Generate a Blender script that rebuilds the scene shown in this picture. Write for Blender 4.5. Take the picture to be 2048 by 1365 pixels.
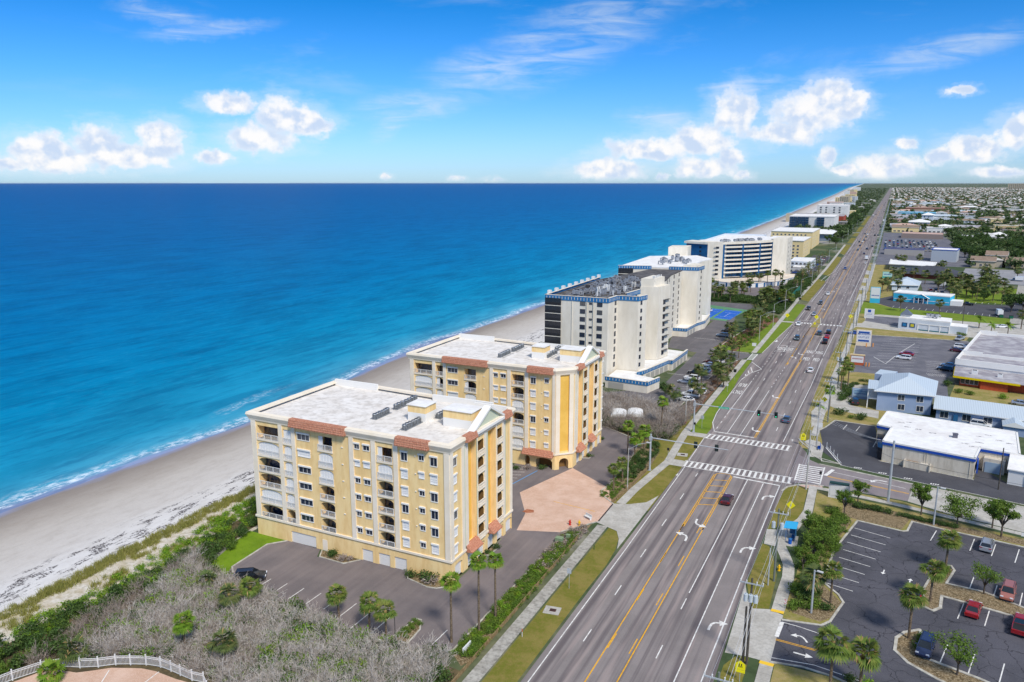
import bpy, math, random
import numpy as np
from mathutils import Vector, Matrix
for _o in list(bpy.data.objects): bpy.data.objects.remove(_o)
SC = bpy.context.scene
COL = SC.collection
R = math.radians
random.seed(7)
# ---------------------------------------------------------------- camera
HC = 65.0
PITCH = R(11.6137); YAW = R(25.888)
cam_d = bpy.data.cameras.new('camera'); cam = bpy.data.objects.new('camera', cam_d); COL.objects.link(cam)
cam_d.sensor_width = 36; cam_d.lens = 1540 / 2048 * 36
cam_d.clip_start = 0.5; cam_d.clip_end = 120000
cam.location = (0, 0, HC); cam.rotation_euler = (math.pi / 2 - PITCH, 0, YAW)
SC.camera = cam
# ---------------------------------------------------------------- light
SUN_EL, SUN_AZ = R(48), R(131)            # azimuth from +Y towards +X
SKY_STRENGTH = 0.078
sun_d = bpy.data.lights.new('sun', 'SUN'); sun = bpy.data.objects.new('sun', sun_d); COL.objects.link(sun)
sun_d.energy = 3.3; sun_d.angle = R(11); sun_d.color = (1.0, 0.94, 0.85)
sdir = Vector((math.sin(SUN_AZ) * math.cos(SUN_EL), math.cos(SUN_AZ) * math.cos(SUN_EL), math.sin(SUN_EL)))
sun.rotation_euler = sdir.to_track_quat('Z', 'Y').to_euler()
SC.view_settings.view_transform = 'Standard'; SC.view_settings.look = 'None'
SC.view_settings.exposure = 0.18; SC.view_settings.gamma = 1.0; SC.view_settings.use_curve_mapping = False
W = bpy.data.worlds.new('World'); SC.world = W; W.use_nodes = True
wt = W.node_tree; wt.nodes.clear()
class NT:
    def __init__(s, t): s.t = t
    def n(s, typ, **k):
        nd = s.t.nodes.new(typ)
        for a, b in k.items():
            if a.startswith('i_'):
                key = a[2:]
                key = int(key) if key.isdigit() else key.replace('_', ' ')
                s.set(nd, key, b)
            else: setattr(nd, a, b)
        return nd
    def set(s, nd, key, b):
        if hasattr(b, 'is_output') or isinstance(b, bpy.types.NodeSocket): s.t.links.new(b, nd.inputs[key])
        elif isinstance(b, bpy.types.Node): s.t.links.new(b.outputs[0], nd.inputs[key])
        else: nd.inputs[key].default_value = b
    def m(s, op, a, b=0.0, c=None, clamp=False):
        nd = s.n('ShaderNodeMath', operation=op, use_clamp=clamp)
        s.set(nd, 0, a); s.set(nd, 1, b)
        if c is not None: s.set(nd, 2, c)
        return nd.outputs[0]
    def v(s, op, a, b):
        nd = s.n('ShaderNodeVectorMath', operation=op); s.set(nd, 0, a); s.set(nd, 1, b)
        return nd.outputs['Value'] if op in ('LENGTH', 'DOT_PRODUCT') else nd.outputs[0]
    def mix(s, f, a, b, bt='MIX'):
        nd = s.n('ShaderNodeMix', data_type='RGBA', blend_type=bt)
        s.set(nd, 0, f); s.set(nd, 6, a); s.set(nd, 7, b); return nd.outputs[2]
    def ss(s, x, lo, hi):
        nd = s.n('ShaderNodeMapRange', interpolation_type='SMOOTHSTEP')
        s.set(nd, 0, x); s.set(nd, 1, lo); s.set(nd, 2, hi); return nd.outputs[0]
    def noise(s, vec, scale, det=4, rough=.55, dist=0):
        nd = s.n('ShaderNodeTexNoise'); s.set(nd, 'Vector', vec)
        nd.inputs['Scale'].default_value = scale; nd.inputs['Detail'].default_value = det
        nd.inputs['Roughness'].default_value = rough; nd.inputs['Distortion'].default_value = dist
        return nd.outputs[0]
    def ramp(s, f, stops, interp='LINEAR'):
        nd = s.n('ShaderNodeValToRGB'); s.set(nd, 0, f); cr = nd.color_ramp; cr.interpolation = interp
        while len(cr.elements) < len(stops): cr.elements.new(.5)
        for e, (p, c) in zip(cr.elements, stops): e.position = p; e.color = (c[0], c[1], c[2], 1)
        return nd.outputs[0]
w = NT(wt)
def rgb(h):
    h = h.lstrip('#'); c = [int(h[i:i + 2], 16) / 255 for i in (0, 2, 4)]
    return tuple(x / 12.92 if x <= .04045 else ((x + .055) / 1.055) ** 2.4 for x in c) + (1,)
sky = w.n('ShaderNodeTexSky', sky_type='NISHITA', sun_disc=False, sun_elevation=SUN_EL, sun_rotation=SUN_AZ,
          altitude=0, air_density=1.0, dust_density=0.3, ozone_density=3.0)
tc = w.n('ShaderNodeTexCoord'); D = tc.outputs['Generated']
sp = w.n('ShaderNodeSeparateXYZ', i_0=D)
el = w.m('ARCSINE', w.m('MINIMUM', w.m('MAXIMUM', sp.outputs[2], -1.0), 1.0))
az = w.m('ARCTAN2', sp.outputs[0], sp.outputs[1])
ae = w.n('ShaderNodeCombineXYZ', i_0=az, i_1=el, i_2=0.0).outputs[0]
# clear sky: the physical sky, deepened towards the zenith the way the photograph's blue runs
tint = w.ramp(w.m('MULTIPLY', w.m('MAXIMUM', el, 0.0), 1 / 1.5708), [(0.0, (.78, 1.16, 1.80)), (0.03, (.66, 1.10, 1.85)), (0.08, (.34, .96, 1.78)), (0.14, (.06, .74, 1.45)), (0.3, (.4, .95, 1.55)), (1.0, (1.0, 1.1, 1.2))])
clear = w.mix(1.0, sky.outputs[0], tint, 'MULTIPLY')
# clouds: cumulus banks near the horizon and thin high streaks
CUM = [(-0.9845, 0.0325, 0.0352, 0.0201), (-0.9306, 0.0416, 0.0298, 0.0217), (-0.869, 0.0456, 0.0253, 0.0223), (-0.9065, 0.0311, 0.0561, 0.0154), (-0.9762, 0.022, 0.0522, 0.0117), (-1.0135, 0.0189, 0.0272, 0.0078), (-0.7871, 0.0914, 0.0306, 0.0123), (-0.7343, 0.0769, 0.0289, 0.0242), (-0.7113, 0.0745, 0.0351, 0.0203), (-0.7587, 0.0534, 0.04, 0.0185), (-0.8109, 0.0295, 0.0222, 0.0081), (-0.6879, 0.0721, 0.0166, 0.0117), (-0.6087, 0.0049, 0.0074, 0.0037), (-0.521, 0.0031, 0.0114, 0.0037), (-0.4766, 0.0031, 0.014, 0.0037), (-0.3313, 0.016, 0.0468, 0.0147), (-0.2795, 0.0401, 0.0551, 0.0145), (-0.2195, 0.0515, 0.0447, 0.0201), (-0.1801, 0.0829, 0.029, 0.027), (-0.212, 0.0187, 0.037, 0.0144), (-0.183, 0.0304, 0.0129, 0.013), (-0.2629, 0.0073, 0.0086, 0.0055), (-0.167, 0.0078, 0.0117, 0.006), (-0.1215, 0.0587, 0.0421, 0.0137), (-0.0954, 0.0807, 0.0466, 0.0252), (-0.0751, 0.0994, 0.0279, 0.0209), (-0.0529, 0.0876, 0.0201, 0.0176), (-0.0077, 0.0174, 0.0371, 0.0156), (-0.0724, 0.0293, 0.0098, 0.0114), (-0.0523, 0.0149, 0.0134, 0.0057), (0.0103, 0.0436, 0.0126, 0.0066), (0.0585, 0.0984, 0.0151, 0.0052), (0.0744, 0.0352, 0.0353, 0.0159), (0.1116, 0.0525, 0.0188, 0.0185), (0.1025, 0.0111, 0.0298, 0.0074), (0.0438, 0.0305, 0.0156, 0.0119)]
CIR = [(-0.3868, 0.1671, 0.165, 0.0214, 0.38), (-0.479, 0.136, 0.0927, 0.0144, 0.14), (-0.5784, 0.0925, 0.0798, 0.0094, 0.05), (-0.5973, 0.0763, 0.0429, 0.0083, 0.73), (-0.176, 0.113, 0.0545, 0.0045, 0.1), (0.0331, 0.1383, 0.101, 0.0092, 0.17), (-0.2748, 0.0789, 0.0515, 0.0071, 0.0), (-0.8522, 0.1828, 0.057, 0.0062, -0.09), (-0.8059, 0.1704, 0.0809, 0.0053, 0.14)]
for k in range(26):                        # the rest of the horizon carries the same kind of clouds
    a_ = .2 + k / 26 * (2 * math.pi - 1.5); a_ = a_ if a_ < math.pi else a_ - 2 * math.pi
    CUM.append((a_, random.uniform(.02, .09), random.uniform(.03, .09), random.uniform(.012, .03)))
warp = w.n('ShaderNodeTexNoise', i_Vector=ae); warp.inputs['Scale'].default_value = 55; warp.inputs['Detail'].default_value = 5; warp.inputs['Roughness'].default_value = .6
wv = w.v('SUBTRACT', warp.outputs['Color'], (.5, .5, .5))
wv = w.v('MULTIPLY', wv, (.026, .016, 0))
aew = w.v('ADD', ae, wv)
f = None
for a_, e_, ra, re in CUM:
    d = w.v('LENGTH', w.v('MULTIPLY', w.v('SUBTRACT', aew, (a_, e_, 0)), (.84 / ra, .84 / re, 0)), (0, 0, 0))
    f = d if f is None else w.n('ShaderNodeMath', operation='SMOOTH_MIN', i_0=f, i_1=d, i_2=.12).outputs[0]
n1 = w.noise(ae, 62, 9, .60)
n2 = w.noise(w.v('MULTIPLY', ae, (1, 1.5, 1)), 26, 5, .5)
fld = w.m('ADD', w.m('SUBTRACT', 1.0, f), w.m('ADD', w.m('MULTIPLY', w.m('SUBTRACT', n1, .5), .85), w.m('MULTIPLY', w.m('SUBTRACT', n2, .5), 1.0)))
cden = w.m('MULTIPLY', w.ss(fld, -.10, .42), .96)
halo = w.m('MULTIPLY', w.ss(w.m('ADD', w.m('SUBTRACT', 1.55, f), w.m('MULTIPLY', w.m('SUBTRACT', w.noise(w.v('MULTIPLY', ae, (.5, 1.6, 1)), 30, 7, .65), .5), 2.0)), .0, .9), .34)
cden = w.m('MULTIPLY', w.m('MAXIMUM', cden, halo), w.ss(el, -.002, .010))
lowf = w.noise(ae, 40, 5, .5); lowb = w.noise(w.v('ADD', ae, (.006, .010, 0)), 40, 5, .5)
relief = w.ss(w.m('SUBTRACT', lowf, lowb), -.13, .13)
ccol = w.mix(relief, (.62, .74, .94, 1), (1.03, 1.01, 1.0, 1))
ccol = w.mix(w.ss(fld, .0, .7), (.84, .91, 1.0, 1), ccol)
g = None
mp = w.v('MULTIPLY', ae, (9, 60, 1)); cn = w.noise(mp, 1.3, 7, .62, .8)
for a_, e_, ra, re, ro in CIR:
    m1 = w.n('ShaderNodeMapping', vector_type='TEXTURE'); w.set(m1, 0, aew)
    m1.inputs[1].default_value = (a_, e_, 0); m1.inputs[2].default_value = (0, 0, ro); m1.inputs[3].default_value = (ra * 1.1, re * 2.3, 1)
    d = w.v('LENGTH', m1.outputs[0], (0, 0, 0))
    g = d if g is None else w.m('MINIMUM', g, d)
gd = w.m('MULTIPLY', w.ss(w.m('SUBTRACT', 1.0, g), -.1, .8), w.ss(cn, .26, .80))
gen = w.m('MULTIPLY', w.m('MULTIPLY', w.ss(w.noise(w.v('MULTIPLY', ae, (2.2, 9, 1)), 1.6, 6, .6, .5), .52, .8), w.m('ADD', w.ss(el, .04, .16), w.m('MULTIPLY', w.ss(el, .25, .7), 1.6))), .30, clamp=True)
gen = w.m('MAXIMUM', gen, w.m('MULTIPLY', w.ss(el, .26, .75), .42))
hz = w.m('MULTIPLY', w.ss(w.m('MULTIPLY', el, -1.0), -.11, .0), .40)
skyc = w.mix(w.m('MULTIPLY', gd, .62), clear, (8.5, 9.4, 10.2, 1))
skyc = w.mix(gen, skyc, (8.5, 9.4, 10.2, 1))
cl_s = w.mix(1.0, ccol, (11.2, 11.2, 11.2, 1), 'MULTIPLY')
skyc = w.mix(cden, skyc, cl_s)
bg = w.n('ShaderNodeBackground', i_Color=skyc); bg.inputs['Strength'].default_value = SKY_STRENGTH
w.n('ShaderNodeOutputWorld', i_Surface=bg.outputs[0])
W.cycles.sampling_method = 'MANUAL'; W.cycles.sample_map_resolution = 512

# ---------------------------------------------------------------- pixel of the photograph -> point of the place
_cp, _sp, _cy, _sy = math.cos(PITCH), math.sin(PITCH), math.cos(YAW), math.sin(YAW)
def P(x, y, z=0.0):
    u = x - 1024; v = y - 682.5
    dn = 1540 * _sp + v * _cp; fw = 1540 * _cp - v * _sp; k = (HC - z) / dn
    a = u * k; b = fw * k
    return (a * _cy - b * _sy, a * _sy + b * _cy)
# ---------------------------------------------------------------- helpers
def tag(o, label=None, cat=None, group=None, kind=None):
    if label: o['label'] = label
    if cat: o['category'] = cat
    if group: o['group'] = group
    if kind: o['kind'] = kind
    return o
def thing(name, label, cat, loc=(0, 0, 0), rot=0.0, group=None):
    o = bpy.data.objects.new(name, None); COL.objects.link(o); o.empty_display_size = .3
    o.location = loc if len(loc) == 3 else (loc[0], loc[1], 0); o.rotation_euler = (0, 0, rot)
    return tag(o, label, cat, group)
def inst(name, mesh, parent=None, loc=(0, 0, 0), rot=0.0, scale=None):
    o = bpy.data.objects.new(name, mesh); COL.objects.link(o)
    o.location = loc; o.rotation_euler = rot if isinstance(rot, tuple) else (0, 0, rot)
    if scale: o.scale = scale if isinstance(scale, tuple) else (scale,) * 3
    if parent: o.parent = parent
    return o
class MB:
    def __init__(s): s.v = []; s.f = []; s.m = []
    def face(s, pts, m=0):
        i = len(s.v); s.v += [tuple(p) for p in pts]; s.f.append(tuple(range(i, i + len(pts)))); s.m.append(m)
    def box(s, x0, x1, y0, y1, z0, z1, m=0, mt=None, bottom=True):
        if x1 < x0: x0, x1 = x1, x0
        if y1 < y0: y0, y1 = y1, y0
        i = len(s.v)
        s.v += [(x0, y0, z0), (x1, y0, z0), (x1, y1, z0), (x0, y1, z0), (x0, y0, z1), (x1, y0, z1), (x1, y1, z1), (x0, y1, z1)]
        fs = [(4, 5, 6, 7), (0, 1, 5, 4), (1, 2, 6, 5), (2, 3, 7, 6), (3, 0, 4, 7)] + ([(3, 2, 1, 0)] if bottom else [])
        for k, q in enumerate(fs): s.f.append(tuple(i + j for j in q)); s.m.append(mt if (k == 0 and mt is not None) else m)
    def obox(s, c, size, a=0.0, m=0, mt=None):
        i = len(s.v); s.box(-size[0] / 2, size[0] / 2, -size[1] / 2, size[1] / 2, 0, size[2], m, mt)
        ca, sa = math.cos(a), math.sin(a)
        for k in range(i, len(s.v)):
            x, y, z = s.v[k]; s.v[k] = (c[0] + x * ca - y * sa, c[1] + x * sa + y * ca, c[2] + z)
    def prism(s, poly, z0, z1, m=0, mt=None, bottom=False, top=True):
        if sum(poly[i][0] * poly[(i + 1) % len(poly)][1] - poly[(i + 1) % len(poly)][0] * poly[i][1] for i in range(len(poly))) < 0: poly = poly[::-1]
        n = len(poly)
        if top: s.face([(x, y, z1) for x, y in poly], m if mt is None else mt)
        if bottom: s.face([(x, y, z0) for x, y in poly[::-1]], m)
        for i in range(n):
            a, b = poly[i], poly[(i + 1) % n]
            s.face([(a[0], a[1], z0), (b[0], b[1], z0), (b[0], b[1], z1), (a[0], a[1], z1)], m)
    def tube(s, p, q, r0, r1=None, n=6, m=0, caps=True):
        r1 = r0 if r1 is None else r1
        p = Vector(p); q = Vector(q); d = (q - p)
        if d.length < 1e-6: return
        d.normalize(); a = d.orthogonal().normalized(); b = d.cross(a)
        i = len(s.v)
        for c, r in ((p, r0), (q, r1)):
            for k in range(n):
                t = 2 * math.pi * k / n; s.v.append(tuple(c + a * (math.cos(t) * r) + b * (math.sin(t) * r)))
        for k in range(n):
            k2 = (k + 1) % n; s.f.append((i + k, i + k2, i + n + k2, i + n + k)); s.m.append(m)
        if caps:
            s.f.append(tuple(i + k for k in range(n))[::-1]); s.m.append(m)
            s.f.append(tuple(i + n + k for k in range(n))); s.m.append(m)
    def path(s, pts, r, n=5, m=0, r1=None):
        k = len(pts) - 1
        for i in range(k):
            ra = r if r1 is None else r + (r1 - r) * i / k; rb = r if r1 is None else r + (r1 - r) * (i + 1) / k
            s.tube(pts[i], pts[i + 1], ra, rb, n, m)
    def mesh(s, name, mats, off=(0, 0, 0), smooth=False):
        me = bpy.data.meshes.new(name)
        v = s.v if off == (0, 0, 0) else [(x - off[0], y - off[1], z - off[2]) for x, y, z in s.v]
        me.from_pydata(v, [], s.f)
        for mt in (mats if isinstance(mats, (list, tuple)) else [mats]): me.materials.append(mt)
        me.polygons.foreach_set('material_index', s.m)
        if smooth: me.polygons.foreach_set('use_smooth', [True] * len(s.f))
        me.update(); return me
    def build(s, name, mats, parent=None, smooth=False, local=False):
        """links the mesh; world coordinates are made relative to the parent unless local"""
        off = Vector((0, 0, 0)); q = None if local else parent
        while q: off = off + q.location; q = q.parent
        off = tuple(off)
        return inst(name, s.mesh(name, mats, off, smooth), parent)
def struct(name, mb, mats, kind='structure'):
    o = mb.build(name, mats); o['kind'] = kind; return o
def np_obj(name, V, F, mats, mi=None, smooth=False, parent=None):
    """V (n,3), F (m,k) numpy -> object"""
    me = bpy.data.meshes.new(name); k = F.shape[1]
    me.vertices.add(len(V)); me.vertices.foreach_set('co', V.astype(np.float32).ravel())
    me.loops.add(F.size); me.loops.foreach_set('vertex_index', F.astype(np.int32).ravel())
    me.polygons.add(len(F)); me.polygons.foreach_set('loop_start', np.arange(0, F.size, k, dtype=np.int32))
    for mt in (mats if isinstance(mats, (list, tuple)) else [mats]): me.materials.append(mt)
    if mi is not None: me.polygons.foreach_set('material_index', mi.astype(np.int32))
    if smooth: me.polygons.foreach_set('use_smooth', np.ones(len(F), bool))
    me.update(calc_edges=True)
    if name.startswith('_'): return me
    o = bpy.data.objects.new(name, me); COL.objects.link(o)
    if parent: o.parent = parent
    return o
# ---------------------------------------------------------------- materials
def base(name, rough=.8, spec=.3):
    m = bpy.data.materials.new(name); m.use_nodes = True; t = m.node_tree; t.nodes.clear()
    s = NT(t); o = s.n('ShaderNodeOutputMaterial'); p = s.n('ShaderNodeBsdfPrincipled')
    t.links.new(p.outputs[0], o.inputs[0]); p.inputs['Roughness'].default_value = rough
    p.inputs['Specular IOR Level'].default_value = spec
    return m, s, p
def c4(c): return tuple(c) if len(c) == 4 else tuple(c) + (1,)
def M(name, c, c2=None, scale=.5, rough=.8, spec=.3, metal=0, det=4, lo=.35, hi=.65, bump=0, bscale=None, alpha=None, emit=None, stretch=None, c3=None, s3=6.0, k3=.3):
    m, s, p = base(name, rough, spec); p.inputs['Metallic'].default_value = metal
    pos = s.n('ShaderNodeNewGeometry').outputs['Position']
    if stretch: pos = s.v('MULTIPLY', pos, stretch)
    col = c4(c)
    if c2 is not None:
        col = s.mix(s.ss(s.noise(pos, scale, det, .6), lo, hi), c4(c), c4(c2))
        if c3 is not None: col = s.mix(s.m('MULTIPLY', s.ss(s.noise(pos, s3, 3, .6), .4, .7), k3), col, c4(c3))
    s.set(p, 'Base Color', col)
    if bump:
        b = s.n('ShaderNodeBump'); b.inputs['Strength'].default_value = bump; b.inputs['Distance'].default_value = .1
        s.set(b, 'Height', s.noise(pos, bscale or scale * 8, 4, .6)); s.set(p, 'Normal', b)
    if emit: s.set(p, 'Emission Color', c4(emit)); p.inputs['Emission Strength'].default_value = 1
    return m
def srgb(h, k=1.0):
    c = rgb(h); return (c[0] * k, c[1] * k, c[2] * k, 1)
# ---------------------------------------------------------------- coast line
_SY = [-2000, 86, 150, 205, 267, 370, 700, 1000, 1573, 2513, 5000, 8000, 12593, 30000, 90000]
_SX = [-163, -157, -156, -161, -167, -166, -170, -176, -190, -221, -300, -410, -571, -1050, -2800]
def shore(y): return float(np.interp(y, _SY, _SX))
def beach_w(y): return float(np.interp(y, [0, 90, 200, 400, 1500, 90000], [39, 39, 42, 50, 52, 60]))
YR = list(range(-400, 40, 40)) + list(range(40, 420, 10)) + list(range(420, 1500, 30)) + [1500, 1600, 1750, 1950, 2200, 2500, 3000, 3600, 4400, 5400, 6800, 8500, 11000, 15000, 22000, 35000, 60000, 90000]
def strip(name, offs, zf, mats, sgn, kind='structure', wob=0.0):
    V = []; A = []
    for y in YR:
        wx = wob * (math.sin(y * .045) * 1.2 + math.sin(y * .13 + 1) * .5 + math.sin(y * .31) * .25)
        for o in offs:
            V.append((shore(y) + sgn * o + wx * max(0, 1 - o / 60), y, zf(o))); A.append(o)
    n = len(offs); F = []
    for j in range(len(YR) - 1):
        for i in range(n - 1):
            a = j * n + i; q = (a, a + 1, a + n + 1, a + n); F.append(q if sgn > 0 else q[::-1])
    me = bpy.data.meshes.new(name); me.from_pydata(V, [], F); me.materials.append(mats)
    at = me.attributes.new('d', 'FLOAT', 'POINT'); at.data.foreach_set('value', A)
    for p in me.polygons: p.use_smooth = True
    o = inst(name, me); o['kind'] = kind; return o
# ocean
m, s, p = base('ocean_water', .22, .5); p.inputs['IOR'].default_value = 1.06
at = s.n('ShaderNodeAttribute', attribute_name='d').outputs['Fac']
pos = s.n('ShaderNodeNewGeometry').outputs['Position']
lo_ = s.noise(s.v('MULTIPLY', pos, (.02, .008, 1)), 1.0, 4, .6)
dd = s.m('ADD', at, s.m('MULTIPLY', s.m('SUBTRACT', lo_, .5), s.m('ADD', 8.0, s.m('MULTIPLY', at, .55))))
lg = s.m('DIVIDE', s.m('LOGARITHM', s.m('MAXIMUM', s.m('ADD', dd, 4.0), 1.0), 10.0), 4.6)
wc = s.ramp(lg, [(0.13, srgb('9aa8cc', .8)), (0.20, srgb('5cb6d4', .80)), (.30, srgb('28a6cf', .74)), (.40, srgb('0d9acc', .68)), (.50, srgb('008aca', .64)), (.60, srgb('007ac4', .60)), (.74, srgb('0070c0', .58)), (.95, srgb('0068bc', .56))])
pat = s.noise(s.v('MULTIPLY', pos, (.05, .022, 1)), 1.0, 6, .65)
wc = s.mix(s.m('MULTIPLY', s.ss(pat, .38, .68), .32), wc, srgb('0a4f86', .5))
chop = s.noise(s.v('MULTIPLY', pos, (.55, .25, 1)), 1.0, 4, .6)
wc = s.mix(s.m('MULTIPLY', s.ss(chop, .50, .72), .24), wc, srgb('35a8d6', .75))
swl = s.noise(s.v('MULTIPLY', pos, (.22, .035, 1)), 1.0, 5, .7, .4)
wc = s.mix(s.m('MULTIPLY', s.ss(swl, .46, .62), .30), wc, srgb('0a5f9e', .5))
# foam: one swash band at the edge and a broken line further out
fn = s.noise(s.v('MULTIPLY', pos, (.16, .07, 1)), 1.0, 5, .7)
ff = s.noise(s.v('MULTIPLY', pos, (.9, .45, 1)), 1.0, 5, .75)
ed = s.m('ADD', at, s.m('MULTIPLY', s.m('SUBTRACT', fn, .5), 9.0))
b1 = s.m('MULTIPLY', s.ss(ed, .2, 1.6), s.ss(s.m('MULTIPLY', ed, -1.0), -7.5, -1.0))
b2 = s.m('MULTIPLY', s.m('MULTIPLY', s.ss(ed, 11.0, 13.0), s.ss(s.m('MULTIPLY', ed, -1.0), -17.0, -13.5)), s.ss(s.noise(s.v('MULTIPLY', pos, (.01, .018, 1)), 1.0, 2), .60, .70))
foam = s.m('MULTIPLY', s.m('MULTIPLY', s.m('MAXIMUM', b1, b2), s.ss(ff, .40, .66)), .85, clamp=True)
wc = s.mix(foam, wc, (.80, .86, .92, 1))
s.set(p, 'Base Color', wc)
s.set(p, 'Specular IOR Level', s.m('MULTIPLY', s.m('SUBTRACT', 1.0, foam), .02))
bp = s.n('ShaderNodeBump'); bp.inputs['Strength'].default_value = .45; bp.inputs['Distance'].default_value = .5
s.set(bp, 'Height', s.m('ADD', s.noise(s.v('MULTIPLY', pos, (.35, .16, 1)), 1.0, 5, .65), s.m('MULTIPLY', foam, .3))); s.set(p, 'Normal', bp)
p.inputs['Roughness'].default_value = .35
OCEAN = m
strip('ocean', [-3, 0, 2, 4, 7, 11, 16, 24, 36, 55, 90, 150, 260, 500, 1000, 2500, 6000, 15000, 40000, 90000], lambda o: -.35, OCEAN, -1, wob=1)
# beach
m, s, p = base('beach_sand', .9, .2)
at = s.n('ShaderNodeAttribute', attribute_name='d').outputs['Fac']
pos = s.n('ShaderNodeNewGeometry').outputs['Position']
n1 = s.noise(s.v('MULTIPLY', pos, (.12, .05, 1)), 1.0, 5, .6)
d2 = s.m('ADD', at, s.m('MULTIPLY', s.m('SUBTRACT', n1, .5), 7.0))
sc = s.ramp(s.m('DIVIDE', d2, 50.0), [(0, srgb('9fa6c6', .7)), (.05, srgb('a59a90', .68)), (.20, srgb('bdb3a8', .74)), (.30, srgb('cac2b8', .8)), (.52, srgb('d3cdc6', .84)), (.66, srgb('dedbd8', .88)), (1, srgb('dedbd6', .88))])
sc = s.mix(s.m('MULTIPLY', s.ss(s.noise(s.v('MULTIPLY', pos, (.6, .22, 1)), 1.0, 5, .7), .4, .7), .16), sc, srgb('8a7a68', .7))
sc = s.mix(s.m('MULTIPLY', s.ss(s.noise(pos, 2.2, 4, .75), .5, .75), .14), sc, srgb('7b6f62', .7))
wr = s.m('MULTIPLY', s.ss(s.noise(s.v('MULTIPLY', pos, (.55, .16, 1)), 1.0, 6, .72), .515, .56), s.ss(s.noise(pos, 2.4, 4, .7), .42, .52))
wb = s.m('MULTIPLY', s.ss(s.m('ADD', at, s.m('MULTIPLY', s.m('SUBTRACT', n1, .5), 6.0)), 27.0, 30.5), s.ss(s.m('MULTIPLY', at, -1.0), -39.0, -35.5))
s.set(p, 'Base Color', s.mix(s.m('MULTIPLY', s.m('MULTIPLY', wr, wb), .92), sc, (.05, .04, .042, 1)))
b = s.n('ShaderNodeBump'); b.inputs['Strength'].default_value = .5; b.inputs['Distance'].default_value = .15
s.set(b, 'Height', s.noise(pos, .9, 6, .7)); s.set(p, 'Normal', b)
strip('beach', [-25, -8, 0, 4, 10, 20, 30, 40, 52, 70], lambda o: (-.35 + o * .05 if o < 0 else min(.0, -.35 + o * .0095)) - .006, m, 1)
# ---------------------------------------------------------------- surface materials
m, s, p = base('inland_ground', .95, .1)
pos = s.n('ShaderNodeNewGeometry').outputs['Position']
g = s.mix(s.ss(s.noise(pos, .03, 5, .65), .46, .72), srgb('4f6040', .8), srgb('8f8a6c', .8))
g = s.mix(s.ss(s.noise(pos, .02, 4, .6), .56, .66), g, srgb('b5afa5', .8))
g = s.mix(s.m('MULTIPLY', s.ss(s.noise(pos, .35, 4, .7), .45, .7), .5), g, srgb('34402a', .7)); s.set(p, 'Base Color', g)
GROUND = m
def grass_mat(name, a, b2, c, k=.6, sc=.22):
    m, s, p = base(name, .95, .1)
    pos = s.n('ShaderNodeNewGeometry').outputs['Position']
    g = s.mix(s.ss(s.noise(pos, sc, 5, .65), .40, .62), srgb(a, .85), srgb(b2, .85))
    g = s.mix(s.m('MULTIPLY', s.ss(s.noise(pos, 1.4, 5, .75), .42, .66), k), g, srgb(c, .7))
    g = s.mix(s.m('MULTIPLY', s.ss(s.noise(pos, 7, 3, .7), .45, .7), .3), g, srgb('3c4a18', .6))
    s.set(p, 'Base Color', g)
    b = s.n('ShaderNodeBump'); b.inputs['Strength'].default_value = .6; b.inputs['Distance'].default_value = .08
    s.set(b, 'Height', s.noise(pos, 9, 4, .7)); s.set(p, 'Normal', b); return m
GRASS = grass_mat('verge_grass', '76782f', '8f8546', 'a58e55')
LAWN = grass_mat('green_lawn', '7a9a24', '6b8a20', '8fa83c', .4)
LUSH = grass_mat('lush_grass', '6f8a28', '7d9230', '93974a', .45)
DRYG = grass_mat('dry_grass', '8e8a45', 'ac9a62', 'c0ab80')
MULCH = M('bark_mulch', srgb('7d4f3a', .8), srgb('5d4636', .8), .9, .95, .1, c3=srgb('b29a7a', .8), s3=5, k3=.6, bump=.5)
LITTER = M('leaf_litter', srgb('8a7658', .8), srgb('5f5138', .8), 1.2, .95, .1, c3=srgb('c8b594', .8), s3=4, k3=.7, bump=.5)
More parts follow.
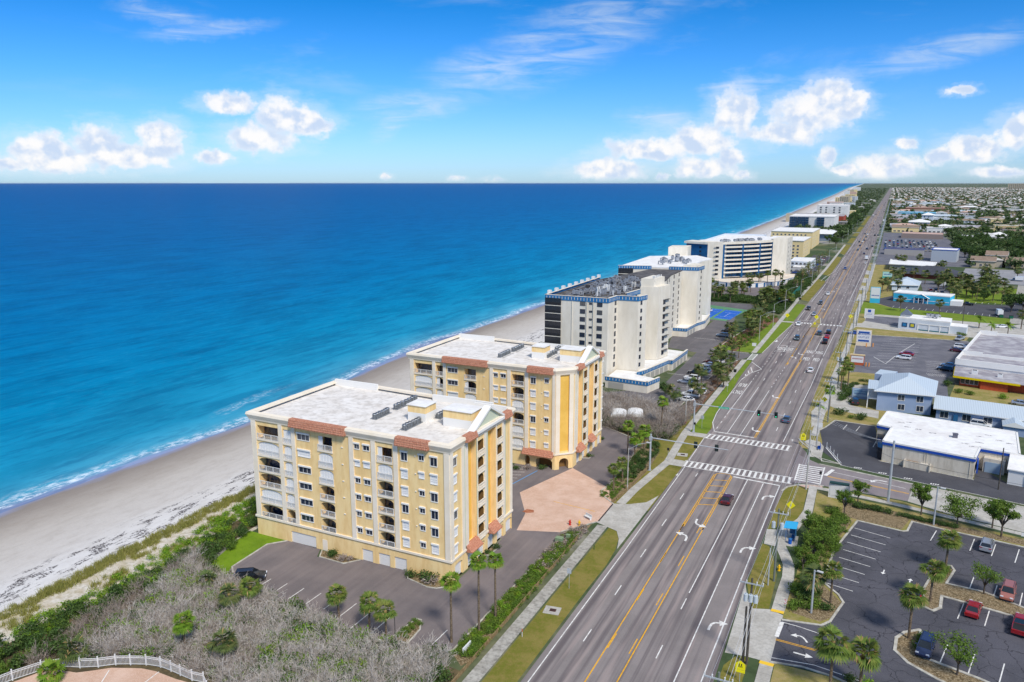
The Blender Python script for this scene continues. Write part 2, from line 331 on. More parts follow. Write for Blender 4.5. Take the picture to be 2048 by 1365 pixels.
def asphalt(name, a, b2, crack=0, streak=0.0, bl=.35, warm=None):
    m, s, p = base(name, .9, .2)
    pos = s.n('ShaderNodeNewGeometry').outputs['Position']
    g = s.mix(s.ss(s.noise(pos, .12, 5, .6), .35, .68), srgb(a), srgb(b2))
    g = s.mix(s.m('MULTIPLY', s.ss(s.noise(pos, 12, 3, .8), .4, .7), .22), g, (.30, .29, .28, 1))
    g = s.mix(s.m('MULTIPLY', s.ss(s.noise(pos, 22, 2, .8), .5, .7), .30), g, (.03, .03, .035, 1))
    if streak:
        st = s.noise(s.v('MULTIPLY', pos, (.9, .012, 1)), 1.0, 3, .5)
        g = s.mix(s.m('MULTIPLY', s.ss(st, .42, .66), streak), g, srgb('5d5557'))
        st2 = s.noise(s.v('MULTIPLY', pos, (.55, .03, 1)), 1.3, 3, .5)
        g = s.mix(s.m('MULTIPLY', s.ss(st2, .5, .72), streak * .8), g, srgb('a2948f'))
    if crack:
        wp = s.n('ShaderNodeTexNoise'); s.set(wp, 'Vector', pos); wp.inputs['Scale'].default_value = .55; wp.inputs['Detail'].default_value = 4
        pv = s.v('ADD', s.v('MULTIPLY', pos, (1, 1, 0)), s.v('MULTIPLY', wp.outputs['Color'], (2.6, 2.6, 0)))
        for scl, wd in ((crack, crack * .07), (crack * .43, crack * .04)):
            vo = s.n('ShaderNodeTexVoronoi', feature='DISTANCE_TO_EDGE', voronoi_dimensions='2D'); s.set(vo, 'Vector', pv); vo.inputs['Scale'].default_value = scl
            vo.inputs['Randomness'].default_value = 1
            g = s.mix(s.m('MULTIPLY', s.ss(s.m('MULTIPLY', vo.outputs['Distance'], -1.0), -wd, -wd * .35), .7), g, (.016, .016, .02, 1))
    s.set(p, 'Base Color', g)
    b = s.n('ShaderNodeBump'); b.inputs['Strength'].default_value = .3; b.inputs['Distance'].default_value = .02
    s.set(b, 'Height', s.noise(pos, 20, 3, .7)); s.set(p, 'Normal', b); return m
ROAD = asphalt('road_asphalt', '827a77', '8e8582', 0, .8)
SIDE = asphalt('side_street_asphalt', '80777a', '8e8584', 0, .1)
LOT = asphalt('worn_car_park_asphalt', '6c6464', '7d7371', 0, .18)
DLOT = asphalt('sealed_black_asphalt', '43434a', '53525a', .21)
SLOT = asphalt('fresh_black_asphalt', '404046', '4e4e54', 0)
PLOT = asphalt('plaza_asphalt', '5e5e66', '74737a', .05)
CONC = M('pale_concrete', srgb('cfcbc2', .82), srgb('b9b4aa', .82), .35, .9, .2, c3=srgb('8f8b84', .8), s3=2.2, k3=.35, bump=.15, bscale=10)
CONCD = M('stained_concrete', srgb('bfbbb1', .85), srgb('a9a49a', .85), .5, .9, .2, c3=srgb('6c6962', .8), s3=1.6, k3=.5, bump=.15, bscale=10)
WPAINT = M('white_road_paint', srgb('f2f0ea', .86), srgb('cfcac4', .8), 1.6, .8, .2, det=5, lo=.42, hi=.72)
YPAINT = M('yellow_road_paint', srgb('f2b422', .9), srgb('cf9a33', .85), 1.4, .8, .2, det=5, lo=.42, hi=.72)
CURBY = M('yellow_tactile_paint', srgb('f3c63a', .9), rough=.8)
# pink interlocking pavers: flat bond in the material (each brick is far under a pixel)
m, s, p = base('pink_paver_bricks', .9, .2)
pos = s.n('ShaderNodeNewGeometry').outputs['Position']
br = s.n('ShaderNodeTexBrick'); s.set(br, 'Vector', pos); br.inputs['Scale'].default_value = 2.2; br.inputs['Mortar Size'].default_value = .035
br.inputs['Color1'].default_value = srgb('e2bfa8', .9); br.inputs['Color2'].default_value = srgb('d4ab92', .9); br.inputs['Mortar'].default_value = srgb('bb9d88', .85)
g = s.mix(s.m('MULTIPLY', s.ss(s.noise(pos, .3, 5, .65), .35, .7), .5), br.outputs[0], srgb('e8cbb8', .9))
g = s.mix(s.m('MULTIPLY', s.ss(s.noise(pos, 2.5, 4, .7), .5, .75), .25), g, srgb('b58670', .85)); s.set(p, 'Base Color', g)
PAVER = m
# ---------------------------------------------------------------- ground sheets
def sheet(name, poly, z, mat, kind='structure', h=.0):
    mb = MB()
    if h: mb.prism(poly, z - h, z, 0)
    else:
        pl = poly
        if sum(pl[i][0] * pl[(i + 1) % len(pl)][1] - pl[(i + 1) % len(pl)][0] * pl[i][1] for i in range(len(pl))) < 0: pl = pl[::-1]
        mb.face([(x, y, z) for x, y in pl])
    o = mb.build(name, mat)
    me = o.data
    if len(poly) > 4 and not h:                # concave outlines: let Blender triangulate them
        import bmesh
        b_ = bmesh.new(); b_.from_mesh(me); bmesh.ops.triangulate(b_, faces=b_.faces[:]); b_.to_mesh(me); b_.free()
    if kind: o['kind'] = kind
    return o
# land
V = []; F = []
XO = [0, 5, 40, 150, 500, 2000, 8000, 30000, 56000]
for y in YR:
    for o_ in XO: V.append((shore(y) + beach_w(y) + o_, y, 0.0 if o_ else -.06))
n = len(XO)
for j in range(len(YR) - 1):
    for i in range(n - 1): a = j * n + i; F.append((a, a + 1, a + n + 1, a + n))
me = bpy.data.meshes.new('ground'); me.from_pydata(V, [], F); me.materials.append(GROUND); inst('ground', me)['kind'] = 'structure'
# main road
RL = [(-60, -39.1), (198, -38.5), (203, -38.3), (209, -39.4), (217, -40.1), (250, -40.7), (262, -41.3), (300, -41.6), (306, -40.2), (345, -38.6), (372, -37.2), (440, -36.7), (539, -35.3), (776, -34.6), (1300, -34.2), (2500, -34), (12000, -34)]
RR = [(-60, -15.5), (93, -15.7), (120, -16.2), (150, -16.0), (168, -15.4), (172, -13.0), (186, -11.5), (194, -13.6), (200, -16.0), (212, -16.6), (300, -16.0), (350, -14.8), (440, -13.6), (672, -12.4), (732, -11.8), (12000, -11.5)]
mb = MB()
ys = sorted(set([y for y, _ in RL] + [y for y, _ in RR])); fl = lambda T, y: float(np.interp(y, [a for a, _ in T], [b for _, b in T]))
for a, b in zip(ys[:-1], ys[1:]):
    mb.face([(fl(RL, a), a, .02), (fl(RR, a), a, .02), (fl(RR, b), b, .02), (fl(RL, b), b, .02)])
struct('road', mb, ROAD)
sheet('side_street', [(-15, 171.5), (-8.4, 172.6), (7, 171.4), (8.5, 171.2), (9.8, 182.2), (-6.6, 185.6), (-9.7, 186.3), (-15, 191)], .024, SIDE)
sheet('side_street_concrete', [(8.5, 171.2), (15.7, 167.9), (28, 164.6), (75, 151), (75, 169), (29.7, 178.1), (9.8, 182.2)], .024, CONC)
# verge grass, west and east of the road
sheet('verge', [(-43.6, -40), (-39.1, -40), (-39.2, 108), (-39.0, 118), (-39.4, 124.0), (-40.3, 128.5), (-41.6, 131.3), (-43.4, 132.2)], .012, GRASS)
sheet('verge', [(-43.4, 144.4), (-40.4, 146.8), (-38.9, 151.5), (-38.5, 170.3), (-40.9, 170.3), (-42.2, 163), (-43.4, 152)], .012, GRASS)
sheet('verge', [(-42.3, 174.8), (-38.4, 174.9), (-38.2, 193.6), (-41.0, 193.6), (-42.6, 185)], .012, GRASS)
sheet('verge', [(-43.0, 197.3), (-38.1, 197.3), (-39.5, 209.5), (-40.2, 217), (-40.8, 250), (-41.4, 262), (-41.7, 291), (-43.3, 291)], .012, LUSH)
sheet('verge', [(-42.6, 306), (-40.2, 306), (-38.6, 345), (-37.2, 372), (-36.8, 381), (-42.0, 381)], .012, LUSH)
sheet('verge', [(-42.0, 384.5), (-36.8, 384.5), (-36.7, 438), (-38.5, 443), (-41.8, 443)], .012, LUSH)
sheet('verge', [(-42.0, 462), (-36.7, 455), (-35.3, 539), (-35.2, 556), (-41.0, 570)], .012, GRASS)
sheet('verge', [(-41.2, 600), (-35.2, 588), (-34.8, 700), (-35.5, 742), (-40.3, 752)], .012, GRASS)
sheet('verge', [(-40.2, 790), (-34.7, 770), (-34.6, 900), (-40.0, 905)], .012, GRASS)
for a, b in ((925, 1020), (1050, 1120), (1150, 1290), (1330, 1700)): sheet('verge', [(-40.2, a), (-34.6, a), (-34.4, b), (-40.0, b)], .012, GRASS)
sheet('verge', [(-16.4, 197), (4, 194), (6, 700), (-12.2, 700), (-14.2, 350), (-16.2, 300)], .008, DRYG); sheet('verge', [(-52.5, 143), (-38.8, 143), (-38.2, 212), (-45.5, 212), (-52.5, 192)], .008, GRASS)
sheet('car_park', [(-67, 119), (-51, 119), (-50, 160), (-62, 160), (-74.5, 156), (-75, 140)], .018, LOT)
# land east of the road, under everything
sheet('verge', [(-11.2, -40), (-8.5, -40), (-8.9, 101), (-9.5, 101.6), (6, 101.6), (14, 98), (60, 80), (60, -40)], .010, DRYG)
sheet('verge', [(-15.4, -40), (-12.3, -40), (-12.3, 101.3), (-14, 101), (-15.2, 98)], .012, GRASS)
sheet('verge', [(-14.6, 116.5), (-13.9, 114.6), (-11.6, 115.6), (-11.9, 127), (-13.2, 133), (-14.6, 137.6), (-15.9, 138.2), (-16.0, 122)], .012, GRASS)
sheet('verge', [(-15.9, 144.6), (-13.2, 148.2), (-11.2, 151.8), (-10.7, 157), (-10.9, 169.4), (-13.2, 170.4), (-15.0, 168.0), (-15.9, 163)], .012, GRASS)
sheet('verge', [(-9.0, 128.5), (-8.7, 157), (-9.0, 169.2), (7, 166.6), (30, 161.0), (75, 148), (75, 60), (30, 80), (10, 98), (-3, 112), (-9.5, 114)], .010, DRYG)
sheet('verge', [(-8.0, 171.8), (-4, 171.4), (7, 170.9), (15.7, 167.4), (28, 164.2), (75, 150.5), (75, 148.8), (28, 162.7), (6, 168.6), (-4.6, 170.4)], .014, DRYG)
sheet('planting_bed', [(-8.3, 116.0), (-4.2, 115.2), (-2.8, 117.0), (-1.6, 122.5), (-4.6, 127), (-5.4, 133), (-4.6, 141), (-1.4, 156), (-3.4, 158), (-6.6, 150), (-7.2, 138), (-8.2, 128)], .018, LITTER)
sheet('planting_bed', [(-3.4, 157.6), (0, 156.9), (7.2, 155.8), (8.6, 161.2), (13, 160.2), (30, 158.0), (30, 160.2), (12, 163.2), (0, 166), (-3.6, 166)], .018, LITTER)
sheet('green_strip', [(-14.9, 201.2), (-13.0, 202.6), (-12.0, 208.5), (-12.8, 213), (-15.2, 213), (-15.9, 207)], .012, GRASS)
sheet('green_strip', [(-15.2, 223), (-14.0, 220), (-13.4, 232), (-14.3, 240), (-15.5, 232)], .014, GRASS)
sheet('green_strip', [(-11.4, 216.5), (-8.6, 225.2), (1.6, 224.2), (2.2, 231.5), (-2, 232.5), (-9, 234.4), (-11.6, 234)], .012, DRYG)
sheet('green_strip', [(-11.6, 241), (-8, 240.6), (-6.2, 245.5), (-6.0, 258), (-1.2, 266), (-1.4, 270), (-11.3, 272)], .012, DRYG)
sheet('green_strip', [(-15.0, 312), (-13.8, 306), (-12.9, 330), (-12.2, 366), (-13.2, 370), (-14.6, 352)], .014, GRASS)
sheet('green_strip', [(-10.4, 286), (-6.2, 287), (-7.9, 346), (-7.3, 364), (33, 367), (35, 377), (20, 378.5), (-9.6, 383)], .012, DRYG)
sheet('green_strip', [(-10.4, 395), (-7.6, 394), (-6.4, 402), (-6.8, 416), (-10.0, 414)], .012, DRYG)
sheet('green_strip', [(-9.8, 424), (0, 425), (56, 419), (62, 437), (30, 446), (4, 452), (-7, 470), (-10.0, 466)], .012, LUSH)
for y0_, y1_ in ((448, 470), (505, 520), (545, 561), (590, 612), (640, 690)): sheet('green_strip', [(-12.6, y0_), (-10.4, y0_ - 4), (-9.8, y1_), (-12.0, y1_ + 2)], .012, DRYG)
sheet('green_strip', [(-6.8, 520), (3, 520), (4, 560), (-6.8, 570)], .012, DRYG)
sheet('green_strip', [(34, 490), (74, 493), (92, 560), (60, 575), (33, 560)], .012, LUSH)
sheet('dune_sand', [(-118.6, 30), (-118, 80), (-119.5, 120), (-121, 240), (-104, 240), (-104, 30)], .006, M('dune_sand', srgb('dcd6cc', .88), srgb('cbbfa9', .85), .5, .95, .1, c3=srgb('9a8f68', .8), s3=1.3, k3=.5, bump=.4))
# lawn and dune beside the near condominium
sheet('lawn', [(-103.5, 101.0), (-95.4, 100.9), (-97.4, 98.4), (-96.9, 89.2), (-95.3, 87.9), (-95.6, 86.2), (-100.6, 86.0), (-102.6, 93.0), (-104.8, 101.0)], .014, LAWN)
sheet('dune_soil', [(-112, 40), (-47, 40), (-47, 81), (-54.5, 82), (-95, 86), (-103, 88), (-105, 101), (-105, 235), (-112, 235), (-110.5, 108), (-107.5, 75), (-109, 57)], .008, M('dune_soil', srgb('5c5340', .7), srgb('7d6f52', .7), .6, .95, .1))
# car parks
sheet('car_park', [(-96.9, 88.8), (-97.5, 98.2), (-95.2, 101.2), (-87.5, 100.8), (-86.2, 98.4), (-80.2, 98.2), (-78.6, 101.2), (-68.9, 101.2), (-67.4, 98.8), (-61.8, 97.9), (-59.6, 99.6), (-59.8, 125.6), (-51.2, 126.4), (-50.3, 117.7), (-50.3, 99.4), (-50.4, 84.5), (-54.7, 81.8), (-62.7, 81.7), (-95, 85.4)], .026, LOT)
sheet('car_park', [(-66, 156.2), (-61.2, 158.6), (-50.5, 151.6), (-51.0, 170), (-53, 184), (-64.8, 191.2), (-66.4, 190)], .026, LOT)
sheet('car_park', [(-72.0, 140.5), (-66.3, 140.2), (-64.5, 153.4), (-69, 155.6), (-74, 151), (-74, 141)], .026, LOT)
sheet('forecourt', [(-58.9, 123.4), (-50.9, 126.3), (-46.3, 133.8), (-46.5, 143.2), (-50.0, 151.0), (-61.3, 158.6), (-66.2, 140.2), (-60.6, 131)], .030, PAVER)
sheet('driveway', [(-46.4, 133.4), (-43.4, 132.2), (-41.6, 131.4), (-40.2, 128.4), (-39.2, 124.4), (-38.95, 151.6), (-40.3, 147.0), (-43.3, 144.5), (-46.5, 143.3)], .026, CONC)
# long car park of the white condominium
sheet('car_park', [(-79, 222), (-64, 219), (-57, 216), (-51.5, 214), (-50.8, 240), (-50.4, 268), (-46.5, 289), (-43.8, 296), (-43.8, 302), (-47, 303), (-52, 304), (-58, 318), (-60, 345), (-62.5, 370), (-66, 398), (-60, 424), (-64, 432), (-104, 430), (-104, 372), (-72, 370), (-72, 350), (-80, 345), (-80, 322), (-76, 300), (-63.4, 296), (-62.8, 262), (-62, 238)], .022, asphalt('dark_grey_asphalt', '5c595b', '6b6769', 0, .15))
sheet('island', [(-59.6, 306.5), (-52, 305.5), (-45, 304.5), (-43.6, 310), (-43.4, 384), (-47, 398), (-50, 398), (-55.4, 340), (-57.5, 325)], .03, MULCH)
sheet('lawn', [(-59.4, 307), (-52, 306), (-52, 312), (-57, 315)], .036, LAWN)
sheet('lawn', [(-50, 305.6), (-43.7, 304.8), (-43.5, 378), (-46, 378), (-48, 340)], .036, LUSH)
# north strip of car parks further up the coast
sheet('car_park', [(-92, 455), (-50, 470), (-46, 500), (-48, 560), (-62, 560), (-80, 497), (-100, 500)], .022, LOT)
sheet('car_park', [(-62, 590), (-47, 572), (-44, 745), (-60, 760)], .022, SLOT)
# street car parks east of the road
sheet('car_park', [(-11.9, 213.2), (-10.8, 216.5), (-8.6, 224.8), (1.4, 223.6), (3.0, 196), (3, 195), (22, 191), (23.4, 201), (28.6, 191.6), (60, 183), (60, 174), (29.7, 180.2), (9.1, 184.4), (-5.1, 187.9), (-10.2, 196.4), (-10.6, 204)], .026, SLOT)
sheet('driveway', [(-15.6, 231), (-14.2, 241), (-13.3, 262), (-13.4, 277), (-11.3, 272), (-1.2, 270), (0, 262), (-6, 258), (-5.8, 243), (2, 240), (2, 232), (-8, 235.6), (-11.0, 239.3), (-12.8, 222), (-14.2, 215)], .020, CONC)
sheet('car_park', [(-8, 287), (-5.8, 288.5), (3.0, 289), (21.7, 292), (24, 299), (36, 366), (33.7, 366.7), (-7.2, 363.6), (-7.9, 346.5)], .026, PLOT)
sheet('car_park', [(16, 262), (21, 264), (22, 292), (2, 289), (0, 276), (14, 270)], .022, PLOT)
sheet('car_park', [(20, 256), (50, 250), (60, 262), (60, 290), (24, 284)], .018, DRYG)
sheet('driveway', [(-12.2, 371), (-9.6, 383), (20, 378.6), (34, 377), (70, 380), (60, 424), (56, 419), (0, 425), (-6.8, 420), (-6.6, 402), (-7.6, 394), (-12, 392)], .020, CONC)
sheet('car_park', [(-6.6, 402), (8, 392), (9, 418), (-6, 419)], .026, PLOT)
sheet('car_park', [(-5, 470), (5, 452), (34, 446), (66, 440), (80, 512), (70, 514), (60, 486), (35, 484), (34, 500), (5, 500), (-4, 480)], .026, SLOT)
sheet('car_park', [(22, 515), (36, 515), (38, 560), (50, 590), (22, 590)], .022, PLOT)
sheet('car_park', [(45, 596), (100, 590), (108, 690), (56, 690)], .022, asphalt('grey_car_park', '8b8b8e', '9c9b9d', .03))
sheet('side_road', [(55, 424), (62, 424), (90, 600), (80, 600)], .018, CONCD)
sheet('car_park', [(-8, 690), (60, 700), (70, 850), (60, 1150), (-6, 1150), (-6, 900)], .018, PLOT)
# the supermarket style lot in the foreground
SE = [(-0.5, 156.3), (7.4, 155.0), (8.2, 155.6), (9.1, 160.6), (14.1, 159.4), (27.2, 157.3), (60, 150), (60, 60), (26, 84), (11, 101), (1.7, 101.6), (-4.0, 101.9), (-9.5, 101.6), (-9.5, 113.2), (-3.9, 114.2), (-2.8, 115.9), (-1.3, 122.6), (-2.0, 124.6), (-4.1, 127.2), (-4.5, 130), (-3.7, 141.3)]
sheet('car_park', SE, .026, DLOT)
sheet('planting_bed', [(10.2, 132.6), (11.5, 137.9), (13.9, 143.4), (15.2, 142), (13.7, 136.4), (18.9, 136), (24.1, 133.2), (40, 127), (40, 123), (23.7, 129.4), (12.8, 131.6), (12.4, 127.5), (11.3, 126), (10, 126.8)], .05, LITTER)
sheet('planting_bed', [(11.0, 107.3), (7.6, 109.6), (6.0, 112), (6.2, 115.5), (7.3, 117.6), (9.3, 119.3), (9.6, 117), (8.7, 112.2), (16.2, 109.8), (22, 107.2), (23, 101.5)], .05, LITTER)
# ---------------------------------------------------------------- kerbs
KERB = M('kerb_concrete', srgb('cdc9bd', .85), srgb('b0aa9d', .8), .8, .9, .2)
def kerb(pts, wd=.28, h=.13, closed=False, name='kerb'):
    mb = MB(); pts = list(pts)
    if closed: pts.append(pts[0])
    for a, b in zip(pts[:-1], pts[1:]):
        d = Vector((b[0] - a[0], b[1] - a[1], 0)); L = d.length
        if L < .01: continue
        mb.obox(((a[0] + b[0]) / 2, (a[1] + b[1]) / 2, .0), (L + wd * .8, wd, h + random.uniform(0, .006)), math.atan2(d.y, d.x))
    return struct(name, mb, KERB)
def arc(cx, cy, r, a0, a1, n=8): return [(cx + r * math.cos(R(a0 + (a1 - a0) * i / n)), cy + r * math.sin(R(a0 + (a1 - a0) * i / n))) for i in range(n + 1)]
kerb([(-95.4, 87.7), (-96.9, 89.0), (-97.5, 98.1), (-95.2, 100.8)]); kerb([(-50.3, 126), (-50.25, 117.7), (-50.3, 99.4), (-50.4, 84.6), (-54.7, 81.9), (-62.7, 81.7), (-78, 83.4)], .25)
kerb([(-66.2, 190.6), (-64.8, 191.3), (-53, 184.2), (-50.8, 170), (-50.3, 152)], .25); kerb([(-46.3, 143.2), (-49.9, 146.6), (-50.8, 149), (-50.4, 152)])
kerb([(-51, 126.4), (-46.5, 133.4)], .2); kerb([(-0.5, 156.4), (7.4, 155.0), (8.2, 155.6), (9.1, 160.6), (14.1, 159.4), (27.2, 157.3), (60, 150)], .35)
kerb([(-0.5, 156.4), (-3.8, 141.3), (-4.6, 130)], .35); kerb([(-4.4, 127.6), (-2.2, 124.8), (-1.3, 122.6), (-2.8, 115.9), (-3.9, 114.2), (-9.3, 113.2)], .35)
kerb([(-9.4, 101.5), (-5.5, 102.2), (-1.7, 101.8), (2, 100.6)], .3)
kerb([(11.0, 107.3), (7.6, 109.6), (6.0, 112), (6.2, 115.5), (7.3, 117.6), (9.3, 119.3), (9.6, 117), (8.7, 112.2), (16.2, 109.8), (22, 107.2), (23, 101.5), (11.0, 107.3)], .45)
kerb([(10.0, 126.8), (10.2, 132.6), (11.5, 137.9), (13.9, 143.4), (14.8, 143.6), (15.2, 142), (13.7, 136.4), (18.9, 136.0), (24.1, 133.2), (40, 127)], .35)
kerb([(10.0, 126.8), (11.3, 126), (12.4, 127.5), (12.8, 131.6), (17.5, 130.7), (23.7, 129.4), (40, 123)], .45)
kerb([(-12.2, 213.4), (-10.9, 216.4), (-8.8, 224.8), (1.4, 223.7)], .35); kerb([(-16.2, 203.5), (-15.3, 200.9), (-12.6, 196.0), (-12.0, 192.2), (-9.8, 189.6)], .4)
kerb([(-15.8, 165.5), (-15.0, 168.4), (-13.2, 170.6), (-10.5, 171.8), (-8.0, 172.4)], .35)
kerb([(-9.7, 186.2), (-6.6, 185.5), (9.8, 182.0), (29.7, 178.1), (60, 172)], .5); kerb([(-5.4, 188.4), (-9.8, 190.6), (-9.6, 188.8), (-5.4, 188.4)], .3)
kerb([(-7.9, 287.5), (-8.1, 346.5), (-7.3, 363.8)], .3); kerb([(-7.2, 364.2), (33.7, 367.2)], .5)
kerb([(-59.8, 306.4), (-58, 304.2), (-50, 303.8), (-45, 303.2)], .35); kerb([(-58, 307), (-55.6, 340), (-50.2, 398)], .35)
kerb([(-51.4, 214), (-50.7, 240), (-50.3, 268), (-46.6, 288.6)], .35)
# ---------------------------------------------------------------- pavements of single slabs
def slabs(pts, wd, step, mat, name='pavement', every=1):
    """a pavement: one base and its slabs as parts, following a polyline"""
    mb = MB(); P3 = [Vector((x, y, 0)) for x, y in pts]
    for a, b in zip(P3[:-1], P3[1:]):
        d = b - a; mb.obox(((a.x + b.x) / 2, (a.y + b.y) / 2, 0), (d.length + .1, wd - .05, .05), math.atan2(d.y, d.x))
    root = struct(name, mb, CONCD)
    s2 = MB(); s2.box(-step / 2 + .02, step / 2 - .02, -wd / 2, wd / 2, .02, .085); me = s2.mesh('slab', mat)
    L = 0; 
    for a, b in zip(P3[:-1], P3[1:]):
        d = b - a; n_ = max(1, int(round(d.length / step)))
        for i in range(n_):
            c = a + d * ((i + .5) / n_)
            inst('slab', me, root, (c.x, c.y, random.uniform(0, .008)), math.atan2(d.y, d.x) + random.uniform(-.003, .003), (d.length / n_ / step * random.uniform(.995, 1), 1, 1))
    return root
slabs([(-44.9, 60), (-44.7, 86), (-44.75, 110), (-44.8, 132.4)], 2.0, 1.52, CONCD)
slabs([(-44.9, 144.0), (-44.6, 152), (-43.4, 163.6), (-42.4, 172.5), (-43.2, 184), (-43.9, 196), (-44.2, 230), (-44.4, 291)], 1.9, 2.2, CONC)
slabs([(-43.2, 305), (-43.0, 380), (-43.0, 470), (-41.9, 560), (-41.0, 640), (-40.9, 760), (-40.8, 900)], 1.9, 5.5, CONC)
slabs([(-9.7, 40), (-9.9, 101.4)], 1.8, 1.55, CONC); slabs([(-10.3, 115.2), (-10.25, 122), (-10.1, 127), (-10.5, 131.5), (-11.7, 135.5), (-12.9, 139), (-13.0, 143.5)], 1.9, 1.6, CONC)
slabs([(-12.6, 145.5), (-10.4, 152), (-9.7, 157), (-9.9, 171.3)], 1.7, 1.6, CONC); slabs([(-9.3, 170.6), (-4.7, 170.2), (5.6, 168.5), (20.2, 165.2), (28, 163.4), (60, 153.6)], 1.5, 1.7, CONC)
slabs([(-12.8, 208), (-12.7, 232)], 1.8, 2.2, CONC); slabs([(-12.4, 276), (-11.6, 306), (-10.9, 330), (-10.4, 370)], 2.0, 2.6, CONC); slabs([(-10.6, 394), (-10.8, 430), (-10.2, 466), (-8.9, 560), (-8.2, 700)], 1.9, 6, CONC)
sheet('bus_stop_pad', [(-16.0, 144.7), (-14.0, 145.4), (-11.3, 151.6), (-10.2, 149.5), (-11.0, 144.0), (-10.2, 144.0), (-10.0, 139.3), (-12.6, 139.0), (-13.6, 138.0), (-15.6, 138.2)], .06, CONC, h=.05)
sheet('driveway', [(-15.6, 101), (-14.0, 101.2), (-12.5, 101.4), (-9.4, 101.3), (-9.4, 114.6), (-11.5, 115.5), (-13.9, 114.6), (-15.2, 117.5), (-16.2, 121.8)], .018, CONC)
sheet('pavement_ramp', [(-43.4, 170.6), (-38.5, 170.6), (-38.5, 174.6), (-42.0, 174.8)], .03, CONC); sheet('pavement_ramp', [(-43, 193.9), (-38.2, 193.9), (-38.2, 197.1), (-43, 197.1)], .03, CONC)
sheet('pavement_ramp', [(-12.6, 190.8), (-9.8, 191), (-9.9, 200), (-11.2, 203.5), (-13.8, 204.5), (-14.8, 201.8), (-12.6, 196.4)], .03, CONC)
sheet('pavement_ramp', [(-13.2, 170.6), (-10.9, 169.6), (-8, 171), (-8.2, 172.4), (-11, 171.9)], .034, M('pink_curb_ramp', srgb('d0b0a2', .85)))
sheet('pavement_ramp', [(-42.2, 381.2), (-36.9, 381.2), (-36.8, 384.3), (-42.2, 384.3)], .03, CONC)
for x0_, y0_ in ((-11.3, 115.4), (-10.9, 100.9)):
    sheet('tactile_strip', [(x0_, y0_ - .45), (x0_ + 1.9, y0_ - .5), (x0_ + 1.95, y0_ + .25), (x0_ + .05, y0_ + .3)], .1, CURBY, h=.02)
for y0_, y1_ in ((474, 500), (522, 542), (563, 588), (615, 640)): sheet('driveway', [(-13.2, y0_ - 2), (-9.9, y0_ - 4), (-8.2, y0_), (-8.2, y1_ - 4), (-9.9, y1_ - 2), (-12.6, y1_ + 2)], .016, CONC)
# ---------------------------------------------------------------- road markings
def mark(name, mb, mat=None): return struct(name, mb, mat or WPAINT)
MZ = .028
def qd(mb, x0, x1, y0, y1, z=MZ): mb.face([(x0, y0, z), (x1, y0, z), (x1, y1, z), (x0, y1, z)])
def ln(mb, pts, wd=.15, z=MZ):
    for a, b in zip(pts[:-1], pts[1:]):
        dx, dy = b[0] - a[0], b[1] - a[1]; L = math.hypot(dx, dy); nx, ny = -dy / L * wd / 2, dx / L * wd / 2
        mb.face([(a[0] + nx, a[1] + ny, z), (a[0] - nx, a[1] - ny, z), (b[0] - nx, b[1] - ny, z), (b[0] + nx, b[1] + ny, z)])
def dash(mb, pts, on, off, ph=0, wd=.16, z=MZ):
    (x0, y0), (x1, y1) = pts; L = math.hypot(x1 - x0, y1 - y0); t = ph
    while t < L:
        e = min(t + on, L); ln(mb, [(x0 + (x1 - x0) * t / L, y0 + (y1 - y0) * t / L), (x0 + (x1 - x0) * e / L, y0 + (y1 - y0) * e / L)], wd, z); t += on + off
mb = MB()
ln(mb, [(-37.9, 60), (-37.8, 125), (-38.0, 168), (-38.5, 196)], .16); ln(mb, [(-17.3, 60), (-17.05, 134), (-16.6, 168.4)], .17); ln(mb, [(-20.55, 60), (-20.3, 133), (-20.0, 168.8)], .17)
ln(mb, [(-23.9, 114.9), (-23.5, 168.9)], .17); dash(mb, [(-34.6, 66), (-34.4, 168)], 3.4, 10.8, 0.4); dash(mb, [(-24.1, 67.2), (-23.9, 114)], 3.5, 10.6, 0)
ln(mb, [(-26.7, 169.4), (-16.6, 168.5)], .5)
ln(mb, [(-26.8, 199.5), (-37.1, 200.2)], .45); ln(mb, [(-37.1, 200), (-39.2, 208), (-40.0, 217.4), (-40.4, 243.7)], .18); ln(mb, [(-40.3, 260), (-39.2, 270), (-36.4, 278.5), (-41.3, 288.5)], .25); ln(mb, [(-40.4, 243.7), (-40.3, 260)], .12)
for t in (.3, .55, .8): ln(mb, [(-40.3 + 2.2 * t, 260 + 15 * t), (-41.3 + 1.0, 262 + 22 * t)], .3)
ln(mb, [(-33.8, 200), (-33.6, 252.6)], .16); ln(mb, [(-30.4, 200), (-29.9, 249.7)], .16); dash(mb, [(-37.1, 203), (-37.1, 217.5)], 1.8, 3.6, 0); ln(mb, [(-37.1, 217.5), (-36.8, 260)], .16)
dash(mb, [(-36.8, 262), (-36.2, 312)], 1.5, 3.4); ln(mb, [(-36.2, 318), (-36.0, 352)], .16); dash(mb, [(-36.0, 354), (-35.8, 378)], 1.5, 3.0)
ln(mb, [(-40.2, 306), (-38.6, 345), (-37.0, 374), (-36.2, 379)], .16); dash(mb, [(-33.4, 262), (-32.6, 378)], 3.4, 10.8); dash(mb, [(-29.8, 254), (-29.3, 286)], 1.5, 3.4)
dash(mb, [(-22.4, 202), (-21.9, 316)], 3.4, 10.8, 6); ln(mb, [(-22.0, 317.6), (-21.6, 352)], .18); ln(mb, [(-25.6, 352), (-21.6, 352)], .3)
ln(mb, [(-19.6, 199.4), (-18.4, 262), (-18.3, 306)], .17); dash(mb, [(-18.3, 266), (-18.2, 306)], .6, .9, 0, .2); ln(mb, [(-18.3, 310), (-17.2, 378)], .17)
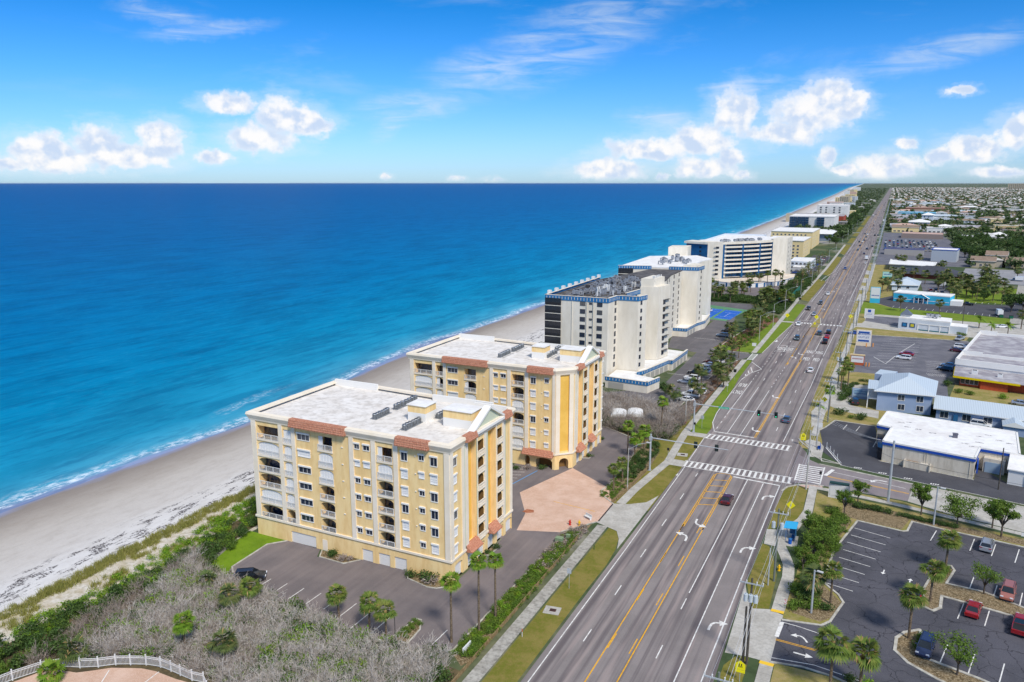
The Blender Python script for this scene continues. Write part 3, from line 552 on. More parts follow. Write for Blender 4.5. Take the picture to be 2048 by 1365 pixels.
ln(mb, [(-17.0, 386), (-16.6, 425)], .16); ln(mb, [(-16.6, 450), (-13.9, 672), (-13.0, 900)], .2)
dash(mb, [(-20.6, 388), (-18.4, 1100)], 3.4, 10.8); dash(mb, [(-24.0, 388), (-22.2, 1100)], 3.4, 10.8, 4) if False else None
ln(mb, [(-35.8, 389), (-35.5, 425)], .18); ln(mb, [(-35.2, 455), (-34.1, 539)], .2); ln(mb, [(-36.0, 390), (-28.8, 390)], .35); ln(mb, [(-32.2, 391), (-32.0, 418)], .16)
dash(mb, [(-31.8, 430), (-30.4, 1100)], 3.4, 10.8); ln(mb, [(-37.6, 570), (-36.6, 590), (-33.6, 620), (-33.3, 760), (-36.6, 775)], .2); ln(mb, [(-33.4, 780), (-33, 1000)], .2)
for x_ in (-38.3, -35.6): ln(mb, [(x_, 556), (x_ + .8, 588)], .18)
# schoolzone style box on the southbound lanes
ln(mb, [(-36.2, 312.5), (-29.9, 312.5)], .35); ln(mb, [(-36.2, 324.5), (-30.1, 324.5)], .35); ln(mb, [(-33.0, 312.5), (-33.0, 324.5)], .3)
mark('white_lane_lines', mb)
mb = MB()                                    # ladder crossings
def ladder(a0, a1, b0, b1, n_, wf=.5):
    """a0->a1 near edge, b0->b1 far edge"""
    A0, A1, B0, B1 = (Vector((*q, 0)) for q in (a0, a1, b0, b1))
    ln(mb, [a0, a1], .3); ln(mb, [b0, b1], .3)
    for i in range(n_):
        t0 = (i + .5 - wf / 2) / n_; t1 = (i + .5 + wf / 2) / n_
        q = [A0.lerp(A1, t0), A0.lerp(A1, t1), B0.lerp(B1, t1), B0.lerp(B1, t0)]
        mb.face([(c.x, c.y, MZ - .002) for c in q])
ladder((-39.0, 171.2), (-14.4, 170.7), (-38.9, 175.0), (-14.5, 174.6), 20, .44)
ladder((-38.6, 193.8), (-17.4, 192.9), (-38.2, 197.5), (-17.2, 196.8), 17, .42)
ladder((-14.0, 173.2), (-14.1, 184.5), (-8.8, 172.8), (-8.6, 184.6), 9, .42)
ladder((-43.6, 291.6), (-43.4, 303.6), (-41.7, 291.6), (-41.4, 303.6), 6, .42)
ladder((-36.4, 381.4), (-28.6, 381.2), (-36.4, 384.2), (-28.6, 384), 6, .45); ladder((-25.4, 381), (-15.4, 380.6), (-25.4, 383.9), (-15.4, 383.4), 7, .45)
mark('crossing_stripes', mb)
mb = MB()                                    # yellow lines
for x_, s_ in ((-31.2, 1), (-27.35, -1)):
    ln(mb, [(x_, 60), (x_ + .35, 140)], .17)
    y_ = 66.6
    while y_ < 145: ln(mb, [(x_ + s_ * .35, y_), (x_ + s_ * .35 + .02, y_ + 4)], .15); y_ += 14.1
for x_, y0_, y1_ in ((-30.95, 139, 169), (-30.6, 139, 169.5), (-27.0, 139, 169), (-27.35, 139, 169.6)): ln(mb, [(x_, y0_), (x_ + .1, y1_)], .16)
ln(mb, [(-30.5, 169.5), (-29.9, 170.2), (-28.6, 170.4), (-27.6, 170.2), (-26.9, 169)], .16)
for y_ in (150.6, 154.3, 158.0, 161.7, 165.4): ln(mb, [(-30.6, y_), (-27.1, y_ + 1.2)], .24)
for dx in (-.22, .14): ln(mb, [(-26.6 + dx, 199.8), (-25.5 + dx, 286.8), (-25.2 + dx, 300)], .17)
for dx in (0, .32): ln(mb, [(-29.5 + dx * .2, 288), (-28.9, 352), (-28.4, 372)], .17)
ln(mb, [(-25.6, 296), (-25.5, 352), (-25.4, 372)], .17)
for y_ in range(290, 350, 14): ln(mb, [(-29.1, y_), (-29.0, y_ + 3.5)], .3); ln(mb, [(-25.6, y_ + 6), (-25.6, y_ + 9.5)], .3)
for y_ in range(352, 374, 3): ln(mb, [(-28.8, y_), (-25.5, y_ + 2)], .3)
for y_ in range(402, 420, 4): ln(mb, [(-28.4, y_), (-25.2, y_ + 2)], .3)
ln(mb, [(-28.6, 400), (-28.4, 420), (-27.9, 620), (-27.3, 900), (-26.5, 1500), (-25.6, 2600)], .2); ln(mb, [(-25.2, 400), (-24.9, 620), (-24.0, 900), (-23.4, 1500), (-23.0, 2600)], .2)
mark('yellow_lane_lines', mb, YPAINT)
mb = MB(); ln(mb, [(-7.6, 179.1), (8.8, 176.0)], .16, .03); ln(mb, [(-7.5, 178.75), (8.7, 175.65)], .16, .03); mark('yellow_side_street_line', mb, YPAINT)
mb = MB(); ln(mb, [(-8.1, 179.2), (-6.7, 183.9)], .8, .03); ln(mb, [(-6.7, 182.3), (8.2, 178.7)], .15, .03)
ln(mb, [(-5.2, 187.8), (9.1, 184.3), (21.2, 181.8), (60, 173)], .15, .032); ln(mb, [(-5.2, 187.8), (-9.4, 199.5)], .25, .032)
for a in range(4):
    for k in range(4): ln(mb, [(-2.4 + a * 5.2 + k * .45, 187.4 - a * 1.15), (-2.2 + a * 5.2 + k * .45, 188.0 - a * 1.15)], .28, .034)
ln(mb, [(2.6, 195.0), (22.0, 190.9)], .16, .032)
for x_ in (-6.4, -3.2): ln(mb, [(x_, 217), (x_ + .8, 222)], .14, .032)
ln(mb, [(1.2, 205), (1.9, 211)], .14, .032)
mark('side_street_white_lines', mb)
# turn arrows
def arrow(mb, x, y, kind, ang=0.0, sc=1.0, z=MZ + .001):
    """arrow seen by a driver heading +Y, turned by ang"""
    if kind == 'R': cl = [(0, -1.6), (.02, -.5), (.15, .25), (.55, .8), (1.15, .95)]
    elif kind == 'L': cl = [(0, -1.6), (-.02, -.5), (-.15, .25), (-.55, .8), (-1.15, .95)]
    else: cl = [(0, -1.5), (0, .5)]
    ca, sa = math.cos(ang), math.sin(ang)
    tr = lambda q: (x + (q[0] * ca - q[1] * sa) * sc, y + (q[0] * sa + q[1] * ca) * sc)
    pl = [tr(q) for q in cl]
    for i, (a, b) in enumerate(zip(pl[:-1], pl[1:])): ln(mb, [a, b], .38 * sc, z)
    a, b = Vector((*cl[-2], 0)), Vector((*cl[-1], 0)); d = (b - a).normalized(); nn = Vector((-d.y, d.x, 0))
    q = [b + nn * .75, b - nn * .75, b + d * 1.25]; mb.face([(*tr((c.x, c.y)), z) for c in q])
mb = MB()
for x_, y_, k_, a_, s_ in ((-18.9, 160.5, 'R', 0, 1), (-18.9, 134.3, 'R', 0, 1), (-18.9, 107.2, 'R', 0, 1), (-29.0, 141.8, 'L', math.pi, 1.05), (-28.9, 134.6, 'L', 0, 1.05),
    (-28.4, 206.5, 'L', math.pi, 1.05), (-28.0, 243, 'L', math.pi, 1.05), (-38.3, 333, 'S', math.pi, 1.4), (-27.4, 311, 'L', math.pi, 1), (-27.4, 303, 'L', 0, 1), (3.0, 181.4, 'L', math.pi / 2 - .2, 1.0),
    (-38.4, 165.2, 'S', math.pi, .45), (-17.6, 201.6, 'S', 0, .5), (-26.6, 430, 'L', 0, 1), (-26.6, 505, 'L', 0, 1), (-26.3, 520, 'L', math.pi, 1)):
    arrow(mb, x_, y_, k_, a_, s_)
arrow(mb, 4.3, 136.2, 'S', math.pi - .15, .55, .034); arrow(mb, 8.3, 134.7, 'S', -.15, .55, .034); arrow(mb, -5.9, 109.6, 'L', .5, .7, .034); arrow(mb, -5.7, 105.2, 'S', -math.pi / 2 - .05, .8, .034)
mark('turn_arrows', mb)
# words on the road
def words(txt, x, y, size, ang, mat, sx=1.0, sy=1.0, z=MZ + .001, name=None, parent=None, rx=0.0, extr=0.0, align='CENTER'):
    cu = bpy.data.curves.new('txt', 'FONT'); cu.body = txt; cu.size = size; cu.align_x = align; cu.align_y = 'CENTER'; cu.extrude = extr; cu.offset = .006 * size
    ob = bpy.data.objects.new('txt', cu); COL.objects.link(ob); bpy.context.view_layer.update()
    me = bpy.data.meshes.new_from_object(ob.evaluated_get(bpy.context.evaluated_depsgraph_get())); bpy.data.objects.remove(ob)
    me.materials.clear(); me.materials.append(mat)
    return inst(name or 'lettering', me, parent, (x, y, z), (rx, 0, ang), (sx, sy, 1))
for t_, x_, y_, a_, sx, sy, s_ in (('BUS', -38.6, 253.1, math.pi, .55, 2.4, 2.6), ('ONLY', -38.7, 243.6, math.pi, .42, 2.4, 2.6), ('PED', -23.7, 302.5, 0, .5, 2.9, 2.6), ('PED', -20.2, 302.5, 0, .5, 2.9, 2.6),
    ('XING', -23.7, 316.2, 0, .42, 2.9, 2.6), ('XING', -20.2, 316.2, 0, .42, 2.9, 2.6), ('SCHOOL', -34.6, 318.4, math.pi, .26, 3.4, 2.6), ('SCHOOL', -31.5, 318.4, math.pi, .26, 3.4, 2.6)):
    words(t_, x_, y_, s_, a_, WPAINT, sx, sy, name='road_lettering')['kind'] = 'structure'
# stalls
mb = MB()
for i in range(8): x_ = -88 + i * 3.52; ln(mb, [(x_, 82.6 if i > 4 else 85.2), (x_ + .05, 88.8)], .13, .034)
ln(mb, [(-53.8, 84.6), (-53.7, 88.7)], .13, .034)
for i in range(8): t = i / 7; ln(mb, [(-.9 - 3.4 * t, 152.6 - 24.6 * t), (5.3 - 5.4 * t, 150.8 - 23.8 * t)], .13, .034)
for a, b in (((19.4, 157.3), (18.2, 151.5)), ((22.7, 156.5), (21.5, 150.9)), ((26.3, 156), (24.9, 149.8)), ((13.2, 158.2), (12.0, 153)), ((18.0, 140.9), (17.0, 136.2)), ((21.2, 139.4), (20.2, 134.9)), ((24.6, 138.4), (23.6, 133.5)), ((15.8, 130.6), (14.6, 125.2)), ((19.2, 129.9), (18.1, 124.7)), ((22.6, 129.2), (21.5, 124)),
    ((12.8, 116.8), (11.5, 111.1)), ((16.1, 115.9), (14.9, 110.4)), ((19.6, 115.2), (18.4, 109.8)), ((23.2, 114.2), (22, 108.8))): ln(mb, [a, b], .15, .034)
ln(mb, [(-9.3, 112.5), (-9.55, 108.2)], .6, .034); ln(mb, [(-9.4, 112.6), (-7, 112.4), (-4.0, 111.8)], .14, .034); ln(mb, [(-9.5, 102.6), (-4, 103.4), (1.7, 102.4)], .14, .034)
for i in range(12): ln(mb, [(-1.5 + i * .35, 300 + i * 5.2), (12 + i * .4, 302.5 + i * 5.2)], .13, .034)
for i in range(7): ln(mb, [(16.4, 300 + i * 3.0), (22.0, 300.8 + i * 3.0)], .13, .034)
ln(mb, [(-1.0, 317.8), (3.2, 307), (6.4, 322.7)], .2, .036); ln(mb, [(8, 330), (13.7, 352)], .2, .036)
for i in range(9): ln(mb, [(17 + i * .62, 293.6 + i * .1), (16.0 + i * .62, 297.6)], .1, .036)
for i in range(16): ln(mb, [(5.2 + i * 3.1, 452.4 - i * .7), (6.2 + i * 3.1, 459.5 - i * .7)], .14, .034)
for i in range(9): ln(mb, [(40 + i * 3.1, 487 + i * .3), (41 + i * 3.1, 493 + i * .3)], .14, .034)
for i in range(9): ln(mb, [(-67.2, 302 + i * 0), (-66, 302)], .1, .034) if False else None
for i in range(22): ln(mb, [(-51.0, 216 + i * 3.1), (-56.2, 214.6 + i * 3.1)], .12, .032)
ln(mb, [(-65.2, 258.2), (-56.6, 257.6)], .2, .032); ln(mb, [(-71, 325), (-60.5, 324)], .2, .032)
for i in range(5): ln(mb, [(-57.2, 330 + i * 3.4), (-62.6, 329 + i * 3.4)], .12, .032)
ln(mb, [(-90.2, 60.3), (-88.6, 57.8)], .14, .034); ln(mb, [(-83.8, 63.0), (-83.5, 59.5)], .14, .034)
mark('white_stall_lines', mb)
mb = MB(); ln(mb, [(-57.8, 139), (-48.4, 138)], .14, .036); ln(mb, [(-9.6, 107.6), (-4.0, 107.3)], .12, .034); ln(mb, [(-9.6, 107.3), (-4.0, 107.0)], .12, .034)
mark('yellow_drive_lines', mb, YPAINT)
mb = MB(); ln(mb, [(-69.9, 142.5), (-68, 153.5)], .25, .034); mark('blue_stall_line', mb, M('blue_paint', srgb('5f9fd6', .8)))
mb = MB()
for i in range(6): ln(mb, [(-73.6, 142 + i * 2), (-70.2, 143.4 + i * 2)], .12, .034)
mark('hatched_stall_lines', mb)
mb = MB(); mb.prism([(-46.35, 134), (-46.05, 134), (-46.15, 143.2), (-46.45, 143.2)], .03, .04); struct('drain_channel', mb, M('dark_iron', (.05, .035, .035), rough=.7))
sheet('oil_stain', [(-61.6, 131.6), (-60.4, 131.3), (-59.3, 132.2), (-59.7, 133.2), (-61.2, 133.1)], .034, M('rust_stain', srgb('a8603c', .8), srgb('c08060', .8), 1.5))
# median island at the second crossing
sheet('median_island', [(-28.6, 373), (-25.6, 373), (-25.3, 381), (-28.4, 381)], .14, DRYG, h=.12); sheet('median_island', [(-28.3, 384.4), (-25.2, 384.4), (-26.4, 400), (-27.2, 400)], .14, DRYG, h=.12)
kerb([(-28.7, 372.6), (-28.5, 381)], .4, .16); kerb([(-25.4, 372.6), (-25.2, 381)], .4, .16); kerb([(-28.4, 384.4), (-27.2, 400)], .4, .16); kerb([(-25.1, 384.4), (-26.3, 400)], .4, .16)
# courts between the white buildings
sheet('tennis_court', [(-86, 376), (-66.5, 372), (-62.2, 410), (-86, 420)], .03, M('court_green', srgb('6a9f72', .8), srgb('5f8f66', .8), .2))
for i, (x0, y0) in enumerate(((-83.6, 380), (-73.8, 378))):
    sheet('court_surface', [(x0, y0), (x0 + 8.4, y0 - 1.5), (x0 + 9.6, y0 + 26), (x0 + .8, y0 + 28)], .036, M('court_blue' if not i else 'court_blue_b', srgb('2d6fd0', .8), srgb('2867c4', .8), .3))
    mb = MB()
    for k in (0.0, .25, .75, 1.0): ln(mb, [(x0 + .4 + .9 * k, y0 + 1 + 24.5 * k), (x0 + 8 + .9 * k, y0 + .2 + 24 * k)], .14, .042)
    ln(mb, [(x0 + 4.2, y0 + 6), (x0 + 4.8, y0 + 19)], .14, .042); mark('court_lines', mb)
# lower-left cul-de-sac of pavers inside the white fence
CUL = [(-101, 40), (-100.0, 52), (-98.4, 56.0), (-96.9, 57.7), (-93.7, 58.5), (-92.1, 59.8), (-90.4, 61.3), (-88.6, 62.1), (-86.6, 63.0), (-84.3, 63.4), (-80.5, 63.4), (-76.5, 63.8), (-66, 60), (-62, 40)]
sheet('forecourt', [(x * 1.0, y - .5) for x, y in CUL], .03, PAVER)
# ================================================================ BUILDINGS
WHITE = M('white_stucco', srgb('f4f1ec', .84), srgb('e8e4de', .82), .25, .85, .2)
TRIM = M('white_trim', srgb('f6f3ec', .86), rough=.7)
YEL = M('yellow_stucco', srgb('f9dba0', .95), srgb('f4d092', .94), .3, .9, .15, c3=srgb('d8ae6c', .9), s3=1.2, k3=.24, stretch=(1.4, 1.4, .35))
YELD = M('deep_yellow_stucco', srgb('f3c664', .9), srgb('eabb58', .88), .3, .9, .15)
CREAM = M('cream_stucco', srgb('f8ecd8', .9), srgb('f1e3cb', .9), .3, .9, .15)
MINT = M('mint_stucco', srgb('d5dcc2', .85), rough=.9)
m, s, p = base('clay_roof_tile', .85, .2)
pos = s.n('ShaderNodeNewGeometry').outputs['Position']
g = s.mix(s.ss(s.noise(pos, 3.5, 3, .7), .38, .62), srgb('cf957a', .84), srgb('b97a60', .82)); g = s.mix(s.m('MULTIPLY', s.ss(s.noise(pos, .9, 4), .5, .7), .4), g, srgb('d79a7e', .8)); s.set(p, 'Base Color', g)
TILE = m
ROOFW = M('weathered_white_roof', srgb('f6f1ea', .86), srgb('ece5dc', .85), .35, .8, .2, c3=srgb('9c9184', .8), s3=.8, k3=.34, det=6)
ROOFG = M('weathered_grey_roof', srgb('c4c2c4', .82), srgb('a19da2', .8), .22, .85, .2, c3=srgb('83798a', .8), s3=.5, k3=.45)
ROOFC = M('clean_white_roof', srgb('fbfaf6', .86), srgb('efebe6', .85), .3, .8, .2, c3=srgb('8a8688', .8), s3=.9, k3=.12)
m, s, p = base('window_glass', .06, .6)
oi = s.n('ShaderNodeObjectInfo').outputs['Random']
s.set(p, 'Base Color', s.ramp(oi, [(0, (.012, .02, .04)), (.5, (.025, .035, .06)), (.8, (.05, .06, .08)), (1, (.11, .11, .11))])); GLASS = m
DARKF = M('dark_frame', (.03, .03, .035), rough=.4)
SHUT = M('roll_shutter_white', srgb('f4f2ee', .84), rough=.6)
GREYF = M('white_railing', srgb('eeeeec', .82), rough=.5)
DOORG = M('garage_door_white', srgb('f1eee7', .84), rough=.6)
RECESS_SHADE = M('painted_recess_shade', srgb('a97f48', .55), rough=.9)  # yellow recess walls darkened to brown, their shade put into the colour
STEEL = M('galvanised_steel', (.42, .44, .46), (.33, .35, .37), 1.5, .45, .5, metal=.6)
ACM = M('condenser_grey', srgb('6f7478', .75), srgb('4d5256', .75), 3, .6, .3)
BLACK = M('black_plastic', (.02, .02, .022), rough=.6)
_MC = {}
def cached(key, fn):
    if key not in _MC: _MC[key] = fn()
    return _MC[key]
def win_frame(w_, h_, mull, hood, th=.09):
    def f():
        mb = MB()
        mb.box(-th, 0, -.06, .12, -th, h_ + th); mb.box(w_, w_ + th, -.06, .12, -th, h_ + th); mb.box(0, w_, -.06, .12, h_, h_ + th); mb.box(-.04, w_ + .04, -.1, .12, -th - .03, 0)
        for i in range(1, mull): mb.box(w_ * i / mull - .03, w_ * i / mull + .03, -.05 if th < .09 else .02, .1, 0, h_)
        if hood: mb.box(-th - .03, w_ + th + .03, -.22, .0, h_ - .05, h_ + .22)
        return mb
    return f
def window(par, ang, u0, z, w_, h_, O, U, kind='glass', mull=2, hood=True, fm=None, gm=None, name='window', th=.09, deep=.09):
    """O: 2D origin of the facade, U: its direction, ang: its turn about z; the window stands with its left edge at u0"""
    fm = fm or TRIM; gm = gm or GLASS; L = par.location
    me = cached(('wf', round(w_, 2), round(h_, 2), mull, hood, th, fm.name), lambda: win_frame(w_, h_, mull, hood, th)().mesh('window_frame', fm))
    loc = (O[0] + U[0] * u0 - L.x, O[1] + U[1] * u0 - L.y, z - L.z)
    wo = inst(name, me, par, loc, ang)
    if kind == 'glass':
        def g():
            mb = MB(); mb.box(0, w_, *((-.035, 0) if th < .09 else (.04, .12)), 0, h_); return mb.mesh('pane', gm)
        inst('pane', cached(('gl', round(w_, 2), round(h_, 2), gm.name, th < .09), g), wo)
    else:
        def g():
            mb = MB(); n_ = max(4, int(h_ / .16))
            for i in range(n_): mb.box(0, w_, -.02 + .02 * (i % 2), .03, h_ * i / n_, h_ * (i + 1) / n_)
            return mb.mesh('shutter', SHUT)
        inst('shutter', cached(('sh', round(w_, 2), round(h_, 2)), g), wo)
    return wo
def facade(mb, O, U, Wd, z0, z1, op, m=0, mr=0, N=None, mbk=None):
    """wall with real openings. op: (u0,u1,za,zb,depth,arch,[back material]) ; N outward"""
    N = N or (U[1], -U[0]); mr0 = mr
    pt = lambda u, z, d=0: (O[0] + U[0] * u - N[0] * d, O[1] + U[1] * u - N[1] * d, z)
    us = sorted(set([0, Wd] + [q for o in op for q in o[:2]])); zs = sorted(set([z0, z1] + [q for o in op for q in o[2:4]]))
    for i in range(len(us) - 1):
        run = None
        for j in range(len(zs) - 1):
            uc = (us[i] + us[i + 1]) / 2; zc = (zs[j] + zs[j + 1]) / 2
            hole = any(o[0] < uc < o[1] and o[2] < zc < o[3] for o in op)
            if hole:
                if run is not None: mb.face([pt(us[i], run), pt(us[i + 1], run), pt(us[i + 1], zs[j]), pt(us[i], zs[j])], m); run = None
            elif run is None: run = zs[j]
        if run is not None: mb.face([pt(us[i], run), pt(us[i + 1], run), pt(us[i + 1], zs[-1]), pt(us[i], zs[-1])], m)
    for o in op:
        u0, u1, a, b, d, arch = o[:6]; bk = o[6] if len(o) > 6 else mr; mr = o[7] if len(o) > 7 else mr0
        mb.face([pt(u0, a), pt(u0, b), pt(u0, b, d), pt(u0, a, d)], mr); mb.face([pt(u1, b), pt(u1, a), pt(u1, a, d), pt(u1, b, d)], mr)
        mb.face([pt(u0, b), pt(u1, b), pt(u1, b, d), pt(u0, b, d)], mr); mb.face([pt(u1, a), pt(u0, a), pt(u0, a, d), pt(u1, a, d)], mr)
        if bk is not None: mb.face([pt(u0, a, d), pt(u1, a, d), pt(u1, b, d), pt(u0, b, d)], bk)
        if arch:
            n_ = 10
            for k in range(n_):
                t0, t1 = k / n_, (k + 1) / n_; h0 = b - arch * (1 - math.sqrt(max(0, 1 - (2 * t0 - 1) ** 2))); h1 = b - arch * (1 - math.sqrt(max(0, 1 - (2 * t1 - 1) ** 2)))
                ua, ub = u0 + (u1 - u0) * t0, u0 + (u1 - u0) * t1
                mb.face([pt(ua, h0, -.0), pt(ub, h1, -.0), pt(ub, b, -.0), pt(ua, b, -.0)], m)
                mb.face([pt(ua, h0), pt(ub, h1), pt(ub, h1, .3), pt(ua, h0, .3)], mr)
def railing_mesh(w_, hgt=1.05):
    def f():
        mb = MB(); mb.box(0, w_, -.05, .05, hgt - .07, hgt); mb.box(0, w_, -.04, .04, .06, .12)
        n_ = max(2, int(w_ / .145))
        for i in range(n_ + 1): x = w_ * i / n_; mb.box(x - .014, x + .014, -.014, .014, .12, hgt - .07)
        for i in range(max(2, int(w_ / 1.3)) + 1): x = w_ * i / max(2, int(w_ / 1.3)); mb.box(x - .04, x + .04, -.05, .05, 0, hgt)
        return mb.mesh('railing', GREYF)
    return cached(('rail', round(w_, 2)), f)
def balcony(par, ang, O, U, u0, w_, z, h_, kind, depth=1.7, arch=.45):
    L = par.location; loc = (O[0] + U[0] * u0 - L.x, O[1] + U[1] * u0 - L.y, z - L.z)
    def slab():
        mb = MB(); mb.box(-.1, w_ + .1, -.16, .0, -.22, .06); mb.box(.02, w_ - .02, .0, depth - .02, -.15, .03); return mb.mesh('balcony', CREAM)
    b = inst('balcony', cached(('bs', round(w_, 2), depth), slab), par, loc, ang)
    inst('railing', railing_mesh(w_), b, (0, -.07, .06))
    if kind == 's':
        def g():
            mb = MB(); n_ = int(w_ / .3)
            for i in range(n_): mb.box(w_ * i / n_, w_ * (i + 1) / n_, .14 + .03 * (i % 2), .22, .05, h_)
            return mb.mesh('shutter', SHUT)
        inst('shutter', cached(('bsh', round(w_, 2), round(h_, 2)), g), b)
    else:
        def g():
            mb = MB(); n_ = 3
            for i in range(n_): mb.box(.25 + (w_ - .9) * i / n_, .25 + (w_ - .9) * (i + 1) / n_ - .08, depth - .12, depth - .06, .05, h_ - .35, 0)
            return mb.mesh('glass_door', GLASS)
        inst('glass_door', cached(('bgd', round(w_, 2), round(h_, 2), depth), g), b)
        if kind == 'h':
            def g2():
                mb = MB()
                for i in range(3): mb.box(w_ * .0 + .3 * i, w_ * .0 + .3 * (i + 1), .14 + .03 * (i % 2), .22, .05, h_)
                return mb.mesh('shutter', SHUT)
            inst('shutter', cached(('bsh2', round(w_, 2), round(h_, 2)), g2), b)
        if w_ > 2.5 and random.random() < .6:
            def ch():
                mb = MB(); mb.box(0, .5, 0, .5, .38, .44); mb.box(0, .5, .45, .5, .44, .9)
                for x in (.02, .44): mb.box(x, x + .04, 0, .04, 0, .38); mb.box(x, x + .04, .44, .48, 0, .38)
                mb.tube((1.0, .3, 0), (1.0, .3, .6), .03); mb.tube((1.0, .3, .6), (1.0, .3, .64), .4, n=12); return mb.mesh('balcony_furniture', BLACK)
            inst('balcony_furniture', cached('chair', ch), b, (.5, .6, .06))
    return b
def garage(par, ang, O, U, u0, w_, h_, mat=None, z=0.0, d=.0):
    mat = mat or DOORG; L = par.location
    def g():
        mb = MB()
        for i in range(4): mb.box(.02, w_ - .02, .16, .22, h_ * i / 4 + .015, h_ * (i + 1) / 4)
        mb.box(0, w_, .2, .24, 0, h_); return mb.mesh('garage_door', mat)
    N = (U[1], -U[0])
    return inst('garage_door', cached(('gd', round(w_, 2), round(h_, 2), mat.name), g), par, (O[0] + U[0] * u0 - L.x - N[0] * d, O[1] + U[1] * u0 - L.y - N[1] * d, z), ang)
def tile_skirt(par, O, U, u0, u1, z0, z1, out=.9, name='tile_roof', inn=0.0):
    """sloping band of barrel tiles along a wall; the rolls and courses are geometry"""
    N = (U[1], -U[0]); L = par.location; mb = MB(); n_ = max(3, int((u1 - u0) / .34)); rows = max(3, int(math.hypot(z1 - z0, out) / .42))
    pt = lambda u, d, z: (O[0] + U[0] * u + N[0] * d, O[1] + U[1] * u + N[1] * d, z)
    for r_ in range(rows):
        ta, tb = r_ / rows, (r_ + 1) / rows
        da, db = out + (inn - out) * ta, out + (inn - out) * tb; za, zb = z0 + (z1 - z0) * ta, z0 + (z1 - z0) * tb
        for i in range(n_):
            a = u0 + (u1 - u0) * i / n_; w_ = (u1 - u0) / n_; pr = []
            for k, hh in ((0, 0), (.25, .09), (.5, .12), (.75, .09), (1, 0)): pr.append((a + w_ * k, hh))
            for (ua, ha), (ub, hb) in zip(pr[:-1], pr[1:]):
                mb.face([pt(ua, da + .04, za + ha + .05), pt(ub, da + .04, za + hb + .05), pt(ub, db, zb + hb), pt(ua, db, zb + ha)])
        for k in (0,): mb.face([pt(u0, da + .04, za), pt(u1, da + .04, za), pt(u1, da + .04, za + .06), pt(u0, da + .04, za + .06)])
    mb.face([pt(u0, out, z0), pt(u0, 0, z0), pt(u0, 0, z1), pt(u0, inn, z1)]); mb.face([pt(u1, out, z0), pt(u1, inn, z1), pt(u1, 0, z1), pt(u1, 0, z0)]); mb.face([pt(u0, inn, z1), pt(u1, inn, z1), pt(u1, -.3, z1), pt(u0, -.3, z1)]); mb.face([pt(u0, out, z0 - .02), pt(u1, out, z0 - .02), pt(u1, 0, z0 - .02), pt(u0, 0, z0 - .02)])
    return mb.build(name, TILE, par)
def ac_mesh():
    mb = MB(); mb.obox((0, 0, 0), (.9, .9, .12), 0, 1); mb.tube((0, 0, .12), (0, 0, .95), .42, .42, 12, 0)
    for k in range(12): a = k / 12 * 6.283; mb.obox((.43 * math.cos(a), .43 * math.sin(a), .14), (.02, .05, .8), a, 1)
    mb.tube((0, 0, .95), (0, 0, 1.02), .44, .4, 12, 1); mb.tube((0, 0, 1.02), (0, 0, 1.03), .3, .3, 10, 2); return mb.mesh('ac_condenser', [ACM, STEEL, BLACK], smooth=False)
AC = ac_mesh()
def ac(x, y, z, label, group, sc=1.0):
    o = inst('ac_condenser', AC, None, (x, y, z), random.uniform(-.1, .1), sc); return tag(o, label, 'air conditioner', group)
FL = 3.07; FZ = 3.7
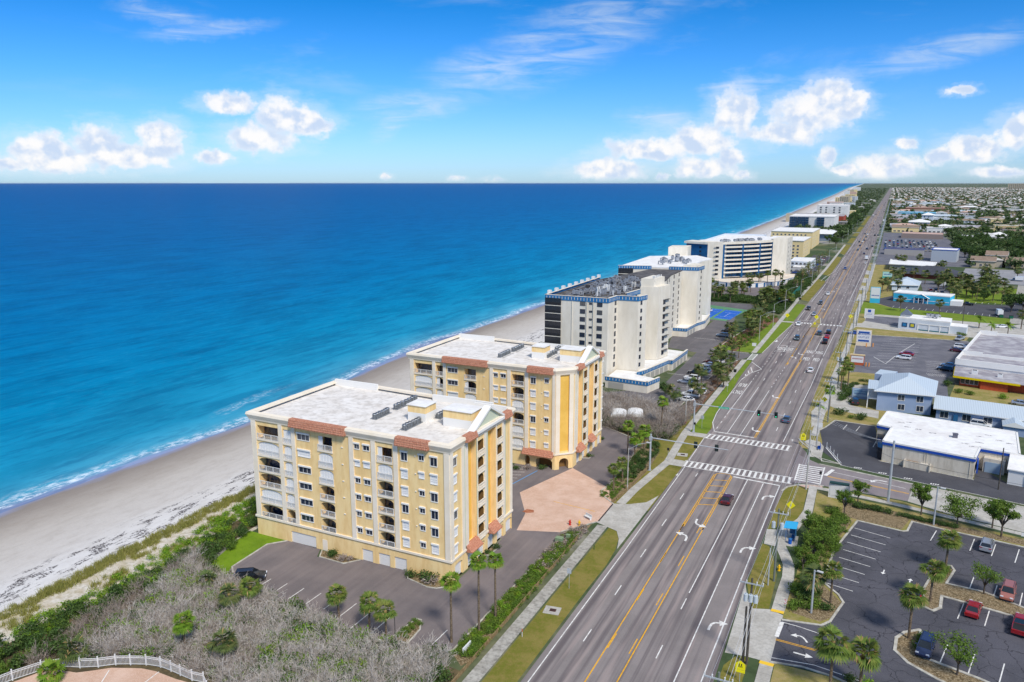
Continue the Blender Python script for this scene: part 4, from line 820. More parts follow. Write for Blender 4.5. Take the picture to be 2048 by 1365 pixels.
def condo(X0, Y0, label, chamfer, S, gname):
    """yellow six-storey condominium over garages; X0,Y0 its seaward near corner"""
    Wd = 42.2; DE = 22.8; DW = 25.6
    t = thing('condominium', label, 'apartment building', (X0 + Wd / 2, Y0 + DE / 2, 0))
    O = (X0, Y0); U = (1, 0); z_ = lambda k: FZ + FL * k        # k=0 lowest flat floor
    Ws = Wd - (3.2 if chamfer else 0)
    op = []; win = []; bal = []
    cols_b = [('A', 1.5, 4.9), ('B', 7.6, 1.9), ('C', 15.5, 3.1), ('D', 28.1, 3.0)]
    for k in range(6):
        fl_ = 5 - k                                             # 0 = top
        for c, u, w_ in cols_b:
            arch = .5 if k < 5 else 0
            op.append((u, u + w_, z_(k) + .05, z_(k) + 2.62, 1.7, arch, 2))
            bal.append((u, w_, z_(k) + .02, 2.5, S[c][fl_]))
        for c, u, w_, h_, ml in (('1', 10.9, 2.7, 1.15, 3), ('2', 23.4, 1.0, .95, 2), ('3', 25.25, 1.25, .95, 2), ('4', 32.9, 1.2, 1.5, 2), ('5', 36.4, .95, .95, 2), ('6', 38.6, 1.25, 1.55, 2)):
            if chamfer and c == '6': continue
            zz = z_(k) + 2.45 - h_; op.append((u, u + w_, zz, zz + h_, .13, 0, None)); win.append((u, zz, w_, h_, S[c][fl_], ml))
    gr = [(8.1, 5.8), (24.1, 2.3), (27.6, 2.4), (30.9, 2.5)] if not chamfer else [(8.1, 5.8), (24.1, 2.3)]
    for u, w_ in gr: op.append((u, u + w_, 0, 2.2, .25, 0, None))
    if chamfer: op += [(31.4, 32.7, 0, 2.5, .8, .6, 2), (34.2, 38.4, 0, 2.5, 2.2, .7, 2)]
    mb = MB(); facade(mb, O, U, Ws, 0, 22.9, op, 0, 1)
    # east wall
    OE = (X0 + Wd, Y0 + (3.2 if chamfer else 0)); UE = (0, 1); sh = 3.2 if chamfer else 0
    ope = []; wine = []; bale = []
    vb = [(9.3 - sh, 2.2), (16.6 - sh, 2.0)] if not chamfer else [(9.7 - sh, 2.0), (17.1 - sh, 2.0)]
    for k in range(6):
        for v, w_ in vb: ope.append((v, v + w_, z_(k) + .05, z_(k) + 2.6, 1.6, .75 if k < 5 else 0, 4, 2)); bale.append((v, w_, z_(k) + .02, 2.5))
        if not chamfer:
            zz = z_(k) + .95; ope.append((.9, 2.1, zz, zz + 1.5, .13, 0, None)); wine.append((.9, zz, 1.2, 1.5, S['E'][5 - k], 2))
        else: zz = z_(k) + .95; ope.append((22 - sh, 23 - sh, zz, zz + 1.3, .13, 0, None)); wine.append((22 - sh, zz, 1.0, 1.3, 'gssgss'[5 - k], 2))
    # two tall recessed bays
    rb = [(5.9 - sh, 9.0 - sh), (13.2 - sh, 16.2 - sh)]
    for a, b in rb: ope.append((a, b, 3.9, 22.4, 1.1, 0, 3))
    for v in (1.2, 5.6, 9.2, 12.9, 16.6, 20.2): 
        v -= sh
        if v < .3: continue
        ope.append((v, v + 2.6, 0, 2.6, .45, .3, None))
    facade(mb, OE, UE, DE - sh, 0, 22.9, ope, 0, 1)
    mb.face([(X0 + Wd, Y0 + DE, 0), (X0, Y0 + DW, 0), (X0, Y0 + DW, 22.9), (X0 + Wd, Y0 + DE, 22.9)], 0)
    mb.face([(X0, Y0 + DW, 0), (X0, Y0, 0), (X0, Y0, 22.9), (X0, Y0 + DW, 22.9)], 0)
    if chamfer:
        c0 = (X0 + Ws, Y0); c1 = (X0 + Wd, Y0 + 3.2); q = math.sqrt(.5); L_ = 3.2 / q
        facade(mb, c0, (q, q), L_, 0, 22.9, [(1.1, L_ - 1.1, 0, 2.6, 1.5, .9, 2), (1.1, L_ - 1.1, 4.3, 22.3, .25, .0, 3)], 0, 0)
    mb.build('wall', [YEL, YEL, RECESS_SHADE, YELD, M('shaded_doorway', (.09, .05, .025), rough=.4) if 'shaded_doorway' not in bpy.data.materials else bpy.data.materials['shaded_doorway']], t)
    # pilasters, cornice, belt, parapet
    mb = MB()
    pil = [(.15, 1.25), (6.6, 7.45), (9.6, 10.4), (22.3, 23.2), (26.9, 27.8), (31.4, 32.3)] + ([] if chamfer else [(41.2, 42.2)])
    if chamfer: pil += [(Ws - .7, Ws)]
    for a, b in pil: mb.box(X0 + a, X0 + b, Y0 - .18, Y0 + .0, 3.9, 22.7)
    for a, b in [(0, .9), (3.7 , 4.5), (4.9, 5.8), (9.05, 9.25), (11.65, 12.4), (16.3, 16.55), (18.75, 19.6), (21.9, 22.8)]:
        a -= 0; 
        if a < sh: a = sh
        if b <= a: continue
        mb.box(X0 + Wd, X0 + Wd + .16, Y0 + a, Y0 + b, 3.9, 22.7)
    if chamfer:
        q = math.sqrt(.5)
        for s0 in (0.06, 3.4):
            a = (X0 + Ws + q * s0, Y0 + q * s0); b = (X0 + Ws + q * (s0 + 1.05), Y0 + q * (s0 + 1.05)); n_ = (q * .18, -q * .18)
            mb.prism([a, b, (b[0] + n_[0], b[1] + n_[1]), (a[0] + n_[0], a[1] + n_[1])], 3.9, 22.7)
    out = [(X0, Y0), (X0 + Ws, Y0)] + ([(X0 + Wd, Y0 + sh)] if chamfer else [(X0 + Wd, Y0)] if not chamfer else []) + [(X0 + Wd, Y0 + DE), (X0, Y0 + DW)]
    out = list(dict.fromkeys(out))
    def ring(off, z0, z1, inner):
        cx = sum(p_[0] for p_ in out) / len(out); cy = sum(p_[1] for p_ in out) / len(out)
        def ofs(d):
            r_ = []; n_ = len(out)
            for i in range(n_):
                a = Vector((*out[i - 1], 0)); b = Vector((*out[i], 0)); c = Vector((*out[(i + 1) % n_], 0))
                d1 = (b - a).normalized(); d2 = (c - b).normalized(); n1_ = Vector((d1.y, -d1.x, 0)); n2_ = Vector((d2.y, -d2.x, 0)); bi = (n1_ + n2_).normalized()
                k = d / max(.3, bi.dot(n1_)); r_.append((b.x + bi.x * k, b.y + bi.y * k))
            return r_
        A = ofs(off[0]); B = ofs(off[1]); I = ofs(inner); n_ = len(out)
        for i in range(n_):
            j = (i + 1) % n_
            mb.face([(*A[i], z0), (*A[j], z0), (*B[j], z1), (*B[i], z1)]); mb.face([(*B[i], z1), (*B[j], z1), (*I[j], z1), (*I[i], z1)])
            mb.face([(*I[j], z0), (*I[i], z0), (*I[i], z1), (*I[j], z1)]); mb.face([(*A[j], z0), (*A[i], z0), (*I[i], z0), (*I[j], z0)])
        return I
    ring((.22, .22), 3.55, 3.92, -.01)
    ring((.2, .25), 22.55, 22.8, -.01); ring((.25, .55), 22.8, 23.45, -.01); ring((.55, .62), 23.45, 23.62, -.01)
    RI = ring((.62, .5), 23.62, 24.05, -.45)
    mb.build('cornice', CREAM, t)
    mb = MB(); mb.face([(x, y, 23.3) for x, y in RI]); 
    ws = [(X0 + .5, Y0 + .5), (X0 + Wd - .5, Y0 + DE - .5)]
    mb.build('flat_roof', ROOFW, t)
    mb = MB()                                                    # raised white parapet pieces inside
    for a, b, c, d, zt in ((X0 + .3, X0 + 11, Y0 + DW - 1.0, Y0 + DW - .5, 24.6), (X0 + 25, X0 + Wd - 4, Y0 + DE + .6, Y0 + DE + 1.1, 24.5), (X0 + Wd - 7, X0 + Wd - .4, Y0 + DE - 1.2, Y0 + DE - .7, 24.7)):
        mb.box(a, b, c - .6, d - .6, 23.3, zt); mb.build('parapet', TRIM, t); mb = MB()
    # pediment
    v0, v1, va = (6.9, 18.8, 13.3) if not chamfer else (7.3, 19.3, 13.6); xx = X0 + Wd
    mb = MB()
    for xa, xb, m_ in ((xx - .55, xx + .2, 0),):
        P_ = [(v0, 23.6), (v1, 23.6), (va, 26.7)]
        mb.face([(xb, Y0 + a, z) for a, z in P_], 1); mb.face([(xa, Y0 + a, z) for a, z in P_[::-1]], 0)
        for (a, za), (b, zb) in ((P_[1], P_[2]), (P_[2], P_[0])): mb.face([(xa, Y0 + a, za), (xb, Y0 + a, za), (xb, Y0 + b, zb), (xa, Y0 + b, zb)], 0)
    for (a, za), (b, zb) in (((v0 - .3, 23.55), (va, 26.75)), ((v1 + .3, 23.55), (va, 26.75))):
        d_ = .32; mb.face([(xx - .7, Y0 + a, za + d_), (xx + .65, Y0 + a, za + d_), (xx + .65, Y0 + b, zb + d_), (xx - .7, Y0 + b, zb + d_)], 0)
        mb.face([(xx + .65, Y0 + a, za - .1), (xx + .65, Y0 + a, za + d_), (xx + .65, Y0 + b, zb + d_), (xx + .65, Y0 + b, zb - .1)], 0)
        mb.face([(xx + .65, Y0 + a, za - .1), (xx + .65, Y0 + b, zb - .1), (xx + .2, Y0 + b, zb - .1), (xx + .2, Y0 + a, za - .1)], 0)
        mb.face([(xx - .7, Y0 + a, za - .1), (xx - .7, Y0 + a, za + d_), (xx - .7, Y0 + b, zb + d_), (xx - .7, Y0 + b, zb - .1)], 0)
    mb.box(xx + .2, xx + .7, Y0 + v0 - .2, Y0 + v1 + .2, 23.3, 23.75, 0); mb.build('pediment', [TRIM, MINT], t)
    mb = MB()
    for v in (4.5 - 0, 12.5, 19.7): 
        if v < sh + .2: continue
        mb.box(xx + .0, xx + .07, Y0 + v, Y0 + v + (.38 if v != 12.5 else .6), 4, 22.6)
    for v in (8.98, 16.35): mb.box(xx + .0, xx + .12, Y0 + v - .02, Y0 + v + .1, 4, 22.6)
    mb.build('mint_band', MINT, t)
    # tiled skirts
    tile_skirt(t, O, U, 9.7, 21.9, 22.7, 24.12, 1.0, inn=.64); tile_skirt(t, O, U, 32.2, 38.6, 22.7, 24.12, 1.0, inn=.64)
    tile_skirt(t, OE, UE, 4.4 - sh, 8.0 - sh, 23.1, 24.15, 1.0, inn=.66); tile_skirt(t, OE, UE, 18.6 - sh, 21.4 - sh, 23.1, 24.15, 1.0, inn=.66)
    tile_skirt(t, OE, UE, 4.9 - sh, 9.0 - sh, 3.3, 4.5, 1.3, 'lower_tile_roof'); tile_skirt(t, OE, UE, 13.0 - sh, 16.4 - sh, 3.3, 4.5, 1.3, 'lower_tile_roof')
    if chamfer: tile_skirt(t, O, U, 31.0, 38.7, 3.1, 4.4, 1.2, 'lower_tile_roof')
    for u, w_, z, h_, k_ in bal: balcony(t, 0, O, U, u, w_, z, h_, k_)
    for u, z, w_, h_, k_, ml in win: window(t, 0, u, z, w_, h_, O, U, 'glass' if k_ == 'g' else 'shutter', ml)
    for u, z, w_, h_, k_, ml in wine: window(t, math.pi / 2, u, z, w_, h_, OE, UE, 'glass' if k_ == 'g' else 'shutter', ml)
    def bel():
        mb = MB(); w_ = 2.0
        mb.box(-.12, w_ + .12, -.38, .0, -.16, .02); mb.box(-.12, w_ + .12, -.38, -.22, .85, 1.0)
        for i in range(8): x = w_ * (i + .5) / 8; mb.tube((x, -.3, .02), (x, -.3, .4), .05, .085, 6); mb.tube((x, -.3, .4), (x, -.3, .85), .085, .04, 6)
        mb.box(-.12, .02, -.4, .0, .02, 1.0); mb.box(w_ - .02, w_ + .12, -.4, 0, .02, 1.0); return mb.mesh('balustrade', CREAM)
    bm_ = cached('balust', bel)
    for v, w_, z, h_ in bale:
        inst('balustrade', bm_, t, (OE[0] - t.location.x, OE[1] + v - t.location.y, z), math.pi / 2, (w_ / 2.0, 1, 1))
    for u, w_ in gr: garage(t, 0, O, U, u, w_, 2.2)
    for v in (1.2, 5.6, 9.2, 12.9, 16.6, 20.2):
        v -= sh
        if v > .3: garage(t, math.pi / 2, OE, UE, v, 2.6, 2.5, d=.2)
    mb = MB(); mb.box(X0 + 15.4, X0 + 16.5, Y0 - .03, Y0 + .03, 0, 2.1); mb.build('side_door', CREAM, t)
    dx, dy = X0 + 102.3, Y0 - 100.9                               # roof rooms
    for nm, a, b, c, d, h_ in (('lift_room', -74.6, -70.9, 111.0, 114.6, 2.9), ('stair_room', -67.2, -61.6, 110.9, 114.9, 3.0)):
        if chamfer: a += .6; b += .2; c += .4; d += .4
        r_ = MB(); r_.box(a + dx, b + dx, c + dy, d + dy, 23.3, 24.9, 1); r_.box(a + dx - .0, b + dx + .0, c + dy, d + dy, 24.9, 23.3 + h_, 0); ro = r_.build(nm, [YEL, TRIM], t)
        r_ = MB(); r_.box(a + dx - .2, b + dx + .2, c + dy - .2, d + dy + .2, 23.3 + h_, 23.4 + h_, 0); r_.build('roof_slab', ROOFC, ro)
    mb = MB()                                                    # wall lamps on the blank strip and vents
    for k in range(1, 6): mb.box(X0 + 20.6, X0 + 20.95, Y0 - .14, Y0, z_(k) + 1.2, z_(k) + 1.32); mb.box(X0 + 35.6, X0 + 35.8, Y0 - .14, Y0, z_(k) + 2.0, z_(k) + 2.14)
    mb.build('wall_vent', TRIM, t)
    rows = [(-80.3, 108.9, 112.9, 6), (-80.4, 115.6, 122.4, 7), (-72.0, 106.0, 111.4, 7), (-70.2, 114.2, 118.4, 5)] if not chamfer else [(-82.0 + 1.2, 108.6, 113.6, 7), (-80.7, 116.0, 121.6, 6), (-71.6, 112.2, 115.4, 4), (-70.3, 113.4, 118.6, 5), (-71.2, 121.5, 125, 4)]
    lb = {0: 'seaward row', 1: 'long far row', 2: 'middle row', 3: 'row between the two roof rooms', 4: 'far row'}
    for ri, (x, a, b, n_) in enumerate(rows):
        for i in range(n_):
            ac(x + dx - .5 * (1 if chamfer else 0) + random.uniform(-.1, .1), a + dy + (b - a) * i / (n_ - 1), 23.32, 'round condenser in the %s, %s' % (lb[ri], gname), 'air conditioners, %s, %s' % (lb[ri], gname))
        k_ = MB(); k_.box(x + dx - .75, x + dx - .68, a + dy - .5, b + dy + .5, 23.32, 23.42); k_.box(x + dx + .55, x + dx + .62, a + dy - .5, b + dy + .5, 23.32, 23.42); k_.build('pipe_rail', STEEL, t)
    return t
S1 = dict(A='osoosoo'[:6], B='sssss' + 'o', C='hssooo', D='hsoooo', E='gssgss')
S1.update({'1': 'gsgggg', '2': 'gsgggg', '3': 'gsgggg', '4': 'gssgss', '5': 'gsgggg', '6': 'gsgggs'})
S1['A'] = 'osoo' + 'so'
S2 = dict(A='osssss', B='ohssss', C='ohssoo', D='oososs', E='gssgss')
S2.update({'1': 'ggsggs', '2': 'gssgss', '3': 'gssgss', '4': 'gssgss', '5': 'gssgss', '6': 'ssssss'})
condo(-102.3, 100.9, 'nearer of the two yellow condominium buildings, red tiled skirts, between beach and car park', False, S1, 'nearer yellow condominium roof')
condo(-103.6, 155.6, 'farther yellow condominium with cut corner above the arched entrance, behind the nearer one', True, S2, 'farther yellow condominium roof')
# ---------------------------------------------------------------- white condominium with blue bands
BLU = M('blue_band', srgb('2f7fb8', .8), srgb('2a74ad', .8), .5, .7, .3)
WCON = M('warm_white_stucco', srgb('f3ebdb', .84), srgb('e8dfcd', .83), .2, .9, .15, c3=srgb('c4b9a6', .84), s3=.6, k3=.16, stretch=(1.2, 1.2, .4))
BGLASS = M('bronze_glass', (.02, .022, .028), rough=.12, spec=.6)
def wall_poly(t, poly, z0, z1, mat, name='wall', top=None):
    mb = MB(); mb.prism(poly, z0, z1, 0, 1 if top else None); return mb.build(name, [mat] + ([top] if top else []), t)
def band(t, pts, z0, z1, th=.14, mat=None, ticks=True, name='blue_parapet', closed=False):
    """parapet band along a polyline whose outside is on the right, with white ticks"""
    mb = MB(); pts = list(pts) + ([pts[0]] if closed else [])
    for a, b in zip(pts[:-1], pts[1:]):
        d = Vector((b[0] - a[0], b[1] - a[1])); L = d.length; d /= L; n_ = Vector((d.y, -d.x)); ang = math.atan2(d.y, d.x); mid = ((a[0] + b[0]) / 2 + n_.x * th / 2, (a[1] + b[1]) / 2 + n_.y * th / 2, z0)
        mb.obox(mid, (L + th, th, z1 - z0), ang, 0); mb.obox((mid[0] - n_.x * .2, mid[1] - n_.y * .2, z1 + .003), (L + .3, .7, .1), ang, 1)
        if ticks:
            k = int(L / 1.05)
            for i in range(k):
                c = Vector(a) + d * (L * (i + .5) / k) + n_ * (th + .02); mb.obox((c.x, c.y, z0 + (z1 - z0) * .2), (.16, .05, (z1 - z0) * .6), ang, 1)
    return mb.build(name, [mat or BLU, WCON], t)
def winrow(t, O, U, us, zs, w_, h_, mull=2, gm=None, fm=None, th=.05, name='window', kinds=None):
    ang = math.atan2(U[1], U[0])
    for u in us:
        for z in zs: window(t, ang, u, z, w_, h_, O, U, 'glass', mull, False, fm or DARKF, gm or GLASS, name, th, .005 - .0)
t = thing('condominium', 'white nine-storey condominium stepping back with blue parapet bands and crowded roof plant', 'apartment building', (-88, 285, 0))
ZT = 28.2; zf = [4.3 + 2.63 * k for k in range(9)]
SW = [(-102, 236), (-80, 236.4), (-79.4, 244.2), (-72.4, 244.6), (-71, 250), (-78.4, 251), (-77, 262.5), (-71, 264), (-69.2, 272), (-76, 276), (-77.6, 300), (-80.2, 318), (-80.3, 337.6), (-94, 336), (-100, 300), (-102.2, 291)]
NW = [(-107.7, 331.3), (-101.4, 333.4), (-94, 336.2), (-80.3, 337.7), (-73.8, 339.2), (-73.0, 348), (-78.5, 352), (-79.5, 372), (-76.8, 385), (-88, 400), (-109, 386)]
wall_poly(t, SW, 0, ZT - 1.3, WCON, 'south_wing_wall'); wall_poly(t, NW, 0, ZT - .3, WCON, 'north_wing_wall')
mb = MB(); mb.prism(SW, ZT - 1.3, ZT - .9); mb.build('south_roof', M('dark_gravel_roof', srgb('75706c', .8), srgb('4c4845', .8), .5), t)
mb = MB(); mb.prism(NW, ZT - .3, ZT + .1); mb.build('north_roof', ROOFC, t)
band(t, [SW[0], SW[1], SW[2], SW[3], SW[4]], ZT - 1.5, ZT, .16); band(t, [SW[5], SW[6], (-76.6, 266)], ZT - 1.5, ZT, .16); band(t, [(-102, 290), SW[0]], ZT - 1.5, ZT, .16)
band(t, [NW[0], NW[1], NW[2]], ZT - 1, ZT + .5, .16); band(t, [(-86, 337), NW[3], NW[4], NW[5], NW[6]], ZT - 1, ZT + .5, .16)
# stair towers (stepped crown)
mb = MB(); TW = [(-77, 262.3), (-70.6, 263.8), (-68.8, 272.2), (-76, 276)]; mb.prism(TW, 3, ZT + 1.0); mb.prism([(-76.9, 262.6), (-72.6, 263.6), (-71, 272), (-76, 275)], ZT + 1.0, ZT + 3.8)
mb.build('stair_tower', WCON, t)
mb = MB(); mb.prism([(-101, 392), (-92, 396), (-93, 408), (-102, 404)], ZT - 6, ZT + 4.5); mb.prism([(-80.1, 337.9), (-73.9, 339.4), (-73.2, 347.7), (-78, 350)], ZT, ZT + 1.2); mb.build('penthouse_tower', WCON, t)
# the sea-side glazed balconies, a tier per floor
def tier(t, O, U, u0, w_, z, dz=2.63):
    ang = math.atan2(U[1], U[0]); L = t.location
    def f():
        mb = MB(); mb.box(-.05, w_ + .05, -.35, 0, -.12, .1, 1); mb.box(0, w_, -.28, -.2, .1, dz - .12, 0)
        n_ = max(2, int(w_ / 1.2))
        for i in range(n_ + 1): x = w_ * i / n_; mb.box(x - .05, x + .05, -.32, -.2, .1, dz - .12, 2)
        mb.box(0, w_, -.34, -.28, 1.0, 1.08, 2); mb.box(0, w_, -.34, -.285, .1, 1.0, 3); return mb.mesh('glazed_balcony', [BGLASS, WCON, DARKF, BLACK])
    return inst('glazed_balcony', cached(('tier', round(w_, 2)), f), t, (O[0] + U[0] * u0 - L.x, O[1] + U[1] * u0 - L.y, z), ang)
for z in zf: tier(t, (-102, 236), (1, 0), .0, 5.7, z - .6)
for k, z in enumerate(zf): tier(t, (-107.7, 331.3), (.95, .31), 0, 6.5, z - .3)
cs = MB(); 
for x in (-92.4, -87.2, -84.9): cs.box(x - .07, x + .07, 235.93, 236.2, 3, ZT - 1.5)
cs.build('wall_joint', WCON, t)
U0 = (1, .018)
winrow(t, (-102, 236), U0, [12.4], zf, 1.75, 1.35, 2); winrow(t, (-102, 236), U0, [15.6], [z + .55 for z in zf], .95, .5, 1); winrow(t, (-102, 236), U0, [18.3], zf, 1.75, 1.35, 2)
def dirv(a, b): d = Vector((b[0] - a[0], b[1] - a[1])).normalized(); return (d.x, d.y)
winrow(t, SW[1], dirv(SW[1], SW[2]), [5.6], zf, 1.3, 1.45, 2); winrow(t, SW[3], dirv(SW[3], SW[4]), [1.6], zf, 1.0, 1.2, 1)
winrow(t, (-70.6, 263.8), dirv((-70.6, 263.8), (-68.8, 272.2)), [3.4], [z for z in zf[:-1]] , 1.6, 1.35, 1)
mb = MB()
for z in zf[:-1]: d_ = dirv((-70.6, 263.8), (-68.8, 272.2)); c = (-70.6 + d_[0] * 5.2, 263.8 + d_[1] * 5.2); mb.obox((c[0] + .45, c[1], z + 1.55), (4.2, .9, .07), math.atan2(d_[1], d_[0]))
mb.build('window_awning', DARKF, t)
winrow(t, SW[10], dirv(SW[10], SW[11]), [3, 10], zf, 1.4, 1.4, 2); winrow(t, SW[11], dirv(SW[11], SW[12]), [4, 13], zf, 1.6, 1.4, 2)
winrow(t, SW[5], dirv(SW[5], SW[6]), [3, 7.4], zf, 1.2, 1.3, 1)
winrow(t, NW[4], dirv(NW[4], NW[5]), [4.2], [z + .5 for z in zf], 1.0, 1.1, 1); winrow(t, NW[5], dirv(NW[5], NW[6]), [2], zf, 1, 1.1, 1)
# podiums with garages
for nm, poly, bnd in (('garage_podium', [(-78.4, 230.6), (-64, 229.2), (-62.3, 237.4), (-71, 240.4), (-71.5, 244), (-79, 244)], [(-78.4, 230.6), (-64, 229.2), (-62.3, 237.0)]),
                      ('garage_podium', [(-71.6, 244.8), (-69.4, 243.2), (-65.9, 262.2), (-64.6, 262.0), (-64.0, 282.5), (-76, 284), (-76, 262)], [(-70.8, 240.6), (-69.4, 243.4), (-65.9, 262.2), (-64.6, 262.0), (-64.3, 271), (-64.0, 282.5)]),
                      ('garage_podium', [(-82, 324.6), (-74.4, 324.7), (-73.6, 339.5), (-71.6, 348.4), (-73.4, 368), (-80, 368), (-81, 340)], [(-82, 324.6), (-74.4, 324.7), (-73.6, 339.5), (-71.6, 348.4), (-73.2, 366)])):
    mb = MB(); mb.prism(poly, 0, 2.9, 0, 1); mb.build(nm, [WCON, ROOFC], t); band(t, bnd, 2.5, 3.7, .16, name='podium_parapet')
for a, b, n_ in (((-78.4, 230.6), (-64, 229.2), 1), ((-69.3, 244), (-66, 262), 5), ((-64.55, 263), (-64.05, 281.5), 4), ((-74.35, 325.2), (-73.7, 338.5), 3)):
    d_ = dirv(a, b); L = math.dist(a, b); ang = math.atan2(d_[1], d_[0])
    for i in range(n_):
        wg = 5.2 if n_ == 1 else 2.9; garage(t, ang, (a[0] + d_[1] * .24, a[1] - d_[0] * .24), d_, 1.2 + i * (L - .8) / n_, wg, 2.1, M('dull_garage_door', srgb('bfbab0', .74)) if 'dull_garage_door' not in bpy.data.materials else bpy.data.materials['dull_garage_door'])
# roof plant of the white condominium: separate things
PIPE = M('galvanised_duct', (.45, .46, .48), (.28, .29, .31), 2, .5, .5, metal=.4); CABL = M('white_antenna_panel', srgb('efeeea', .85), rough=.5)
def duct_mesh():
    mb = MB(); mb.obox((0, 0, .5), (1.4, 1.0, 1.1)); mb.obox((0, 0, 0), (.1, .8, .5)); mb.tube((.7, 0, 1.1), (1.6, 0, 1.1), .18, n=8); mb.tube((1.6, 0, 1.1), (1.6, 0, .1), .18, n=8); mb.tube((0, 0, 1.6), (0, 0, 1.75), .38, n=10, m=1); return mb.mesh('roof_unit', [PIPE, BLACK])
def panel_mesh():
    mb = MB(); mb.tube((0, 0, 0), (0, 0, 3.0), .06, n=5, m=1); mb.obox((0, .16, .9), (.34, .18, 2.0), 0, 0); mb.obox((.5, .16, 1.1), (.34, .18, 1.7), 0, 0); mb.tube((-.1, .05, 1.6), (.6, .05, 1.6), .04, n=4, m=1)
    mb.tube((0, 0, 1.2), (.6, -.8, 0), .035, n=4, m=1); return mb.mesh('antenna_mast', [CABL, PIPE])
DU, AN = duct_mesh(), panel_mesh()
rr = random.Random(3)
mb = MB()
for i in range(120):
    x = rr.uniform(-99, -80); y = rr.uniform(240, 292); L = rr.uniform(2, 9); a = rr.choice((math.pi / 2, math.pi / 2, 0)); z = ZT - .6 + rr.uniform(0, .5)
    mb.obox((x, y, z), (L, rr.uniform(.1, .3), .12), a, rr.choice((0, 0, 1)))
mb.build('pipe_run', [PIPE, BLACK], t)
def inS(x, y): return -100 < x < -79.5 and 239 < y < 292
for i in range(58):
    x = rr.uniform(-96, -79.8); y = rr.uniform(243, 291)
    o = inst('rooftop_unit', DU, None, (x, y, ZT - .9), rr.choice((0, 1.57, 3.14)) + rr.uniform(-.1, .1), rr.uniform(.7, 1.3)); tag(o, 'grey metal rooftop unit among the pipes on the white condominium south wing roof', 'rooftop unit', 'rooftop units of the white condominium south wing')
for i in range(26):
    x, y = (rr.uniform(-88, -80), rr.uniform(240, 262)) if i < 14 else (rr.uniform(-82, -78), rr.uniform(262, 292))
    o = inst('antenna_mast', AN, None, (x, y, ZT - .9), rr.uniform(0, 6.3), rr.uniform(.8, 1.15)); tag(o, 'white panel antenna mast standing on the white condominium south wing roof', 'antenna', 'antenna masts on the white condominium south wing')
for i in range(14):
    x = rr.uniform(-97, -82); y = rr.uniform(345, 384)
    o = inst('rooftop_unit', DU, None, (x, y, ZT + .1), rr.uniform(0, 3), rr.uniform(.9, 1.5)); tag(o, 'dark rooftop unit on the white condominium north wing roof', 'rooftop unit', 'rooftop units of the white condominium north wing')
for i in range(9):
    x, y = -72.5 + rr.uniform(-1, 1), 264 + i * .95; o = inst('antenna_mast', AN, None, (x, y, ZT + 2.4), rr.uniform(0, 6), .75); tag(o, 'white panel antenna clustered on top of the stair tower', 'antenna', 'antennas on the stair tower')
for i in range(9): 
    y = 240 + i * 6.2; mb = MB(); mb.obox((-102.2, y, ZT - .2), (1.1, 1.3, 1.2), 0); tag(mb.build('sea_side_roof_box', CABL), 'small white box on the sea-side parapet of the white condominium', 'roof box', 'white boxes along the sea-side parapet')
# ---------------------------------------------------------------- curved blue and white condominium
t = thing('condominium', 'curved white and blue condominium with long balconies above a row of garages', 'apartment building', (-90, 550, 0))
BLD = M('blue_wall', srgb('1f6497', .8), srgb('1b5a8a', .8), .3, .8, .2)
C0, C1 = Vector((-97, 517)), Vector((-70, 554)); CM = Vector((-80.6, 531.4))     # concave front
def cpt(u, d=0):
    p_ = C0 * (1 - u) ** 2 + CM * 2 * u * (1 - u) + C1 * u ** 2; dt = (CM - C0) * 2 * (1 - u) + (C1 - CM) * 2 * u; dt.normalize(); n_ = Vector((dt.y, -dt.x)); return (p_ + n_ * d), math.atan2(dt.y, dt.x)
ZT4 = 26.8; NSEG = 24
front = [tuple(cpt(i / NSEG, -2.2)[0]) for i in range(NSEG + 1)]
mb = MB(); mb.prism(front + [(-66, 590), (-84, 600), (-118, 540), (-108, 522)], 0, ZT4 - .6, 0, 1); mb.build('wall', [BLD, ROOFC], t)
mb = MB(); mb.prism([(-106.6, 515.6), (-97, 517), (-95.4, 521), (-108, 524)], 0, ZT4); mb.build('end_wall', WCON, t); mb = MB(); mb.prism([(-70.2, 552.6), (-62.3, 565), (-62.0, 593), (-68, 593), (-72, 556)], 0, ZT4 + .6); mb.build('end_wall', WCON, t)
mb = MB(); mb.prism([(-122, 521), (-106.6, 515.7), (-108, 526), (-120, 532)], 0, ZT4 - 1.6, 0); mb.build('blue_end_wall', BLD, t)
mb = MB(); mb.prism([(-123.4, 520), (-106.4, 514.6), (-108, 527), (-121, 533)], ZT4 - 1.6, ZT4 - .2); mb.build('end_cap', WCON, t)
mb = MB()
for k in range(NSEG):
    (a, _), (b, _) = cpt(k / NSEG), cpt((k + 1) / NSEG); (a2, _), (b2, _) = cpt(k / NSEG, -2.4), cpt((k + 1) / NSEG, -2.4)
    mb.face([(*a, ZT4 - 1.5), (*b, ZT4 - 1.5), (*b, ZT4), (*a, ZT4)]); mb.face([(*a, ZT4), (*b, ZT4), (*b2, ZT4), (*a2, ZT4)]); mb.face([(*b2, ZT4 - 1.5), (*a2, ZT4 - 1.5), (*a, ZT4 - 1.5), (*b, ZT4 - 1.5)][::-1])
mb.build('roof_fascia', WCON, t)
mb = MB()
for u in (.02, .36, .70, .98):
    p_, a_ = cpt(u, -.9); mb.obox((p_.x, p_.y, 2), (1.3, 1.8, ZT4 - 3.5), a_)
mb.build('blue_pier', BLD, t)
